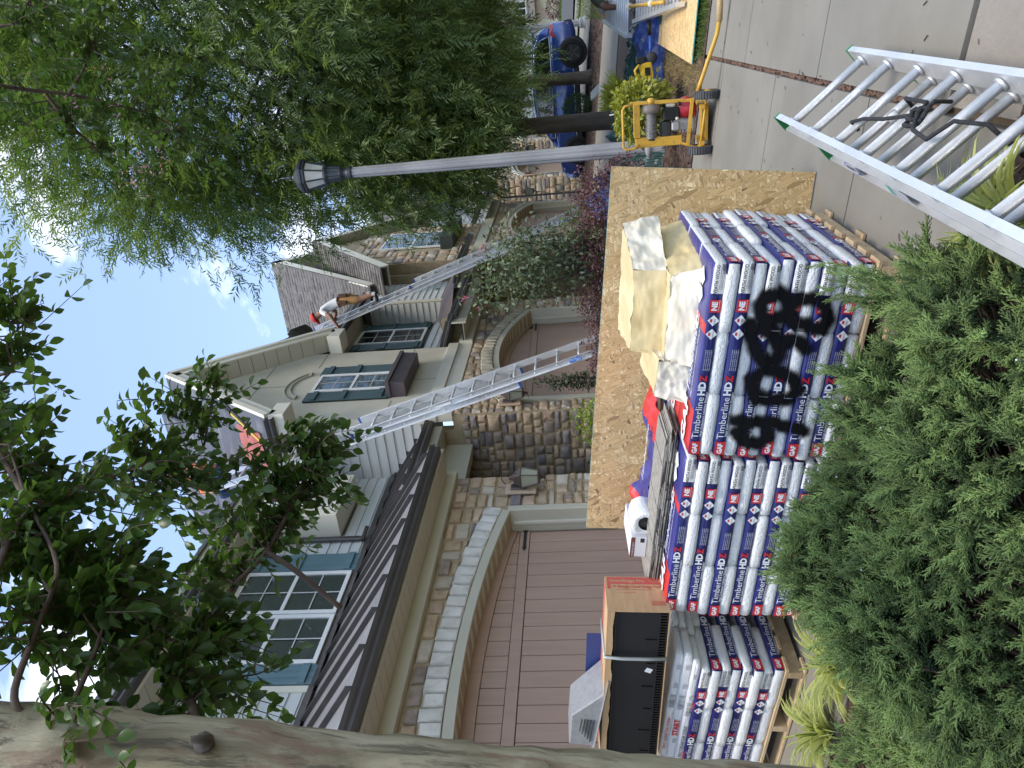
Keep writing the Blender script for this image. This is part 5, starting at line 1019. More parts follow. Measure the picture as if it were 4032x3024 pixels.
# ------------------------------------------------------------------ people
def person(name_label, J, edges, regions, mats, loc):
    """skinned figure: J joint -> (pos, radius); regions: fn(point) -> material index"""
    t = thing('person', name_label, 'person', loc); names = list(J); me = bpy.data.meshes.new('body'); me.from_pydata([J[k][0] for k in names], [(names.index(a), names.index(b)) for a, b in edges], [])
    o = bpy.data.objects.new('body', me); COL.objects.link(o); sm = o.modifiers.new('skin', 'SKIN'); sm.use_smooth_shade = True; sk = me.skin_vertices[0].data
    for i, k in enumerate(names): r = J[k][1]; sk[i].radius = (r, r) if not isinstance(r, tuple) else r; sk[i].use_root = (k == 'pelvis')
    o.modifiers.new('sub', 'SUBSURF').levels = 2; o.modifiers['sub'].render_levels = 2; dg = bpy.context.evaluated_depsgraph_get(); dg.update(); m2 = bpy.data.meshes.new_from_object(o.evaluated_get(dg)); m2.name = 'body'; bpy.data.objects.remove(o)
    for m in mats: m2.materials.append(m)
    segs = [(Vector(J[a][0]), Vector(J[b][0]), regions.get((a, b), 0)) for a, b in edges]
    for p in m2.polygons:
        c = p.center; best = min(segs, key=lambda s: (lambda v, w_: (c - (s[0] + w_*max(0, min(1, v.dot(w_)/max(w_.length_squared, 1e-9))))).length)(c-s[0], s[1]-s[0])); p.material_index = best[2]; p.use_smooth = True
    b = bpy.data.objects.new('body', m2); COL.objects.link(b); b.parent = t; return t
m_skin = M('tanned skin', (.30,.15,.09), (.36,.19,.12), 8, .55); m_skin2 = M('brown skin', (.14,.07,.045), (.17,.09,.06), 8, .55); m_tee = M('white t-shirt', (.68,.69,.70), (.76,.77,.78), 4, .85, bump=.5, bscale=14); m_shorts = M('tan work shorts', (.32,.17,.06), (.40,.23,.09), 5, .9, bump=.4, bscale=20)
m_shoe = M('dark shoe', (.02,.02,.022), None, rough=.6); m_cap = M('red cap', (.62,.03,.025), None, rough=.7); m_belt = M('brown leather', (.09,.045,.03), (.13,.07,.045), 9, .7); m_sock = M('white sock', (.7,.7,.7), None, rough=.9); m_jean = M('blue jeans', (.04,.07,.17), (.06,.10,.23), 9, .9); m_ora = M('orange safety shirt', (.62,.14,.05), (.68,.2,.07), 5, .8); m_yel = M('yellow safety stripe', (.72,.52,.06), None, rough=.6); m_gsh = M('dark green shirt', (.03,.045,.028), (.045,.065,.04), 7, .9); m_hair = M('dark hair', (.015,.012,.01), None, rough=.8)
E_ = [('pelvis','waist'),('waist','chest'),('chest','neck'),('neck','head'),('head','crown'),('chest','shL'),('shL','elL'),('elL','wrL'),('wrL','palmL'),('chest','shR'),('shR','elR'),('elR','wrR'),('wrR','palmR'),('pelvis','hipL'),('hipL','knL'),('knL','anL'),('anL','toeL'),('pelvis','hipR'),('hipR','knR'),('knR','anR'),('anR','toeR')]
def fingers(J, E, side, d, w_, n):
    P = Vector(J['palm'+side][0])
    for i, (off, ln) in enumerate(((-.03,.065),(-.01,.078),(.011,.073),(.03,.058))):
        a = P + w_*off + d*.025; b = a + d*ln*.55 - n*.012; c = b + d*ln*.35 - n*.03
        for q, p in zip('abc', (a, b, c)): J[f'f{side}{i}{q}'] = (tuple(p), .0095)
        E += [('palm'+side, f'f{side}{i}a'), (f'f{side}{i}a', f'f{side}{i}b'), (f'f{side}{i}b', f'f{side}{i}c')]
    a = P - w_*.038 - d*.015; b = a - w_*.025 + d*.03 - n*.01; J[f't{side}a'] = (tuple(a), .011); J[f't{side}b'] = (tuple(b), .0095); E += [('palm'+side, f't{side}a'), (f't{side}a', f't{side}b')]
def cap_child(parent, c, fwd, up, mat, r=.105, brim=True):
    fwd, up = Vector(fwd).normalized(), Vector(up).normalized(); rt = fwd.cross(up).normalized(); up = rt.cross(fwd); mb = MB(); n = 16; prof = [(1,-.05),(1.02,.15),(.93,.5),(.7,.8),(.35,.95),(.05,1.0)]; o_ = len(mb.v)
    for rr, z in prof:
        for j in range(n): a = 2*math.pi*j/n; mb.v.append(tuple(Vector(c) + (fwd*math.cos(a)*1.1 + rt*math.sin(a)*.95)*r*rr + up*z*r*1.0))
    for i in range(len(prof)-1):
        for j in range(n): mb.f.append((i*n+j, i*n+(j+1) % n, (i+1)*n+(j+1) % n, (i+1)*n+j)); mb.m.append(0)
    ob('cap', mb, mat, parent, smooth=True)
    if brim:
        pts = [(math.sin(a)*.92, 1.02*math.cos(a)*1.08+(.72*math.cos(a*1.15) if abs(a) < 1.3 else 0)) for a in lin(-1.3, 1.3, 13)]; inn = [(math.sin(a)*.9, math.cos(a)*1.06) for a in lin(1.3, -1.3, 13)]; P = [Vector(c) + rt*x*r + fwd*y*r + up*(.02-.06*(y-1))*r for x, y in pts+inn]
        mb = MB(); mb.prism(P, up*.006); ob('cap_brim', mb, mat, parent)
# man on the far ladder (facing the house, bent over the roof edge)
F0 = Vector((15.35,5.02,5.86)); Jm = {'pelvis':((0,.02,.82),(.16,.12)),'waist':((0,.07,.97),(.145,.10)),'chest':((-.02,.17,1.19),(.165,.11)),'neck':((-.05,.27,1.36),.06),'head':((-.06,.33,1.43),(.075,.085)),'crown':((-.07,.37,1.52),(.07,.08)),
 'shL':((-.18,.20,1.28),.065),'elL':((-.34,.26,1.05),.047),'wrL':((-.40,.46,.92),.033),'palmL':((-.41,.53,.90),(.034,.02)),'shR':((.15,.20,1.28),.065),'elR':((.22,.36,1.10),.047),'wrR':((.16,.52,1.16),.033),'palmR':((.15,.58,1.17),(.034,.02)),
 'hipL':((-.09,.02,.76),.10),'knL':((-.12,.0,.40),.066),'anL':((-.12,-.10,.06),.042),'toeL':((-.12,.08,.03),.04),'hipR':((.09,.02,.76),.10),'knR':((.12,.06,.48),.066),'anR':((.12,-.04,.24),.042),'toeR':((.12,.14,.22),.04)}
Em = list(E_); fingers(Jm, Em, 'L', Vector((-.05,.95,-.1)), Vector((1,0,0)), Vector((0,0,1))); fingers(Jm, Em, 'R', Vector((-.05,.95,.1)), Vector((1,0,0)), Vector((0,0,1)))
reg = {('pelvis','waist'):1,('waist','chest'):1,('chest','neck'):1,('chest','shL'):1,('chest','shR'):1,('pelvis','hipL'):2,('pelvis','hipR'):2,('anL','toeL'):3,('anR','toeR'):3}
mid = lambda a, b, t: tuple(Vector(a).lerp(Vector(b), t))
for s in 'LR':      # split limbs where sleeves and shorts end
    Jm['slv'+s] = (mid(Jm['sh'+s][0], Jm['el'+s][0], .6), .062); Jm['hem'+s] = (mid(Jm['hip'+s][0], Jm['kn'+s][0], .85), .085)
    Em.remove(('sh'+s,'el'+s)); Em += [('sh'+s,'slv'+s),('slv'+s,'el'+s)]; Em.remove(('hip'+s,'kn'+s)); Em += [('hip'+s,'hem'+s),('hem'+s,'kn'+s)]; reg[('sh'+s,'slv'+s)] = 1; reg[('hip'+s,'hem'+s)] = 2
pm = person('man in red cap, white t-shirt and tan shorts working on the far ladder', Jm, Em, reg, [m_skin, m_tee, m_shorts, m_shoe], F0)
cap_child(pm, (-.068,.355,1.49), (-.25,.85,-.5), (-.05,.4,.9), m_cap)
mb = MB(); mb.tube([(.155*math.cos(a), .045+.12*math.sin(a), .90+.012*math.sin(2*a)) for a in lin(0, 6.28, 20)], .022, 6); ob('tool_belt', mb, m_belt, pm)
for x, y in ((-.17,.02),(.16,-.02),(-.08,-.10)): ob('tool_pouch', MB().box((x-.05,y-.035,.68),(x+.05,y+.035,.89)), m_belt, pm, bevel=.02)
for s, k in (('L',.09),('R',.33)): p = Jm['an'+s][0]; mb = MB(); mb.tube([(p[0],p[1],p[2]+.0),(p[0],p[1],p[2]+.07)], .047, 10); ob('sock', mb, m_sock, pm)
# loose black underlayment he is handling
mb = crumple('x', 26, 12, 1.5, .5, .05, 11, 4, lambda p, u, v: Vector((p.x, p.y, p.z + .10*math.sin(u*7)*v - .30*v*v)))
fl = ob('underlayment_flap', mb, M('loose black underlayment', (.02,.02,.022), (.05,.05,.055), 5, .5), smooth=True, fix=False); fl.matrix_world = Matrix.Translation((13.05,5.30,6.98)) @ Matrix.Rotation(rad(180), 4, 'X') @ Matrix.Rotation(rad(-8), 4, 'Z') @ Matrix.Translation((0,-.25,-.1)); tag(fl, 'loose black underlayment flap hanging over the gutter before the man', 'roofing felt')
# worker crouching on the dark roof behind the leaves
Jw = {'pelvis':((0,0,.30),(.17,.14)),'waist':((-.05,-.05,.45),(.15,.12)),'chest':((-.16,-.12,.64),(.17,.13)),'neck':((-.26,-.18,.78),.06),'head':((-.32,-.21,.84),(.08,.085)),'crown':((-.38,-.24,.90),(.07,.075)),'shL':((-.16,-.30,.70),.065),'elL':((-.36,-.38,.50),.048),'wrL':((-.46,-.26,.28),.034),'palmL':((-.48,-.22,.22),(.034,.02)),'shR':((-.16,.08,.70),.065),'elR':((-.36,.12,.50),.048),'wrR':((-.48,.02,.30),.034),'palmR':((-.5,-.01,.23),(.034,.02)),
 'hipL':((0,-.12,.27),.10),'knL':((-.34,-.20,.24),.07),'anL':((-.14,-.2,-.02),.05),'toeL':((-.3,-.22,-.10),.04),'hipR':((0,.12,.27),.10),'knR':((-.32,.22,.28),.07),'anR':((-.12,.2,.02),.05),'toeR':((-.28,.22,-.06),.04)}
Ew = list(E_); rw = {('pelvis','waist'):1,('waist','chest'):1,('chest','neck'):1,('chest','shL'):1,('chest','shR'):1,('shL','elL'):1,('shR','elR'):1,('pelvis','hipL'):2,('pelvis','hipR'):2,('hipL','knL'):2,('hipR','knR'):2,('knL','anL'):2,('knR','anR'):2,('anL','toeL'):3,('anR','toeR'):3}
fingers(Jw, Ew, 'L', Vector((-.5,.1,-.6)), Vector((0,1,0)), Vector((1,0,0))); fingers(Jw, Ew, 'R', Vector((-.5,.1,-.6)), Vector((0,1,0)), Vector((1,0,0)))
pw = person('roof worker in red cap, orange shirt and jeans crouching behind the leaves', Jw, Ew, rw, [m_skin, m_ora, m_jean, m_shoe], (10.30,6.25,7.24)); cap_child(pw, (-.35,-.225,.885), (-.8,-.45,-.3), (-.4,-.2,.9), m_cap)
for a in (.52, .62): mb = MB(); mb.tube([(-.10-.05*(a-.5)*4+.19*math.cos(q), -.085+.15*math.sin(q), a) for q in lin(0, 6.28, 18)], .016, 5); ob('reflective_stripe', mb, m_yel, pw)
br = thing('push_broom', 'yellow-handled tool lying on red felt at the dark roof edge', 'tool', (9.9,5.3,6.6)); mb = MB(); mb.tube([(9.72,5.36,6.46),(10.15,5.02,7.07)], .016, 8); ob('handle', mb, m_yel, br, world=True); mb = MB(); mb.tube([(10.13,5.03,7.05),(10.22,4.97,7.2)], .022, 8); ob('socket', mb, m_gdk, br, world=True)
mb = crumple('x', 18, 10, .75, .62, .03, 21, 5); rf = ob('felt_scrap', mb, m_felt, smooth=True, fix=False); rf.matrix_world = Matrix.Translation((9.74,5.95,6.44)) @ Matrix.Rotation(rad(-90), 4, 'Z') @ Matrix.Rotation(rad(54.5), 4, 'X') @ Matrix.Translation((0,0,.03)); tag(rf, 'crumpled red felt scrap at the corner of the dark roof', 'roofing felt')
# man bending over at the right edge
Jb = {'pelvis':((.05,-.62,.86),(.17,.15)),'waist':((.03,-.50,.96),(.16,.13)),'chest':((0,-.22,.93),(.18,.13)),'neck':((0,-.03,.82),.06),'head':((-.01,.03,.72),(.085,.09)),'crown':((-.02,.07,.63),(.075,.08)),'shL':((-.17,-.14,.90),.07),'elL':((-.26,.06,.70),.052),'wrL':((-.18,.08,.46),.036),'palmL':((-.17,.09,.39),(.035,.02)),'shR':((.17,-.14,.90),.07),'elR':((.26,.02,.70),.052),'wrR':((.2,.05,.46),.036),'palmR':((.19,.06,.39),(.035,.02)),
 'hipL':((-.1,-.64,.80),.11),'knL':((-.12,-.50,.45),.07),'anL':((-.12,-.62,.08),.045),'toeL':((-.12,-.44,.03),.042),'hipR':((.12,-.64,.80),.11),'knR':((.14,-.5,.45),.07),'anR':((.14,-.62,.08),.045),'toeR':((.14,-.44,.03),.042)}
Eb = list(E_); fingers(Jb, Eb, 'L', Vector((0,.1,-.95)), Vector((1,0,0)), Vector((0,-1,0))); fingers(Jb, Eb, 'R', Vector((0,.1,-.95)), Vector((1,0,0)), Vector((0,-1,0)))
rb = {('pelvis','waist'):1,('waist','chest'):1,('chest','shL'):1,('chest','shR'):1,('pelvis','hipL'):2,('pelvis','hipR'):2,('hipL','knL'):2,('hipR','knR'):2,('knL','anL'):2,('knR','anR'):2,('anL','toeL'):3,('anR','toeR'):3}
for s in 'LR': Jb['slv'+s] = (mid(Jb['sh'+s][0], Jb['el'+s][0], .8), .068); Eb.remove(('sh'+s,'el'+s)); Eb += [('sh'+s,'slv'+s),('slv'+s,'el'+s)]; rb[('sh'+s,'slv'+s)] = 1
pb = person('man in dark green shirt and grey cap bending over at the right edge', Jb, Eb, rb, [m_skin2, m_gsh, m_jean, m_shoe], (13.1,-.15,gz(13.1,-.15))); cap_child(pb, (-.02,.045,.70), (0,.5,.1), (-.0,.55,.3), M('grey cap', (.33,.33,.35), None, rough=.8), .098)

# ------------------------------------------------------------------ lamp posts
m_post = M('speckled grey post', (.27,.27,.28), (.36,.36,.37), 2, .8, c3=(.16,.16,.17), s3=90, f3=.5, bump=.2, bscale=200); m_lblk = M('blue black lamp metal', (.022,.027,.035), (.035,.042,.05), 6, .45, spec=.6); m_frost = M('frosted lamp glass', (.55,.53,.48), (.66,.64,.60), 5, .3)
def lamp_post(label, loc, hp, s=1.0, head=True):
    t = thing('lamp_post', label, 'lamp post', loc, (0,0,rad(11)), 'street lamp posts'); t.scale = (s,s,s)
    n = 24; prof = [(0,.125),(.12,.117),(.4,.108),(hp*.5,.092),(hp,.072)]; mb = MB(); o_ = 0
    for z, r in prof:
        for j in range(n): a = 2*math.pi*j/n; q = r*(1 if j % 3 else .90); mb.v.append((q*math.cos(a), q*math.sin(a), z))
    for i in range(len(prof)-1):
        for j in range(n): mb.f.append((i*n+j, i*n+(j+1) % n, (i+1)*n+(j+1) % n, (i+1)*n+j)); mb.m.append(0)
    ob('shaft', mb, m_post, t); mb = MB(); mb.lathe([(.21,-.15),(.20,.0),(.175,.10),(.155,.16),(.165,.18),(.165,.22),(.13,.24)], 24); ob('base_cover', mb, m_post, t, smooth=True)
    if not head: return t
    q = math.pi/8; mb = MB(); mb.lathe([(.078,hp-.02),(.082,hp),(.082,hp+.05),(.065,hp+.07),(.065,hp+.10),(.085,hp+.13),(.10,hp+.15)], 24); ob('collar', mb, m_lblk, t, smooth=True)
    mb = MB(); n = 32
    for z, r in ((hp+.15,.10),(hp+.30,.118),(hp+.335,.135)):
        for j in range(n): a = 2*math.pi*j/n; rr = r*(1 if j % 2 else .93); mb.v.append((rr*math.cos(a), rr*math.sin(a), z))
    for i in range(2):
        for j in range(n): mb.f.append((i*n+j, i*n+(j+1) % n, (i+1)*n+(j+1) % n, (i+1)*n+j)); mb.m.append(0)
    ob('fluted_neck', mb, m_lblk, t); mb = MB(); mb.lathe([(.13,hp+.33),(.148,hp+.335),(.148,hp+.36),(.135,hp+.37)], 8, rot=q); ob('lower_ring', mb, m_lblk, t)
    z0, z1, r0, r1 = hp+.365, hp+.61, .130, .195
    for k in range(8):
        a, b = q+k*math.pi/4, q+(k+1)*math.pi/4; P = lambda r, an, z: (r*math.cos(an), r*math.sin(an), z)
        ob('glass_panel', MB().add([P(r0,a,z0),P(r0,b,z0),P(r1,b,z1),P(r1,a,z1)], [(0,1,2,3)]), m_frost, t, fix=False); ob('glazing_bar', MB().bar(P(r0+.006,a,z0),P(r1+.006,a,z1),.018,.018), m_lblk, t)
    mb = MB(); mb.lathe([(.20,z1-.01),(.225,z1),(.225,z1+.03),(.245,z1+.04),(.245,z1+.07),(.225,z1+.08),(.13,z1+.16),(.045,z1+.20),(.03,z1+.22)], 8, rot=q); ob('roof', mb, m_lblk, t)
    mb = MB(); mb.lathe([(.03,z1+.21),(.018,z1+.245),(.026,z1+.26),(.026,z1+.28),(.014,z1+.295),(.02,z1+.31),(.003,z1+.42)], 12); ob('finial', mb, m_lblk, t, smooth=True); return t
lamp_post('grey fluted lamp post with dark octagonal lantern by the yellow winch', (10.5,1.64,.36), 4.22); lamp_post('distant grey lamp post right of the blue car', (28.3,.19,gz(28.3,.19)-.02), 4.2)

# ------------------------------------------------------------------ yellow winch cart
m_yp = M('yellow paint', (.56,.31,.03), (.64,.37,.05), 5, .45, c3=(.3,.17,.05), s3=18, f3=.5); m_rub = M('grey rubber', (.06,.06,.06), (.11,.11,.11), 12, .85, bump=.5, bscale=60); m_rope2 = M('steel cable', (.20,.195,.19), (.32,.31,.30), 30, .5, metal=.5); m_red2 = M('red engine cover', (.33,.012,.02), (.4,.02,.03), 6, .4); m_eng = M('grey cast metal', (.33,.33,.33), (.42,.42,.41), 10, .5, metal=.3); m_tank = M('cream tank', (.62,.58,.46), None, rough=.4)
wc = thing('winch_cart', 'yellow engine winch cart with cable drum parked on the driveway edge', 'winch', (7.62,1.0,gz(7.62,1.0)), (0,0,rad(-90)))
for s in (-1, 1):
    zz = .105 - s*.028; wh = ob('wheel', MB().lathe([(.07,-.038),(.1,-.036),(.108,-.02),(.108,.02),(.1,.036),(.07,.038)], 28, (s*.245,0,zz), axis='x', cap=False), m_rub, wc, smooth=True)
    ob('rim', MB().lathe([(.015,-.045),(.03,-.03),(.072,-.028),(.078,-.036),(.078,.036),(.072,.028),(.03,.03),(.015,.045)], 20, (s*.245,0,zz), axis='x'), m_yp, wh, smooth=True)
    mb = MB()
    for k in range(28): a = 2*math.pi*k/28; mb.box((-.036,-.006,.104),(.036,.006,.114), R=Matrix.Rotation(a, 3, 'X'), at=(s*.245,0,zz))
    tag(ob('tread', mb, m_rub, wh), kind='stuff')
ob('axle', MB().tube([(-.24,0,.133),(.24,0,.077)], .012, 10), m_yp, wc, smooth=True)
ob('channel_post', MB().box((-.19,.02,.30),(-.105,.11,.735)), m_yp, wc, bevel=.004); ob('upright', MB().bar((.20,.06,.17),(.215,.06,.775),.05,.03), m_yp, wc, bevel=.003); ob('cross_bar', MB().box((-.10,.03,.69),(.205,.09,.75)), m_yp, wc, bevel=.004)
mb = MB(); mb.tube([(-.16,.0,.70),(-.19,-.01,.76),(-.19,-.01,.83),(-.17,-.01,.855),(.17,-.01,.855),(.2,-.01,.835),(.21,0,.76)], .012, 8); ob('lift_handle', mb, m_yp, wc, smooth=True)
for x in (-.19, .14): ob('base_rail', MB().bar((x,-.02,.12),(x+.01,.36,.10),.04,.05), m_yp, wc, bevel=.003)
ob('base_plate', MB().box((-.18,.05,.055),(.16,.40,.075)), m_yp, wc); ob('skid_foot', MB().box((-.16,.30,-.0),(.12,.34,.06)), m_yp, wc); ob('lower_bar', MB().bar((-.2,.0,.25),(.22,.0,.21),.025,.03), m_yp, wc); ob('side_brace', MB().bar((-.17,.02,.32),(-.24,.0,.14),.03,.02), m_yp, wc); ob('side_brace', MB().bar((.2,.02,.2),(.25,.0,.1),.03,.02), m_yp, wc); ob('engine_rail', MB().box((-.17,.12,.30),(.17,.15,.33)), m_yp, wc)
dr = ob('cable_drum', MB().lathe([(.05,-.13),(.05,.12)], 20, (0,.06,.585), axis='x'), m_gdk, wc, smooth=True)
mb = MB()
for k in range(24): x = -.115+.0098*k; mb.lathe([(.050,x),(.0545,x+.003),(.055,x+.005),(.050,x+.0095)], 20, (0,.06,.585+.002*math.sin(k*1.7)), axis='x', cap=False)
for k in range(5): mb.tube([(-.12+.03*k+.05*u, .06-.057*math.cos(3.0*u-1.5), .585+.057*math.sin(3.0*u-1.5)) for u in lin(0, 1, 8)], .0035, 5)
tag(ob('cable', mb, m_rope2, dr, smooth=True, fix=False), kind='stuff')
ob('brake_drum', MB().lathe([(.06,.12),(.085,.122),(.085,.17),(.08,.175),(.08,.19),(.04,.195)], 24, (0,.06,.585), axis='x'), M('brown brake drum', (.12,.10,.09), (.2,.17,.14), 8, .6), wc, smooth=True); ob('bearing', MB().lathe([(.035,.19),(.035,.235),(.02,.25)], 16, (0,.06,.585), axis='x'), m_yp, wc, smooth=True)
ob('red_recoil_cover', MB().lathe([(.0,-.07),(.05,-.068),(.085,-.05),(.095,-.02),(.095,.06),(.08,.075)], 20, (.135,.10,.255), axis='y'), m_red2, wc, smooth=True); ob('starter_grip', MB().box((.16,-.0,.31),(.20,.03,.345)), m_blkp, wc, bevel=.008)
ob('red_side_cover', MB().box((.055,.05,.16),(.155,.16,.33)), m_red2, wc, bevel=.015); ob('engine_block', MB().box((-.075,.06,.17),(.055,.22,.38)), m_eng, wc, bevel=.02); ob('cylinder_cover', MB().box((-.06,.03,.32),(.02,.08,.395)), m_eng, wc, bevel=.012)
for k in range(5): ob('cooling_fin', MB().box((-.08,.055,.19+k*.03),(.0,.065,.20+k*.03)), m_eng, wc)
ob('air_filter', MB().box((.035,.03,.32),(.155,.15,.475)), m_blkp, wc, bevel=.012); ob('muffler', MB().box((-.115,.04,.40),(.03,.15,.495)), M('black muffler', (.025,.025,.026), None, rough=.5), wc, bevel=.012)
for k in range(6): ob('muffler_slot', MB().box((-.10+.022*k,.036,.44),(-.088+.022*k,.041,.485)), m_gdk, wc)
ob('fuel_tank', MB().box((.145,.05,.35),(.205,.2,.45)), m_tank, wc, bevel=.025, seg=3); ob('fuel_cap', MB().lathe([(.022,.45),(.022,.468),(.01,.472)], 12, (.175,.11,0)), m_blkp, wc, smooth=True); ob('oil_plug', MB().tube([(.05,.02,.345),(.05,.06,.345)], .016, 10), m_tank, wc, smooth=True)
hd = MB(); hd.tube([(.27,.0,.165),(.36,-.01,.135),(.6,-.01,.05),(.74,-.01,-.0),(.86,-.01,-.02)], .019, 10); ho = ob('tow_handle', hd, m_yp, wc, smooth=True); ob('grip', MB().tube([(.85,-.01,-.02),(.98,-.01,-.022),(1.1,-.01,-.018)], .027, 12), M('tan grip', (.42,.29,.13), (.52,.38,.2), 60, .8, bump=.5, bscale=120), ho, smooth=True)

# ------------------------------------------------------------------ tarps, tools, ladder sections on the far bed
m_tg = M('dark green tarp', (.018,.05,.045), (.035,.085,.075), 3, .38, bump=.5, bscale=12); m_tb = M('blue tarp', (.018,.038,.15), (.035,.07,.24), 3, .42, bump=.7, bscale=16)
def tarp(label, cx, cy, w_, d_, h_, mat, seed, rz=0):
    def fold(p, u, v):
        e = max(abs(u-.5), abs(v-.5))*2; hh = h_*max(0, 1-e**2.6)*(.62+.5*mnoise.noise(Vector((u*3+seed, v*3, 0))))
        fx, fy = p.x-w_/2, p.y-d_/2; X_, Y_ = cx+fx*math.cos(rz)-fy*math.sin(rz), cy+fx*math.sin(rz)+fy*math.cos(rz); return Vector((X_, Y_, gz(X_, Y_)+.02+max(-.01, hh*(1-.25*abs(mnoise.noise(Vector((u*7+seed, v*7, 2))))-.2*abs(mnoise.noise(Vector((u*15+seed, v*13, 5)))))+p.z*(1.0 if e < .95 else .3)-.10*h_*abs(mnoise.noise(Vector((u*26+v*6, v*22-u*5, seed))))))) - Vector((cx, cy, gz(cx, cy)))
    t = ob('tarpaulin', crumple('x', 96, 84, w_, d_, .09, seed, 3.6, fold), mat, smooth=False, fix=False, loc=(cx, cy, gz(cx, cy))); t.data.polygons.foreach_set('use_smooth', [True]*len(t.data.polygons)); return tag(t, label, 'tarpaulin', 'tarpaulins on the far bed')
tarp('dark green tarpaulin heap bundled beside the thick tree trunk', 12.2, 1.45, 1.1, 1.1, .80, m_tg, 3); tarp('dark green tarpaulin spread behind the blue one', 13.2, .65, 1.3, 1.3, .42, m_tg, 8); tarp('blue tarpaulin spread on the mulch under the power tool', 12.0, .35, 1.9, 1.35, .34, m_tb, 14)
tarp('small green tarpaulin corner at the right of the blue one', 11.3, .05, .7, .5, .12, m_tg, 25)
tarp('round blue tarpaulin bundle behind the purple hedge', 10.9, 2.35, 1.0, 1.0, 1.30, m_tb, 31); tarp('dark green tarpaulin bundle between the lamp post and strand board', 10.7, 1.95, .8, .7, 1.0, m_tg, 37)
tarp('blue tarpaulin scrap at the foot of the lamp post', 10.95, 1.75, .8, .6, .28, m_tb, 43)
pt = thing('pole_tool', 'yellow and black cordless tool lying on the blue tarpaulin', 'power tool', (10.9,.72,.44))
ob('housing', MB().prism([(10.86,.62,.46),(10.86,.80,.43),(10.86,.86,.50),(10.86,.78,.60),(10.86,.66,.62),(10.86,.62,.56)], (.09,0,0)), m_yp if False else M('tool yellow', (.72,.45,.02), None, rough=.4), pt, world=True, bevel=.012); ob('battery', MB().box((10.86,.55,.54),(10.96,.63,.66)), m_blkp, pt, world=True, bevel=.012); mb = MB(); mb.tube([(10.85,.64,.62),(10.85,.70,.68),(10.85,.80,.66),(10.85,.83,.58)], .018, 8); ob('handle', mb, M('tool yellow', (.72,.45,.02), None, rough=.4), pt, world=True, smooth=True); ob('guard', MB().lathe([(.06,-.02),(.075,0),(.06,.02)], 18, (10.9,.57,.46), axis='x'), m_gdk, pt, world=True, smooth=True); ob('vent_panel', MB().box((10.853,.68,.48),(10.862,.78,.55)), m_blkp, pt, world=True)
ps = thing('extension_pole', 'blue and black extension pole lying on the blue tarpaulin', 'pole', (10.8,.6,.46)); mb = MB(); mb.tube([(10.95,.30,.47),(10.95,.60,.47)], .018, 8); ob('blue_tube', mb, M('blue pole', (.03,.12,.55), None, rough=.35), ps, world=True, smooth=True); mb = MB(); mb.tube([(10.95,.58,.47),(10.95,.80,.46)], .023, 8); ob('black_tube', mb, m_blkp, ps, world=True, smooth=True); mb = MB(); mb.tube([(10.95,.30,.47),(10.95,.12,.49)], .026, 8); ob('black_socket', mb, m_blkp, ps, world=True, smooth=True)
m_wrung = M('pale aluminium rung', (.68,.68,.69), None, rough=.4, metal=.4)
def track(label, a, b, W_, n):
    a, b = Vector(a), Vector(b); t = thing('ladder_section', label, 'ladder', a); d = (b-a).normalized(); w_ = Vector((0,-1,-.05)).normalized(); nn = d.cross(w_)
    for s in (0, 1): mb = MB(); mb.bar(a + w_*W_*s, b + w_*W_*s, .05, .10, up=(0,0,1)); ob('rail', mb, m_alu, t, world=True)
    for i in range(n): c = a + d*((b-a).length*(i+.5)/n); mb = MB(); mb.tube([c, c + w_*W_], .022, 8); ob('rung', mb, m_wrung, t, world=True, smooth=True)
    return t, d
t1, dd = track('ladder section with close white rungs held by the bending man', (12.2,.32,.66), (13.6,.10,.92), .62, 12); mb = MB(); mb.bar((13.63,.14,.93),(13.6,-.55,.89),.03,.05); ob('orange_end_bar', mb, M('orange bar', (.55,.24,.03), None, rough=.5), t1, world=True)
t2, dd = track('nearer ladder section with close white rungs on the blue tarpaulin', (9.3,-.02,.30), (11.6,.13,.60), .6, 14)
hz_t = thing('hoist_pole', 'yellow pole with round joints lying across the nearer ladder section', 'pole', (10.4,-.1,.62)); mb = MB(); mb.tube([(9.6,-.06,.44),(11.6,-.06,.70)], .022, 8); ob('tube', mb, m_yp, hz_t, world=True, smooth=True)
for x in (10.2, 11.5): mb = MB(); mb.lathe([(.02,-.03),(.045,-.02),(.045,.02),(.02,.03)], 14, (x,-.06,.44+.13*(x-9.6)), axis='x'); ob('joint', mb, m_tank, hz_t, world=True, smooth=True)
al = ob('aluminium_strip', MB().bar((14.2,1.15,1.04),(15.4,1.38,1.16),.14,.03), m_alu); tag(al, 'short pale metal strip lying on the yellow grass clump', 'metal strip')
ws = ob('white_strip', MB().bar((9.7,1.02,.35),(9.7,1.10,1.08),.03,.012), m_white); tag(ws, 'thin white strip standing in the golden shrub behind the winch', 'strip')

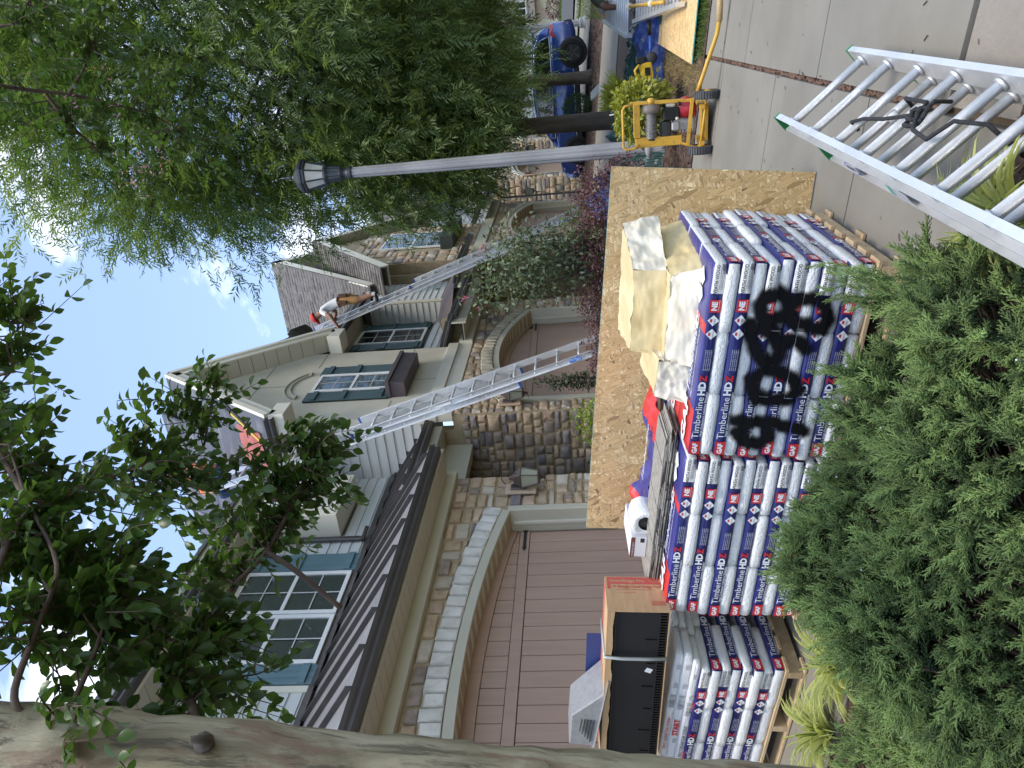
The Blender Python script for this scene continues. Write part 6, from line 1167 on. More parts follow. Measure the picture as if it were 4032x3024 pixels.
# ------------------------------------------------------------------ blue car
m_paint = M('deep blue car paint', (.015,.055,.26), (.018,.06,.28), 2, .2, coat=1.0, metal=.3); m_cgl = M('tinted car glass', (.008,.012,.012), None, rough=.04, spec=1.0, coat=1.0); m_chr = M('chrome strip', (.75,.75,.76), None, rough=.15, metal=1); m_tail = M('red tail light', (.45,.006,.01), None, rough=.12, coat=1); m_tyre = M('tyre rubber', (.012,.012,.013), None, rough=.85); m_rim = M('black alloy', (.018,.018,.02), None, rough=.35, metal=.5); m_clad = M('dark sill plastic', (.02,.02,.022), None, rough=.6)
car = thing('parked_car', 'deep blue sport utility car parked nose to the garage behind the trunks', 'car', (25.65,2.35,gz(25.65,2.2)+.02), (0,0,rad(90)))   # local x forward
def loft(secs, n_around):
    mb = MB()
    for s in secs: mb.v += s
    for i in range(len(secs)-1):
        for j in range(n_around): mb.f.append((i*n_around+j, i*n_around+(j+1) % n_around, (i+1)*n_around+(j+1) % n_around, (i+1)*n_around+j)); mb.m.append(0)
    mb.f += [tuple(range(n_around)), tuple((len(secs)-1)*n_around+j for j in range(n_around-1, -1, -1))]; mb.m += [0, 0]; return mb
def csec(x, hw, z0, z1, r=.12, tum=0, nq=5):
    pts = []
    for cx, cz, a0, w2 in ((hw-r-tum, z1-r, 0, 0), (-(hw-r-tum), z1-r, 90, 0), (-(hw-r), z0+r, 180, 0), (hw-r, z0+r, 270, 0)):
        for k in range(nq): a = rad(a0+90*k/(nq-1)); pts.append((x, cx+r*math.cos(a), cz+r*math.sin(a)))
    return pts
low = [(-2.28,.70,.42,.80,.1),(-2.24,.84,.32,.98,.14),(-2.0,.92,.25,1.04,.14),(-1.2,.935,.22,1.04,.12),(0,.935,.22,1.02,.12),(1.0,.93,.22,1.0,.12),(1.6,.92,.25,.96,.14),(2.05,.88,.28,.88,.15),(2.28,.76,.36,.74,.13)]
body = ob('body', loft([csec(*s) for s in low], 20), m_paint, car, smooth=True); 
gh = [(-2.12,.72,.98,1.20,.08,.02),(-1.95,.76,.98,1.42,.12,.10),(-1.6,.80,.98,1.58,.14,.14),(-.9,.82,.98,1.655,.14,.16),(0,.82,.98,1.66,.14,.16),(.45,.81,.98,1.60,.14,.15),(.9,.79,.98,1.32,.1,.10),(1.3,.76,.95,1.05,.04,.02)]
ob('cabin', loft([csec(*s) for s in gh], 20), m_paint, car, smooth=True)
for s in (-1, 1):
    yw = lambda z: s*(.832-.16*(z-1.02)/.64+.004)
    for nm, P in (('rear_quarter_window', [(-1.86,1.06),(-1.2,1.06),(-1.2,1.50),(-1.5,1.49),(-1.78,1.30)]), ('rear_door_window', [(-1.15,1.06),(-.25,1.05),(-.25,1.55),(-1.15,1.52)]), ('front_door_window', [(-.2,1.05),(.98,1.04),(.45,1.49),(-.2,1.55)])):
        ob(nm, MB().prism([(x, yw(z), z) for x, z in P], (0,s*.006,0)), m_cgl, car)
    mb = MB(); mb.tube([(-1.9,yw(1.045),1.045),(1.0,yw(1.03),1.03)], .009, 6); mb.tube([(-1.9,yw(1.06),1.06),(-1.80,yw(1.33),1.33),(-1.5,yw(1.52),1.52),(-.25,yw(1.575),1.575),(.45,yw(1.515),1.515),(1.02,yw(1.04),1.04)], .008, 6); ob('window_chrome', mb, m_chr, car, smooth=True)
    mb = MB(); mb.tube([(-1.6,s*.60,1.63),(-.9,s*.63,1.70),(.1,s*.63,1.70),(.5,s*.62,1.63)], .014, 6); ob('roof_rail', mb, m_chr, car, smooth=True)
    ob('sill', MB().box((-1.0,s*.90-.04,.19),(1.05,s*.90+.04,.34)), m_clad, car, bevel=.02); ob('side_moulding', MB().box((-.95,s*.935-.008,.36),(.95,s*.935+.008,.385)), m_chr, car)
    ob('tail_light', MB().prism([(-2.25,s*.80,.82),(-1.84,s*.925,.88),(-1.95,s*.915,1.02),(-2.2,s*.80,1.02)], (0,s*.03,0)), m_tail, car, bevel=.008); ob('bumper_reflector', MB().box((-2.24,s*.55,.46),(-2.19,s*.86,.50)), m_tail, car)
    ob('door_handle', MB().bar((-.95,s*.945,.92),(-.75,s*.945,.925),.02,.03), m_paint, car, bevel=.006); ob('mirror', MB().box((.78,s*.95-.09,1.04),(.98,s*.95+.09,1.19)), m_paint, car, bevel=.04, seg=3); ob('head_light', MB().prism([(2.12,s*.84,.70),(2.25,s*.72,.68),(2.2,s*.70,.80),(1.9,s*.88,.84)], (0,s*.015,0)), m_frost, car)
    for x in (-1.42, 1.40):
        arch_ = MB(); arch_.lathe([(.36,-.01),(.43,-.012),(.43,.012),(.36,.012)], 26, (x,s*.935,.36), axis='y'); ob('wheel_arch', arch_, m_clad, car, smooth=True)
        wl = ob('wheel', MB().lathe([(.25,-.11),(.34,-.11),(.365,-.08),(.37,0),(.365,.08),(.34,.11),(.25,.11)], 30, (x,s*.86,.37), axis='y', cap=False), m_tyre, car, smooth=True); ob('rim', MB().lathe([(.25,-.1),(.25,.085),(.235,.1),(.22,.06),(.05,.05)] if s > 0 else [(.05,-.05),(.22,-.06),(.235,-.1),(.25,-.085),(.25,.1)], 26, (x,s*.86,.37), axis='y'), m_rim, wl, smooth=True)
        for k in range(5): a = 2*math.pi*k/5+.3; mb = MB(); mb.bar((x+.03*math.cos(a),s*.945,.37+.03*math.sin(a)),(x+.235*math.cos(a),s*.95,.37+.235*math.sin(a)),.05,.025, up=(0,1,0)); ob('spoke', mb, M('spoke metal', (.07,.07,.075), None, rough=.3, metal=.7), wl)
ob('rear_bumper', MB().box((-2.31,-.78,.34),(-2.16,.78,.58)), m_clad, car, bevel=.05, seg=3); ob('bumper_chrome', MB().box((-2.318,-.62,.50),(-2.30,.62,.53)), m_chr, car); ob('rear_window', MB().add([(-2.135,-.56,1.10),(-2.135,.56,1.10),(-1.80,.50,1.47),(-1.80,-.50,1.47)], [(0,1,2,3)]), m_cgl, car, fix=False); ob('spoiler', MB().box((-2.05,-.58,1.50),(-1.7,.58,1.56)), m_paint, car, bevel=.02); ob('windscreen', MB().add([(1.22,-.62,1.10),(1.22,.62,1.10),(.62,.56,1.53),(.62,-.56,1.53)], [(0,1,2,3)]), m_cgl, car, fix=False)
# ------------------------------------------------------------------ vegetation
def unit(v): return v/np.linalg.norm(v, axis=-1, keepdims=True)
def rnd_dirs(n): return unit(RNG.normal(size=(n, 3)))
m_bark = M('rough grey bark', (.055,.045,.036), (.11,.09,.07), 7, .95, stretch=(1,1,.25), bump=1.0, bscale=16, bstretch=(1,1,.18)); m_twig = M('brown twig bark', (.07,.045,.035), (.13,.09,.065), 12, .85)
def bark_mat():
    """peeling crape myrtle bark: olive, tan and rust plates with dark seams running up the stem"""
    m = bpy.data.materials.new('peeling mottled bark'); m.use_nodes = True; t = m.node_tree; b = t.nodes['Principled BSDF']; lk = t.links.new; b.inputs['Roughness'].default_value = .72
    ge = node(t, 'ShaderNodeNewGeometry')
    def nz(s_, st, d=6, dist=0.): mp_ = node(t, 'ShaderNodeMapping'); mp_.inputs['Scale'].default_value = st; n_ = node(t, 'ShaderNodeTexNoise'); n_.inputs['Scale'].default_value = s_; n_.inputs['Detail'].default_value = d; n_.inputs['Roughness'].default_value = .65; n_.inputs['Distortion'].default_value = dist; lk(ge.outputs['Position'], mp_.inputs[0]); lk(mp_.outputs[0], n_.inputs['Vector']); return n_.outputs['Fac']
    def ramp(fac, st):
        r = node(t, 'ShaderNodeValToRGB'); e = r.color_ramp.elements; e[0].position, e[0].color = st[0][0], (*st[0][1], 1); e[1].position, e[1].color = st[-1][0], (*st[-1][1], 1)
        for p_, c_ in st[1:-1]: q_ = e.new(p_); q_.color = (*c_, 1)
        lk(fac, r.inputs[0]); return r.outputs[0]
    base = ramp(nz(9, (1,1,.28), 7, .8), [(.30,(.12,.095,.055)),(.45,(.25,.21,.125)),(.55,(.36,.31,.20)),(.70,(.44,.39,.27))])
    rust = ramp(nz(6, (1,1,.3), 6, 1.2), [(.50,(0,0,0)),(.56,(1,1,1))]); mx_ = node(t, 'ShaderNodeMixRGB'); mx_.inputs[2].default_value = (.21,.125,.08,1); ml = node(t, 'ShaderNodeMath', operation='MULTIPLY'); ml.inputs[1].default_value = .75; lk(rust, ml.inputs[0]); lk(ml.outputs[0], mx_.inputs[0]); lk(base, mx_.inputs[1])
    fine = nz(60, (1,1,.25), 5); seam = ramp(nz(26, (1.3,1.3,.10), 4, .6), [(.36,(.35,.35,.35)),(.46,(1,1,1))]); mu = node(t, 'ShaderNodeMixRGB', blend_type='MULTIPLY'); mu.inputs[0].default_value = .8; lk(mx_.outputs[0], mu.inputs[1]); lk(seam, mu.inputs[2]); lk(mu.outputs[0], b.inputs['Base Color'])
    ad = node(t, 'ShaderNodeMath', operation='ADD'); lk(fine, ad.inputs[0]); lk(seam, ad.inputs[1]); bp = node(t, 'ShaderNodeBump'); bp.inputs['Strength'].default_value = .55; bp.inputs['Distance'].default_value = .006; lk(ad.outputs[0], bp.inputs['Height']); lk(bp.outputs[0], b.inputs['Normal']); return m
m_myr = bark_mat()
def bez(pts, n=6):
    """smooth polyline through pts"""
    P = [Vector(p) for p in pts]; out = []
    for i in range(len(P)-1):
        p0, p1, p2, p3 = P[max(i-1,0)], P[i], P[i+1], P[min(i+2,len(P)-1)]
        for k in range(n): t = k/n; out.append(.5*((2*p1)+(p2-p0)*t+(2*p0-5*p1+4*p2-p3)*t*t+(3*p1-p0-3*p2+p3)*t**3))
    out.append(P[-1]); return out
def limb(mb, pts, r0, r1, n=7, sm=5): q = bez(pts, sm); mb.tube(q, [r0+(r1-r0)*i/(len(q)-1) for i in range(len(q))], n)
# leaf templates (local x along the leaf)
def leaf_tpl(w_, curl=.25, fold=.18, seg=4):
    v, f = [], []; prof = [0, .62, 1, .82, 0] if seg == 4 else [0, .8, .9, 0]
    for i in range(seg+1):
        x = i/seg; h = prof[i]*w_/2; z = -curl*x*x
        if h == 0: v.append((x, 0, z))
        else: v += [(x, -h, z+fold*h*2), (x, 0, z), (x, h, z+fold*h*2)]
    f += [(0,2,1),(0,3,2)]
    for i in range(seg-2): o = 1+3*i; f += [(o,o+1,o+4,o+3),(o+1,o+2,o+5,o+4)]
    o = 1+3*(seg-2); e = len(v)-1; f += [(o,o+1,e),(o+1,o+2,e)]; return v, f
LEAF = leaf_tpl(.60); LEAF2 = leaf_tpl(.5, .3, .2, 3)
# ---------------- willow oaks: drooping sprays of narrow leaves
def oak_spray(n=13):
    v, f = [], []; R_ = random.Random(5)
    for i in range(n):
        x = i/(n-1)*.85; s = 1 if i % 2 else -1; a = R_.uniform(.5, 1.0); L_ = R_.uniform(.26, .36); dx, dy, dz = math.cos(a)*L_, s*math.sin(a)*L_*.9, R_.uniform(-.16, .05)*1.0; px, pz = x, -.22*x*x; o = len(v); w_ = .030
        nx, ny = -dy/L_*w_, dx/L_*w_; v += [(px,0,pz),(px+dx*.45+nx,dy*.45+ny,pz+dz*.35+.01),(px+dx,dy,pz+dz),(px+dx*.45-nx,dy*.45-ny,pz+dz*.35)]; f.append((o,o+1,o+2,o+3))
    o = len(v); v += [(0,-.008,0),(0,.008,0),(.85,0,-.16)]; f.append((o,o+2,o+1)); return v, f
OV, OF = oak_spray(); m_oak = leafmat('narrow oak leaf', (.058,.110,.032), (.25,.32,.105), .40, .5)
def oak(label, base, h, cen, rad_, nclump, nspray, size, trunk_r, seed, keep=None, extra=None):
    rg = np.random.default_rng(seed); random.seed(seed); t = thing('oak_tree', label, 'tree', base); B = Vector(base); mb = MB()
    top = Vector((cen[0], cen[1], cen[2]+rad_[2]*.5)); limb(mb, [B - Vector((0,0,.1)), B + Vector((.02,-.02,h*.25)), B + Vector((-.02,-.03,h*.5)), B.lerp(top, .55), top], trunk_r, trunk_r*.22, 12)
    mb.v[:12] = [(B.x+(x-B.x)*1.45, B.y+(y-B.y)*1.45, z) for x, y, z in mb.v[:12]]; ob('trunk', mb, m_bark, t, world=True, smooth=True)
    C_ = []
    while len(C_) < nclump:
        d = rg.normal(size=3); d /= np.linalg.norm(d); p = np.array(cen) + d*np.array(rad_)*rg.uniform(.25, 1)**.55
        if keep is None or keep(p): C_.append(p)
    if extra is not None: C_ += [np.array([rg.uniform(a, b) for a, b in extra[0]]) for _ in range(extra[1])]; nclump += extra[1]
    C_ = np.array(C_); mb = MB()
    for p in C_[:70]:
        z = max(B.z+h*.42, min(top.z-.3, p[2]-rg.uniform(.4, 1.6))); k = (z-B.z)/(top.z-B.z); s = B.lerp(top, min(.95, max(.25, k))); e = Vector(p); mid_ = s.lerp(e, .5) + Vector((0,0,rg.uniform(.1,.5))); limb(mb, [s, mid_, e], .05*(1-k*.5), .010, 5, 3)
    ob('limbs', mb, m_bark, t, world=True, smooth=True)
    ci = rg.integers(0, nclump, nspray); rc = rg.uniform(.35, .75, nclump); off = rg.normal(size=(nspray, 3))*np.c_[rc[ci], rc[ci], rc[ci]*.9]; pos = C_[ci] + off; out_ = unit(pos - np.array(cen)) + rg.normal(size=(nspray, 3))*.7; out_[:, 2] -= .25
    if keep is not None: ok = np.array([keep(p) for p in pos]); pos, out_, ci = pos[ok], out_[ok], ci[ok]; nspray = len(pos)
    tint = np.clip(.38 + .26*rg.normal(size=nclump)[ci] + .14*rg.normal(size=nspray), 0, .92)
    scatter('crown', OV, OF, frames(pos, out_, rg.uniform(size*.75, size*1.3, nspray), rg.uniform(-.8, .8, nspray)), m_oak, t, tint); return t
def oak_keep(p):
    # the crown's own outline: narrower low down and at the top
    y = p[1]; z = p[2]; lim = 2.1 if z < 4 else (2.1 + .7*(z-4)/2 if z < 6 else 2.8 - .10*(z-6)); lim += .35 + .35*math.sin(z*2.3+p[0]); return y < lim and p[0] > (11.1 if y > .2 else 9.5) and z > 2.55 + .25*math.sin(p[0]*2) + (.35 if y > 1.4 and p[0] > 10.5 else 0)
oak('large willow oak with narrow leaves behind the lamp post', (13.6,1.63,gz(13.6,1.6)), 9, (13.2,-.3,7.0), (3.9,3.6,4.9), 380, 36000, .35, .165, 3, oak_keep, (((11.3,13.2),(.6,2.5),(2.8,4.8)), 46))
oak('slender willow oak standing in front of the blue car', (24.0,1.62,gz(24,1.6)), 8, (24.0,1.0,6.4), (3.6,3.0,3.4), 90, 4200, .42, .19, 9)
def pix(dx, dy, dep):  # a point seen at that place and distance; used once to lay out the leaf clumps of the near tree
    u = (1659-dy-829.5)/1645.8; v = (dx-1106)/1645.8; p = (_f + _R*u - _U*v)*dep; return Vector((p.x, p.y, p.z+EYE))
# ---------------- crape myrtle beside the camera
m_cml = leafmat('glossy myrtle leaf', (.028,.060,.018), (.095,.165,.042), .36, .34)
cm = thing('crape_myrtle', 'crape myrtle with mottled trunk close to the camera at the left', 'tree', (1.08,1.75,gz(1.08,1.75)))
tr = [(1.10,1.80,-.05),(1.085,1.66,.5),(1.075,1.545,1.18),(1.06,1.47,1.62),(1.045,1.405,2.0),(1.035,1.325,2.46),(1.03,1.265,2.78),(1.01,1.17,3.3),(.98,1.05,4.0)]
mb = MB(); q = bez(tr, 8); rs = [.106-.008*i/(len(q)-1)+.004*math.sin(i*.9)+.003*math.sin(i*2.3) for i in range(len(q))]; mb.tube(q, rs, 20); mb.v = [tuple(Vector(v) + Vector((mnoise.noise(Vector(v)*5), mnoise.noise(Vector(v)*5+Vector((7,0,0))), 0))*.010) for v in mb.v]; ob('trunk', mb, m_myr, cm, world=True, smooth=True)
mb = MB(); q = bez([(1.0,1.62,1.9),(.98,1.58,2.3),(.96,1.56,2.8),(.94,1.55,3.4)], 6); mb.tube(q, .055, 14); ob('second_stem', mb, m_myr, cm, world=True, smooth=True)
mb = MB(); mb.tube([pix(440,1606,1.54), pix(440,1600,1.49), pix(436,1598,1.47), pix(410,1598,1.46)], [.022,.018,.009,.007], 8); ob('twig_stub', mb, m_bark, cm, world=True, smooth=True)
BR = {'B1': [(1.10,1.36,2.40),(1.19,1.38,2.44),(1.33,1.40,2.53),(1.44,1.41,2.56),(1.66,1.42,2.58),(1.88,1.43,2.54),(2.01,1.39,2.51),(2.15,1.34,2.48),(2.24,1.26,2.47),(2.31,1.22,2.52)], 'B2': [(1.88,1.43,2.54),(1.82,1.46,2.43),(1.74,1.54,2.28)],
'B3': [(1.05,1.12,2.9),(1.24,1.05,2.87),(1.56,1.04,2.98),(1.94,1.18,3.05),(2.23,1.28,3.03),(2.41,1.37,2.99),(2.56,1.28,2.99),(2.65,1.21,2.98)], 'B4': [(1.05,1.2,2.7),(1.09,1.16,2.73),(1.23,1.11,2.75),(1.36,1.05,2.77),(1.58,1.01,2.98),(1.80,.96,3.17)],
'B5': [(1.06,1.27,2.62),(1.11,1.25,2.65),(1.20,1.20,2.64),(1.32,1.17,2.66),(1.44,1.15,2.70)], 'B6': [(1.58,1.01,2.98),(1.9,.98,3.3),(2.22,.93,3.54),(2.24,.91,3.45),(2.28,.82,3.46),(2.41,.79,3.46)],
'T0': [(1.0,1.0,4.0),(1.6,.7,4.5),(2.5,.35,4.6),(3.2,.1,4.3),(3.48,.03,4.08)], 'T1': [(3.48,.03,4.08),(3.58,.07,3.99),(3.69,.11,3.87),(3.78,.17,3.73),(3.88,.25,3.59),(3.95,.34,3.51)], 'T2': [(3.2,.1,4.3),(3.47,-.17,3.99),(3.50,-.20,3.87),(3.54,-.27,3.83),(3.58,-.33,3.76)], 'T3': [(3.63,.10,3.94),(3.63,.24,3.87),(3.69,.35,3.83),(3.67,.40,3.79)], 'T4': [(3.69,.11,3.87),(3.74,.01,3.79),(3.80,-.10,3.74)],
'U1': [(1.44,1.41,2.56),(1.5,1.36,2.75),(1.58,1.28,2.9)], 'U2': [(1.33,1.40,2.53),(1.40,1.52,2.62),(1.45,1.60,2.66)]}
BRR = {'B1': (.012,.004), 'B2': (.009,.0085), 'B3': (.011,.003), 'T0': (.02,.012), 'T1': (.011,.004)}
for nm, P in BR.items():
    r0, r1 = BRR.get(nm, (.009,.003)); mb = MB(); limb(mb, P, r0, r1, 7, 5); ob('branch', mb, m_myr if r0 > .012 and nm != 'T1' else m_twig, cm, world=True, smooth=True)
CL = [  # x, y (picture), distance, spread, twigs
 (60,1130,2.0,.17,16),(140,1170,2.0,.17,17),(70,1240,1.9,.16,16),(170,1260,1.9,.17,18),(240,1300,1.85,.15,14),(130,1340,1.8,.15,14),(60,1390,1.75,.13,10),(210,1370,1.8,.14,12),(300,1340,1.9,.14,11),(290,1250,2.0,.15,12),(350,1290,2.05,.13,9),(40,1000,2.2,.15,12),(100,1030,2.2,.14,11),(150,1080,2.1,.14,10),(250,1180,2.1,.13,9),(330,1200,2.2,.12,8),
 (280,1390,1.8,.10,7),(330,1430,1.85,.11,9),(400,1430,1.95,.11,9),(440,1340,2.1,.11,8),(520,1360,2.1,.10,7),(560,1400,2.1,.10,8),(590,1480,2.0,.08,5),(480,1520,1.9,.10,7),(420,1500,1.85,.09,6),(190,1560,1.45,.06,5),(235,1600,1.42,.05,4),(250,1480,1.7,.07,4),(340,1510,1.75,.08,4),(570,1440,2.05,.08,5),
 (440,1220,2.3,.12,9),(500,1180,2.4,.11,8),(400,1130,2.5,.12,9),(470,1080,2.6,.12,9),(560,1110,2.5,.11,8),(620,1180,2.45,.10,7),(520,1000,2.7,.13,10),(600,1020,2.6,.12,10),(430,1060,2.6,.10,12),(470,1030,2.6,.08,10),(455,1100,2.55,.08,8),(680,1010,2.6,.12,11),(740,1000,2.6,.11,9),(700,950,2.65,.11,9),(660,920,2.7,.09,6),(760,960,2.6,.08,5),(720,1090,2.55,.10,7),(690,1150,2.5,.08,5),(640,1080,2.6,.10,7),
 (230,1010,2.5,.12,8),(290,960,2.7,.12,8),(350,930,2.8,.12,8),(270,890,2.7,.11,7),(310,840,2.8,.09,4),(420,930,2.9,.12,8),(470,870,3.0,.11,7),(490,810,3.0,.08,5),(440,790,3.0,.05,2),(390,1010,2.8,.11,7),(330,1050,2.6,.10,6),(350,880,2.9,.1,6),(400,860,2.95,.1,6),
 (150,900,2.6,.08,4),(30,900,2.3,.12,8),(100,905,2.4,.1,6),(20,800,2.6,.12,8),(30,740,2.6,.12,9),(55,680,2.7,.11,8),(20,650,2.7,.13,10),(100,640,2.8,.06,3),(10,590,2.6,.10,6),(60,840,2.5,.09,5),
 (40,60,3.3,.2,8),(110,40,3.4,.2,8),(160,15,3.4,.17,7),(60,140,3.4,.2,8),(140,120,3.5,.18,8),(230,90,3.6,.15,7),(210,20,3.6,.14,6),(20,250,3.4,.18,7),(110,250,3.6,.17,8),(180,240,3.6,.16,8),(190,310,3.7,.14,7),(240,320,3.8,.12,6),(260,190,3.7,.16,8),(330,190,3.8,.15,8),(320,270,3.8,.15,7),(400,260,3.9,.15,8),(420,310,3.9,.13,6),(370,330,3.9,.13,6),(130,320,3.6,.12,5),(300,130,3.7,.13,6)]
allp = [p for P in BR.values() for p in bez(P, 4)]; mb = MB(); pos, dr_, scl, tn = [], [], [], []
for (x, y, dep, sp, n) in CL:
    c = pix(x, y, dep); near = sorted(allp, key=lambda p: (p-c).length)[:3]; brt = random.uniform(.1, .75)
    for k in range(max(2, int(n*(.80 if dep < 2.45 or x > 500 else .72)))):
        a = near[k % 3]; e = c + Vector(RNG.normal(size=3))*sp*.62; mdl = a.lerp(e, .5) + Vector(RNG.normal(size=3))*.03 + Vector((0,0,.03)); tw = bez([a, mdl, e], 5)
        mb.tube(tw, [.0032-.0022*i/(len(tw)-1) for i in range(len(tw))], 4, cap=False); ax_ = (tw[-1]-tw[0]); ln = ax_.length; m_ = 7; st = max(.25, 1-.26/max(ln, .05)); big = 1.0 if dep > 1.6 else .9
        for i in range(m_):
            t_ = st + (1-st)*i/(m_-1); f_ = t_*(len(tw)-1); j = min(int(f_), len(tw)-2); p = tw[j].lerp(tw[j+1], f_-j); d = (tw[j+1]-tw[j]).normalized(); sd = d.cross(Vector((0,0,1))); sd = sd.normalized() if sd.length > .05 else Vector((1,0,0))
            for s in ((-1, 1) if i < m_-1 else (0,)): v_ = d*.55 + sd*s*.9 + Vector((0,0,-.12)) + Vector(RNG.normal(size=3))*.25; pos.append(p); dr_.append(v_); scl.append(random.uniform(.032,.054)*big); tn.append(brt*.6+random.random()*.4)
tag(ob('twigs', mb, m_twig, cm, world=True, fix=False), kind='stuff'); n = len(pos)
scatter('foliage', LEAF[0], LEAF[1], frames(np.array(pos), np.array(dr_), np.array(scl), RNG.uniform(-.7, .7, n)), m_cml, cm, np.array(tn), smooth=True)
m_pink = leafmat('pink blossom', (.42,.16,.24), (.58,.30,.40), .35, .7); bl = []
for (x, y, dep, r, n) in ((285,375,3.9,.07,26),(313,362,3.9,.05,10),(345,345,3.9,.05,12),(157,225,3.5,.035,10),(217,155,3.6,.035,9),(255,240,3.6,.03,7)):
    c = pix(x, y, dep); bl += [tuple(c + Vector(RNG.normal(size=3))*r*.6) for _ in range(n)]
scatter('blossom', LEAF2[0], LEAF2[1], frames(np.array(bl), rnd_dirs(len(bl)), RNG.uniform(.012,.024,len(bl)), RNG.uniform(0,6,len(bl))), m_pink, cm)
# ---------------- juniper shrubs
def plume():
    v, f = [], []; R_ = random.Random(3)
    def tw(a, b, w_):
        a, b = Vector(a), Vector(b); d = (b-a).normalized(); s = d.cross(Vector((0,0,1))); s = s.normalized() if s.length > .05 else Vector((0,1,0)); u = s.cross(d); o = len(v)
        v.extend([tuple(a+s*w_), tuple(a-s*w_*.5+u*w_), tuple(a-s*w_*.5-u*w_), tuple(b)]); f.extend([(o,o+1,o+3),(o+1,o+2,o+3),(o+2,o,o+3)])
    n = 15
    for i in range(n):
        x = .06+.86*i/(n-1); an = i*2.4; L_ = (.36*(1-.55*x)+.06)*R_.uniform(.8,1.2); d = Vector((.78, .62*math.cos(an), .62*math.sin(an)*.75)); p = Vector((x,0,.06*x*x)); e = p+d*L_; tw(p, e, .028)
        for k in (.35, .68): q = p.lerp(e, k); tw(q, q + Vector((d.x*.9, -d.z*.7+d.y*.3, d.y*.7+d.z*.3))*L_*.42, .025)
    tw((0,0,0),(1.0,0,.08),.022); return v, f
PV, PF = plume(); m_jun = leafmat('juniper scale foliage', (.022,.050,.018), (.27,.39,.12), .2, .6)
def jz(x, y):
    c = .58*math.exp(-((x-2.28)/.72)**2) * (1/(1+math.exp((y-2.28)/.08))*.84+.16) * (1/(1+math.exp(-(y-.76)/.06))); return c*(.90+.16*math.sin(y*5.1+x*2)+.12*math.sin(y*9.7+1)+.10*math.sin(x*11+y*3))
def juniper(label, x0, x1, y0, y1, n, seed):
    """tufts of plumes on a mound: each tuft fans out from a twig tip, twigs show between the tufts, shade there put into the foliage tint"""
    rg = np.random.default_rng(seed); cx, cy = (x0+x1)/2, (y0+y1)/2; t = thing('juniper_shrub', label, 'shrub', (cx, cy, gz(cx, cy)), group='juniper shrubs in the near bed')
    P, D, S, T = [], [], [], []; mb = MB(); root = Vector((cx, cy, gz(cx, cy))); C_ = []; tries = 0
    while len(C_) < n and tries < n*60:
        tries += 1; x, y = rg.uniform(x0, x1), rg.uniform(y0, y1); e = ((x-cx)/((x1-x0)/2))**2*.55 + ((y-cy)/((y1-y0)/2))**2
        if e > 1.0 or jz(x, y) < .07 or any((x-a)**2+(y-b)**2 < .0042 for a, b in C_): continue
        C_.append((x, y)); h = jz(x, y); z = gz(x, y) + h - rg.random()**2*.10
        g_ = Vector((-(jz(x+.05,y)-jz(x-.05,y))/.1, -(jz(x,y+.05)-jz(x,y-.05))/.1, 1.1)).normalized(); ax = (g_ + Vector((rg.normal()*.35-.1, rg.normal()*.35, rg.normal()*.2)) + Vector((x-cx, y-cy, 0))*.4).normalized(); tip = Vector((x, y, z)); base = tip - ax*rg.uniform(.10,.16); bright = rg.uniform(-.18,.18); ln = rg.uniform(.8, 1.25)
        limb(mb, [root.lerp(base, .35) - Vector((0,0,.02)), root.lerp(base, .7), base, tip - ax*.04], .006, .0015, 4, 2)
        for k in range(15):
            u = (k+.5)/15; q = base.lerp(tip, u); d = ax*(.55+.55*u) + Vector(rg.normal(size=3))*(.62-.22*u); P.append(tuple(q)); D.append(tuple(d)); S.append(rg.uniform(.060,.10)*ln); T.append(np.clip(.08+.62*u+bright+rg.normal()*.10, 0, 1.1))  # tint darkens towards the tuft's base: shade of the gaps painted in
    # sparse dry inner twigs
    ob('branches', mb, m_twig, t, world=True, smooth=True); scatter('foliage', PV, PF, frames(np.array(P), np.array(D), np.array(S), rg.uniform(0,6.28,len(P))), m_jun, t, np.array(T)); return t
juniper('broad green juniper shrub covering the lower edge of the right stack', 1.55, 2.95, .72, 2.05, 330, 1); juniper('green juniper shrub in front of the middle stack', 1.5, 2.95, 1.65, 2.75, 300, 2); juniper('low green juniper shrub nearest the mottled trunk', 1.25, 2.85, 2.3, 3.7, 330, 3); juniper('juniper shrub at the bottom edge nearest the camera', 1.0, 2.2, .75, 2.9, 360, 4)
# upright tips that stand out above the right shrub
jt = bpy.data.objects['juniper_shrub']; P, D, S = [], [], []
for (bx_, by_, bz_, hh) in ((2.55,.98,.40,.22),(2.6,1.04,.38,.25),(2.45,.90,.34,.36),(2.5,1.28,.50,.16),(2.4,.95,.4,.2),(2.5,1.7,.5,.16)):
    for i in range(16): u = i/15; P.append((bx_+.02*RNG.normal()-.0*u, by_-.10*u+.02*RNG.normal(), bz_+hh*u)); D.append((RNG.normal()*.35, -.3+RNG.normal()*.35, 1)); S.append(.10*(1.15-.5*u))
scatter('upright_tips', PV, PF, frames(np.array(P), np.array(D), np.array(S), RNG.uniform(0,6,len(P))), m_jun, jt, RNG.uniform(.3,.9,len(P)))
n = 40; xs, ys = RNG.uniform(1.7, 2.8, n), RNG.uniform(.9, 3.0, n); scatter('berries', [(-1,0,0),(0,-1,0),(1,0,0),(0,1,0),(0,0,1),(0,0,-1)], [(0,1,4),(1,2,4),(2,3,4),(3,0,4),(1,0,5),(2,1,5),(3,2,5),(0,3,5)], frames(np.c_[xs, ys, [gz(a,b)+jz(a,b)*1.04 for a, b in zip(xs, ys)]], rnd_dirs(n), np.full(n,.0045)), M('pale blue berry', (.5,.6,.62), None, rough=.7), jt)
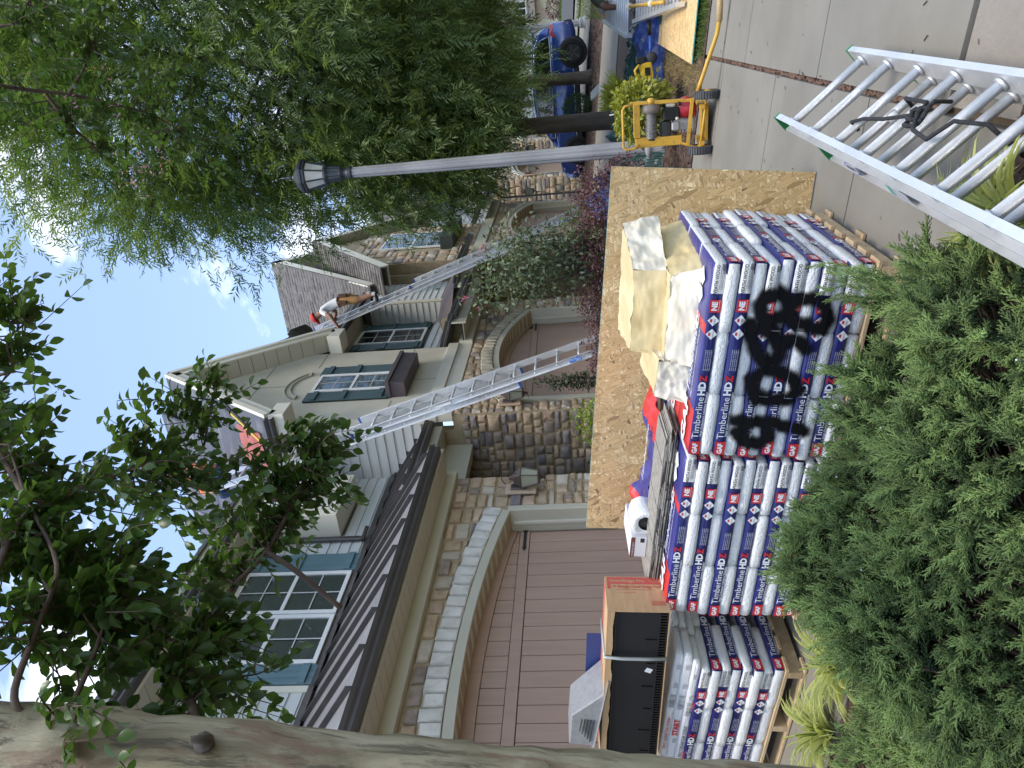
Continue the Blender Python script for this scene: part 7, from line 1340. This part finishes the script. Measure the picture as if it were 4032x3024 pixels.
# ---------------- variegated lily turf
def blade_tpl(seg=6):
    v, f, e = [], [], []
    for i in range(seg+1):
        x = i/seg; w_ = .5*(1-x**3)*(.55+.45*min(1, x*4)); ang = 1.25*x*x; px, pz = (x - .30*x*x*x), -.42*x**2.4
        v += [(px,-w_,pz+.1*w_),(px,-w_*.45,pz),(px,w_*.45,pz),(px,w_,pz+.1*w_)]; e += [1,0,0,1]
    for i in range(seg):
        o = 4*i; f += [(o,o+1,o+5,o+4),(o+1,o+2,o+6,o+5),(o+2,o+3,o+7,o+6)]
    return v, f, e
LV, LF, LE = blade_tpl(); m_lir = leafmat('striped lily turf blade', (.10,.16,.03), (.20,.27,.06), .3, .45, stripe=(.62,.63,.28))
def stripes(v): return [(x, y*.036, z) for x, y, z in v]
LVs = stripes(LV); LE2 = []
def liriope(label, c, n, L_, spread, lean=(0,0), seed=0):
    rg = np.random.default_rng(seed); t = thing('lily_turf', label, 'plant', c, group='striped lily turf clumps by the stacks'); a = rg.uniform(0, 6.28, n); el = rg.uniform(.45, 1.4, n); pos = np.array(c) + np.c_[np.cos(a)*spread*.25, np.sin(a)*spread*.25, 0*a]*rg.random((n,1)); d = np.c_[np.cos(a)*np.cos(el)+lean[0], np.sin(a)*np.cos(el)+lean[1], np.sin(el)]
    V, F, E3 = [], [], []
    # four vertex rows: margins are cream, the middle is green
    for i in range(7):
        pass
    scatter('blades', LVs2, LF2, frames(pos, d, rg.uniform(L_*.7, L_*1.2, n), rg.normal(0,.35,n)), m_lir, t, rg.random(n), extra=LEx); return t
LVs2, LF2, LEx = [], [], []
for i in range(6):           # separate vertices per stripe so that the colour changes sharply
    for k, (a, b, e) in enumerate(((0,1,1),(1,2,0),(2,3,1))):
        o = len(LVs2); LVs2 += [LVs[4*i+a], LVs[4*i+b], LVs[4*(i+1)+b], LVs[4*(i+1)+a]]; LEx += [e]*4; LF2.append((o,o+1,o+2,o+3))
liriope('large striped lily turf clump at the gap between middle and left stacks', (2.93,3.02,gz(2.93,3.02)), 130, .36, .16, (.12,.0), 1); liriope('striped lily turf clump before the left stack', (2.90,3.48,gz(2.9,3.48)), 110, .34, .15, (.1,0), 2); liriope('striped lily turf clump by the right stack near the concrete', (2.72,.80,gz(2.72,.80)), 70, .36, .14, (.1,-.05), 3); liriope('small striped lily turf clump beside the foreground ladder', (2.5,.70,gz(2.5,.70)+.1), 45, .34, .12, (0,-.1), 4); liriope('striped lily turf clump half hidden by the trunk', (2.8,3.85,gz(2.8,3.85)), 70, .3, .15, (.05,0), 5)
# ---------------- leafy shrubs
def shrub(nm, label, base, cen, rad_, n, size, mat, seed, shell=.45, tpl=LEAF2, wild=.12, stems=9, cat='shrub', group=None, flat=None):
    rg = np.random.default_rng(seed); t = thing(nm, label, cat, base, group=group); d = unit(rg.normal(size=(n, 3))); r = shell + (1-shell)*rg.random(n)**.6; lump = np.array([1+wild*2*mnoise.noise(Vector(q*2.3)+Vector((seed,0,0))) for q in d]); pos = np.array(cen) + d*np.array(rad_)*(r*lump)[:, None] + rg.normal(size=(n,3))*wild*.08
    if flat is not None: pos[:, 2] = np.maximum(pos[:, 2], flat)
    mb = MB()
    for k in range(stems): e = Vector(cen) + Vector(d[k]*np.array(rad_)*.8); limb(mb, [Vector(base), Vector(base).lerp(e, .5) + Vector((0,0,.05)), e], .012, .003, 5, 3)
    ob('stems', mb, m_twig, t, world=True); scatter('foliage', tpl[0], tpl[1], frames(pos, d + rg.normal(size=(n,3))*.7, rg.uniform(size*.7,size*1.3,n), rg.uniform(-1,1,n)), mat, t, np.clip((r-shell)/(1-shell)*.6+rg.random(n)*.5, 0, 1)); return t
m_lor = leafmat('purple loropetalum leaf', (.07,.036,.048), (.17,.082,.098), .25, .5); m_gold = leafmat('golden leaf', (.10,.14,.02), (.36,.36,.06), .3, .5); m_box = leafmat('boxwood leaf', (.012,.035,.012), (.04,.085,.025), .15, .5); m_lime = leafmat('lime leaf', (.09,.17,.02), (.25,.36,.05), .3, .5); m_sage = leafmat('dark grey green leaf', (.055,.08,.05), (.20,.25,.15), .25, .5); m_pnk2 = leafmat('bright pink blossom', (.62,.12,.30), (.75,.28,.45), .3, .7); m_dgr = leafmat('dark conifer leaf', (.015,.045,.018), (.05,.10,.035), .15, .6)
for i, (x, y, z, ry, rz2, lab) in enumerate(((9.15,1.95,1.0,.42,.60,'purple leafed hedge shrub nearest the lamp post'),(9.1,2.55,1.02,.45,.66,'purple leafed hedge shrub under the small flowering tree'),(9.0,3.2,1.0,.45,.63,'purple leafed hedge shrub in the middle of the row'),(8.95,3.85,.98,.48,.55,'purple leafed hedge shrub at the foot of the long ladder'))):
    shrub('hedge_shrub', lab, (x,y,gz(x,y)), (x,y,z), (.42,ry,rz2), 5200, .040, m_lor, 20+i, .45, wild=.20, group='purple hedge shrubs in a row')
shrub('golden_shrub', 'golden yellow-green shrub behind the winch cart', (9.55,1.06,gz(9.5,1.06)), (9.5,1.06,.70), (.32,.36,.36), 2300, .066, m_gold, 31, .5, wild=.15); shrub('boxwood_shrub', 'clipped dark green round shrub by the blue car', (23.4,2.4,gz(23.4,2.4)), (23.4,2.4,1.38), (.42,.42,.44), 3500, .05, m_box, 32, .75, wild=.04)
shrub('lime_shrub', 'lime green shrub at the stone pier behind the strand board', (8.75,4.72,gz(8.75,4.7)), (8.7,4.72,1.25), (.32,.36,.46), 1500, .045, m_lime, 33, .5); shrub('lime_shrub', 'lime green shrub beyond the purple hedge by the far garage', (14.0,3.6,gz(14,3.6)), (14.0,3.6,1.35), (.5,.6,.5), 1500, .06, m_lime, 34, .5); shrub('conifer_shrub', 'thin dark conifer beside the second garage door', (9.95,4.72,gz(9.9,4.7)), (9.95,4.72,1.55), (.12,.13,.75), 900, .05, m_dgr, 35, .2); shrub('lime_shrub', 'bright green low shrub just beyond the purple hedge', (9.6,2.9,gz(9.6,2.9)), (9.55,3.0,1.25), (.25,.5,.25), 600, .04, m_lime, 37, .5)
# small flowering tree
sm = thing('flowering_tree', 'small crape myrtle with pink blossoms in front of the far garage', 'tree', (9.25,2.7,gz(9.25,2.7))); rg = np.random.default_rng(77); mb = MB(); pos, dr_ = [], []
for k in range(9):
    a = rg.uniform(0, 6.28); e = Vector((9.25+.30*math.cos(a)+rg.normal()*.1, 2.80+.40*math.sin(a), rg.uniform(2.3,3.0))); b = Vector((9.25+.05*math.cos(a),2.7+.06*math.sin(a),gz(9.25,2.7))); q = bez([b, b.lerp(e,.5) + Vector((rg.normal()*.05,rg.normal()*.05,0)), e], 8); mb.tube(q, [.014-.010*i/(len(q)-1) for i in range(len(q))], 6)
    for i in range(6, len(q)):
        for _ in range(40): 
            p_ = q[i] + Vector(rg.normal(size=3))*.14
            if p_.z > 1.45: pos.append(p_); dr_.append(rg.normal(size=3) + np.array((0,0,-.2)))
ob('stems', mb, m_twig, sm, world=True, smooth=True); n = len(pos); scatter('foliage', LEAF2[0], LEAF2[1], frames(np.array(pos), np.array(dr_), rg.uniform(.045,.085,n), rg.uniform(-1,1,n)), m_sage, sm)
bl = []
for c, r, k in (((9.05,2.45,2.70),.05,30),((9.0,3.05,2.98),.045,26),((9.0,2.25,2.35),.03,12),((9.0,3.22,2.82),.02,6)): bl += [np.array(c)+rg.normal(size=3)*r*.7 for _ in range(k)]
scatter('blossom', LEAF2[0], LEAF2[1], frames(np.array(bl), rnd_dirs(len(bl)), rg.uniform(.018,.035,len(bl))), m_pnk2, sm)
# yellow ornamental grass, far shrubs and trees
yg = thing('ornamental_grass', 'yellow ornamental grass clump behind the green tarpaulin', 'plant', (15.6,1.5,gz(15.6,1.5))); n = 700; a = RNG.uniform(0,6.28,n); el = RNG.uniform(.3,1.4,n); scatter('blades', bv, bf, frames(np.array((15.6,1.5,gz(15.6,1.5))) + np.c_[RNG.normal(size=(n,2))*.1, 0*a], np.c_[np.cos(a)*np.cos(el),np.sin(a)*np.cos(el),np.sin(el)], RNG.uniform(.3,.55,n), RNG.uniform(0,6,n)), leafmat('yellow grass blade', (.25,.28,.05), (.48,.47,.12), .3, .6), yg)
m_bg = leafmat('background leaf', (.035,.065,.025), (.12,.17,.06), .25, .6)
def bgtree(label, x, y, h, r, n, seed, tw=.12, mat=m_bg, nt_=1, lf=.35):
    rg = np.random.default_rng(seed); z = gz(x, y); t = thing('background_tree', label, 'tree', (x,y,z), group='trees beyond the blue car'); mb = MB()
    for k in range(nt_): o_ = Vector((rg.normal()*.3*(nt_ > 1), rg.normal()*.3*(nt_ > 1), 0)); limb(mb, [Vector((x,y,z)) + o_*.3, Vector((x,y,z+h*.4)) + o_, Vector((x,y,z+h*.8)) + o_*3], tw, tw*.3, 7, 4)
    ob('trunk', mb, M('tan smooth bark', (.30,.22,.13), (.42,.33,.22), 3, .8) if nt_ > 1 else m_bark, t, world=True, smooth=True); nc = 40; C_ = np.array((x,y,z+h*.68)) + unit(rg.normal(size=(nc,3)))*np.array((r,r,h*.34))*rg.random((nc,1))**.4; ci = rg.integers(0,nc,n); pos = C_[ci] + rg.normal(size=(n,3))*r*.22
    scatter('crown', LEAF2[0], LEAF2[1], frames(pos, rg.normal(size=(n,3)), rg.uniform(lf*.6,lf*1.2,n)), mat, t, np.clip(.4+.25*rg.normal(size=nc)[ci]+.2*rg.random(n), 0, 1)); return t
bgtree('multi-stemmed myrtle with tan stems behind the blue car roof', 33.0, 1.6, 5.0, 2.2, 3000, 51, .09, nt_=5, lf=.18); bgtree('second multi-stemmed myrtle with tan stems farther behind the car', 34.5, 4.0, 5.4, 2.2, 3000, 52, .09, nt_=5, lf=.18); bgtree('large dark tree beyond the street left of the far lamp post', 60, 5.5, 13, 5, 3500, 53, .3, lf=.6); bgtree('large tree behind the far beige house', 88, -3, 16, 6, 2500, 54, .3, lf=.8); bgtree('tall tree at the end of the house row', 52, 10, 14, 5, 3000, 55, .3, lf=.6)
shrub('far_shrub', 'round green shrub beside the far lamp post', (36,2.0,gz(36,2)), (36,2.0,gz(36,2)+.6), (.9,.9,.8), 900, .16, m_lime, 61, .6); shrub('far_shrub', 'small reddish shrub across the street', (54,-.6,gz(54,-.6)), (54,-.6,gz(54,-.6)+.5), (.6,.6,.5), 400, .14, m_lor, 62, .6)
# ---------------- far beige house across the street
fh = thing('far_house', 'distant beige house with arched yellowish garage door at the right edge', 'house', (76,-2,gz(60,0))); g0 = gz(60,0)-.1
ob('wall', MB().box((75,-12,g0-2),(84,.8,6.4)), M('beige siding far', (.60,.53,.40), (.66,.59,.46), 3, .8, stretch=(1,1,14)), fh, world=True); ob('door_surround', MB().box((74.9,-6.2,g0),(75,-.15,4.35)), M('pinkish stone', (.45,.33,.26), (.55,.43,.35), 3, .9), fh, world=True)
ob('garage_door', MB().prism([(74.85,-5.6,g0),(74.85,-.55,g0),(74.85,-.55,3.4),(74.85,-1.4,3.95),(74.85,-3.1,4.15),(74.85,-4.8,3.95),(74.85,-5.6,3.4)], (.06,0,0)), M('yellow cream door', (.55,.52,.33), None, rough=.6), fh, world=True)
ob('lower_roof', MB().prism([(74.2,-12,4.45),(75,-12,5.1),(75,-12,5.0),(74.2,-12,4.4)], (0,12.8,0)), m_shing, fh, world=True); ob('roof', MB().prism([(74.5,-12.5,6.3),(79.5,-12.5,9.5),(84.5,-12.5,6.3)], (0,13.8,0)), m_shing, fh, world=True)
for y0 in (-1.1, -3.4): window(fh, 0, 1, 0, 1, 0) if False else ob('window', MB().box((74.9,y0-.6,5.2),(75.0,y0+.6,6.3)), m_white, fh, world=True); ob('pane', MB().box((74.88,y0-.5,5.3),(74.91,y0-.05,6.2)).box((74.88,y0+.05,5.3),(74.91,y0+.5,6.2)), m_cgl, fh, world=True)
hz2 = ob('house_row', MB().box((95,-60,g0-3),(104,60,8)), m_side2); tag(hz2, 'long pale house block far across the street', 'house'); ob('roof', MB().prism([(94,-60,8),(99.5,-60,11.5),(105,-60,8)], (0,120,0)), m_shing, hz2)
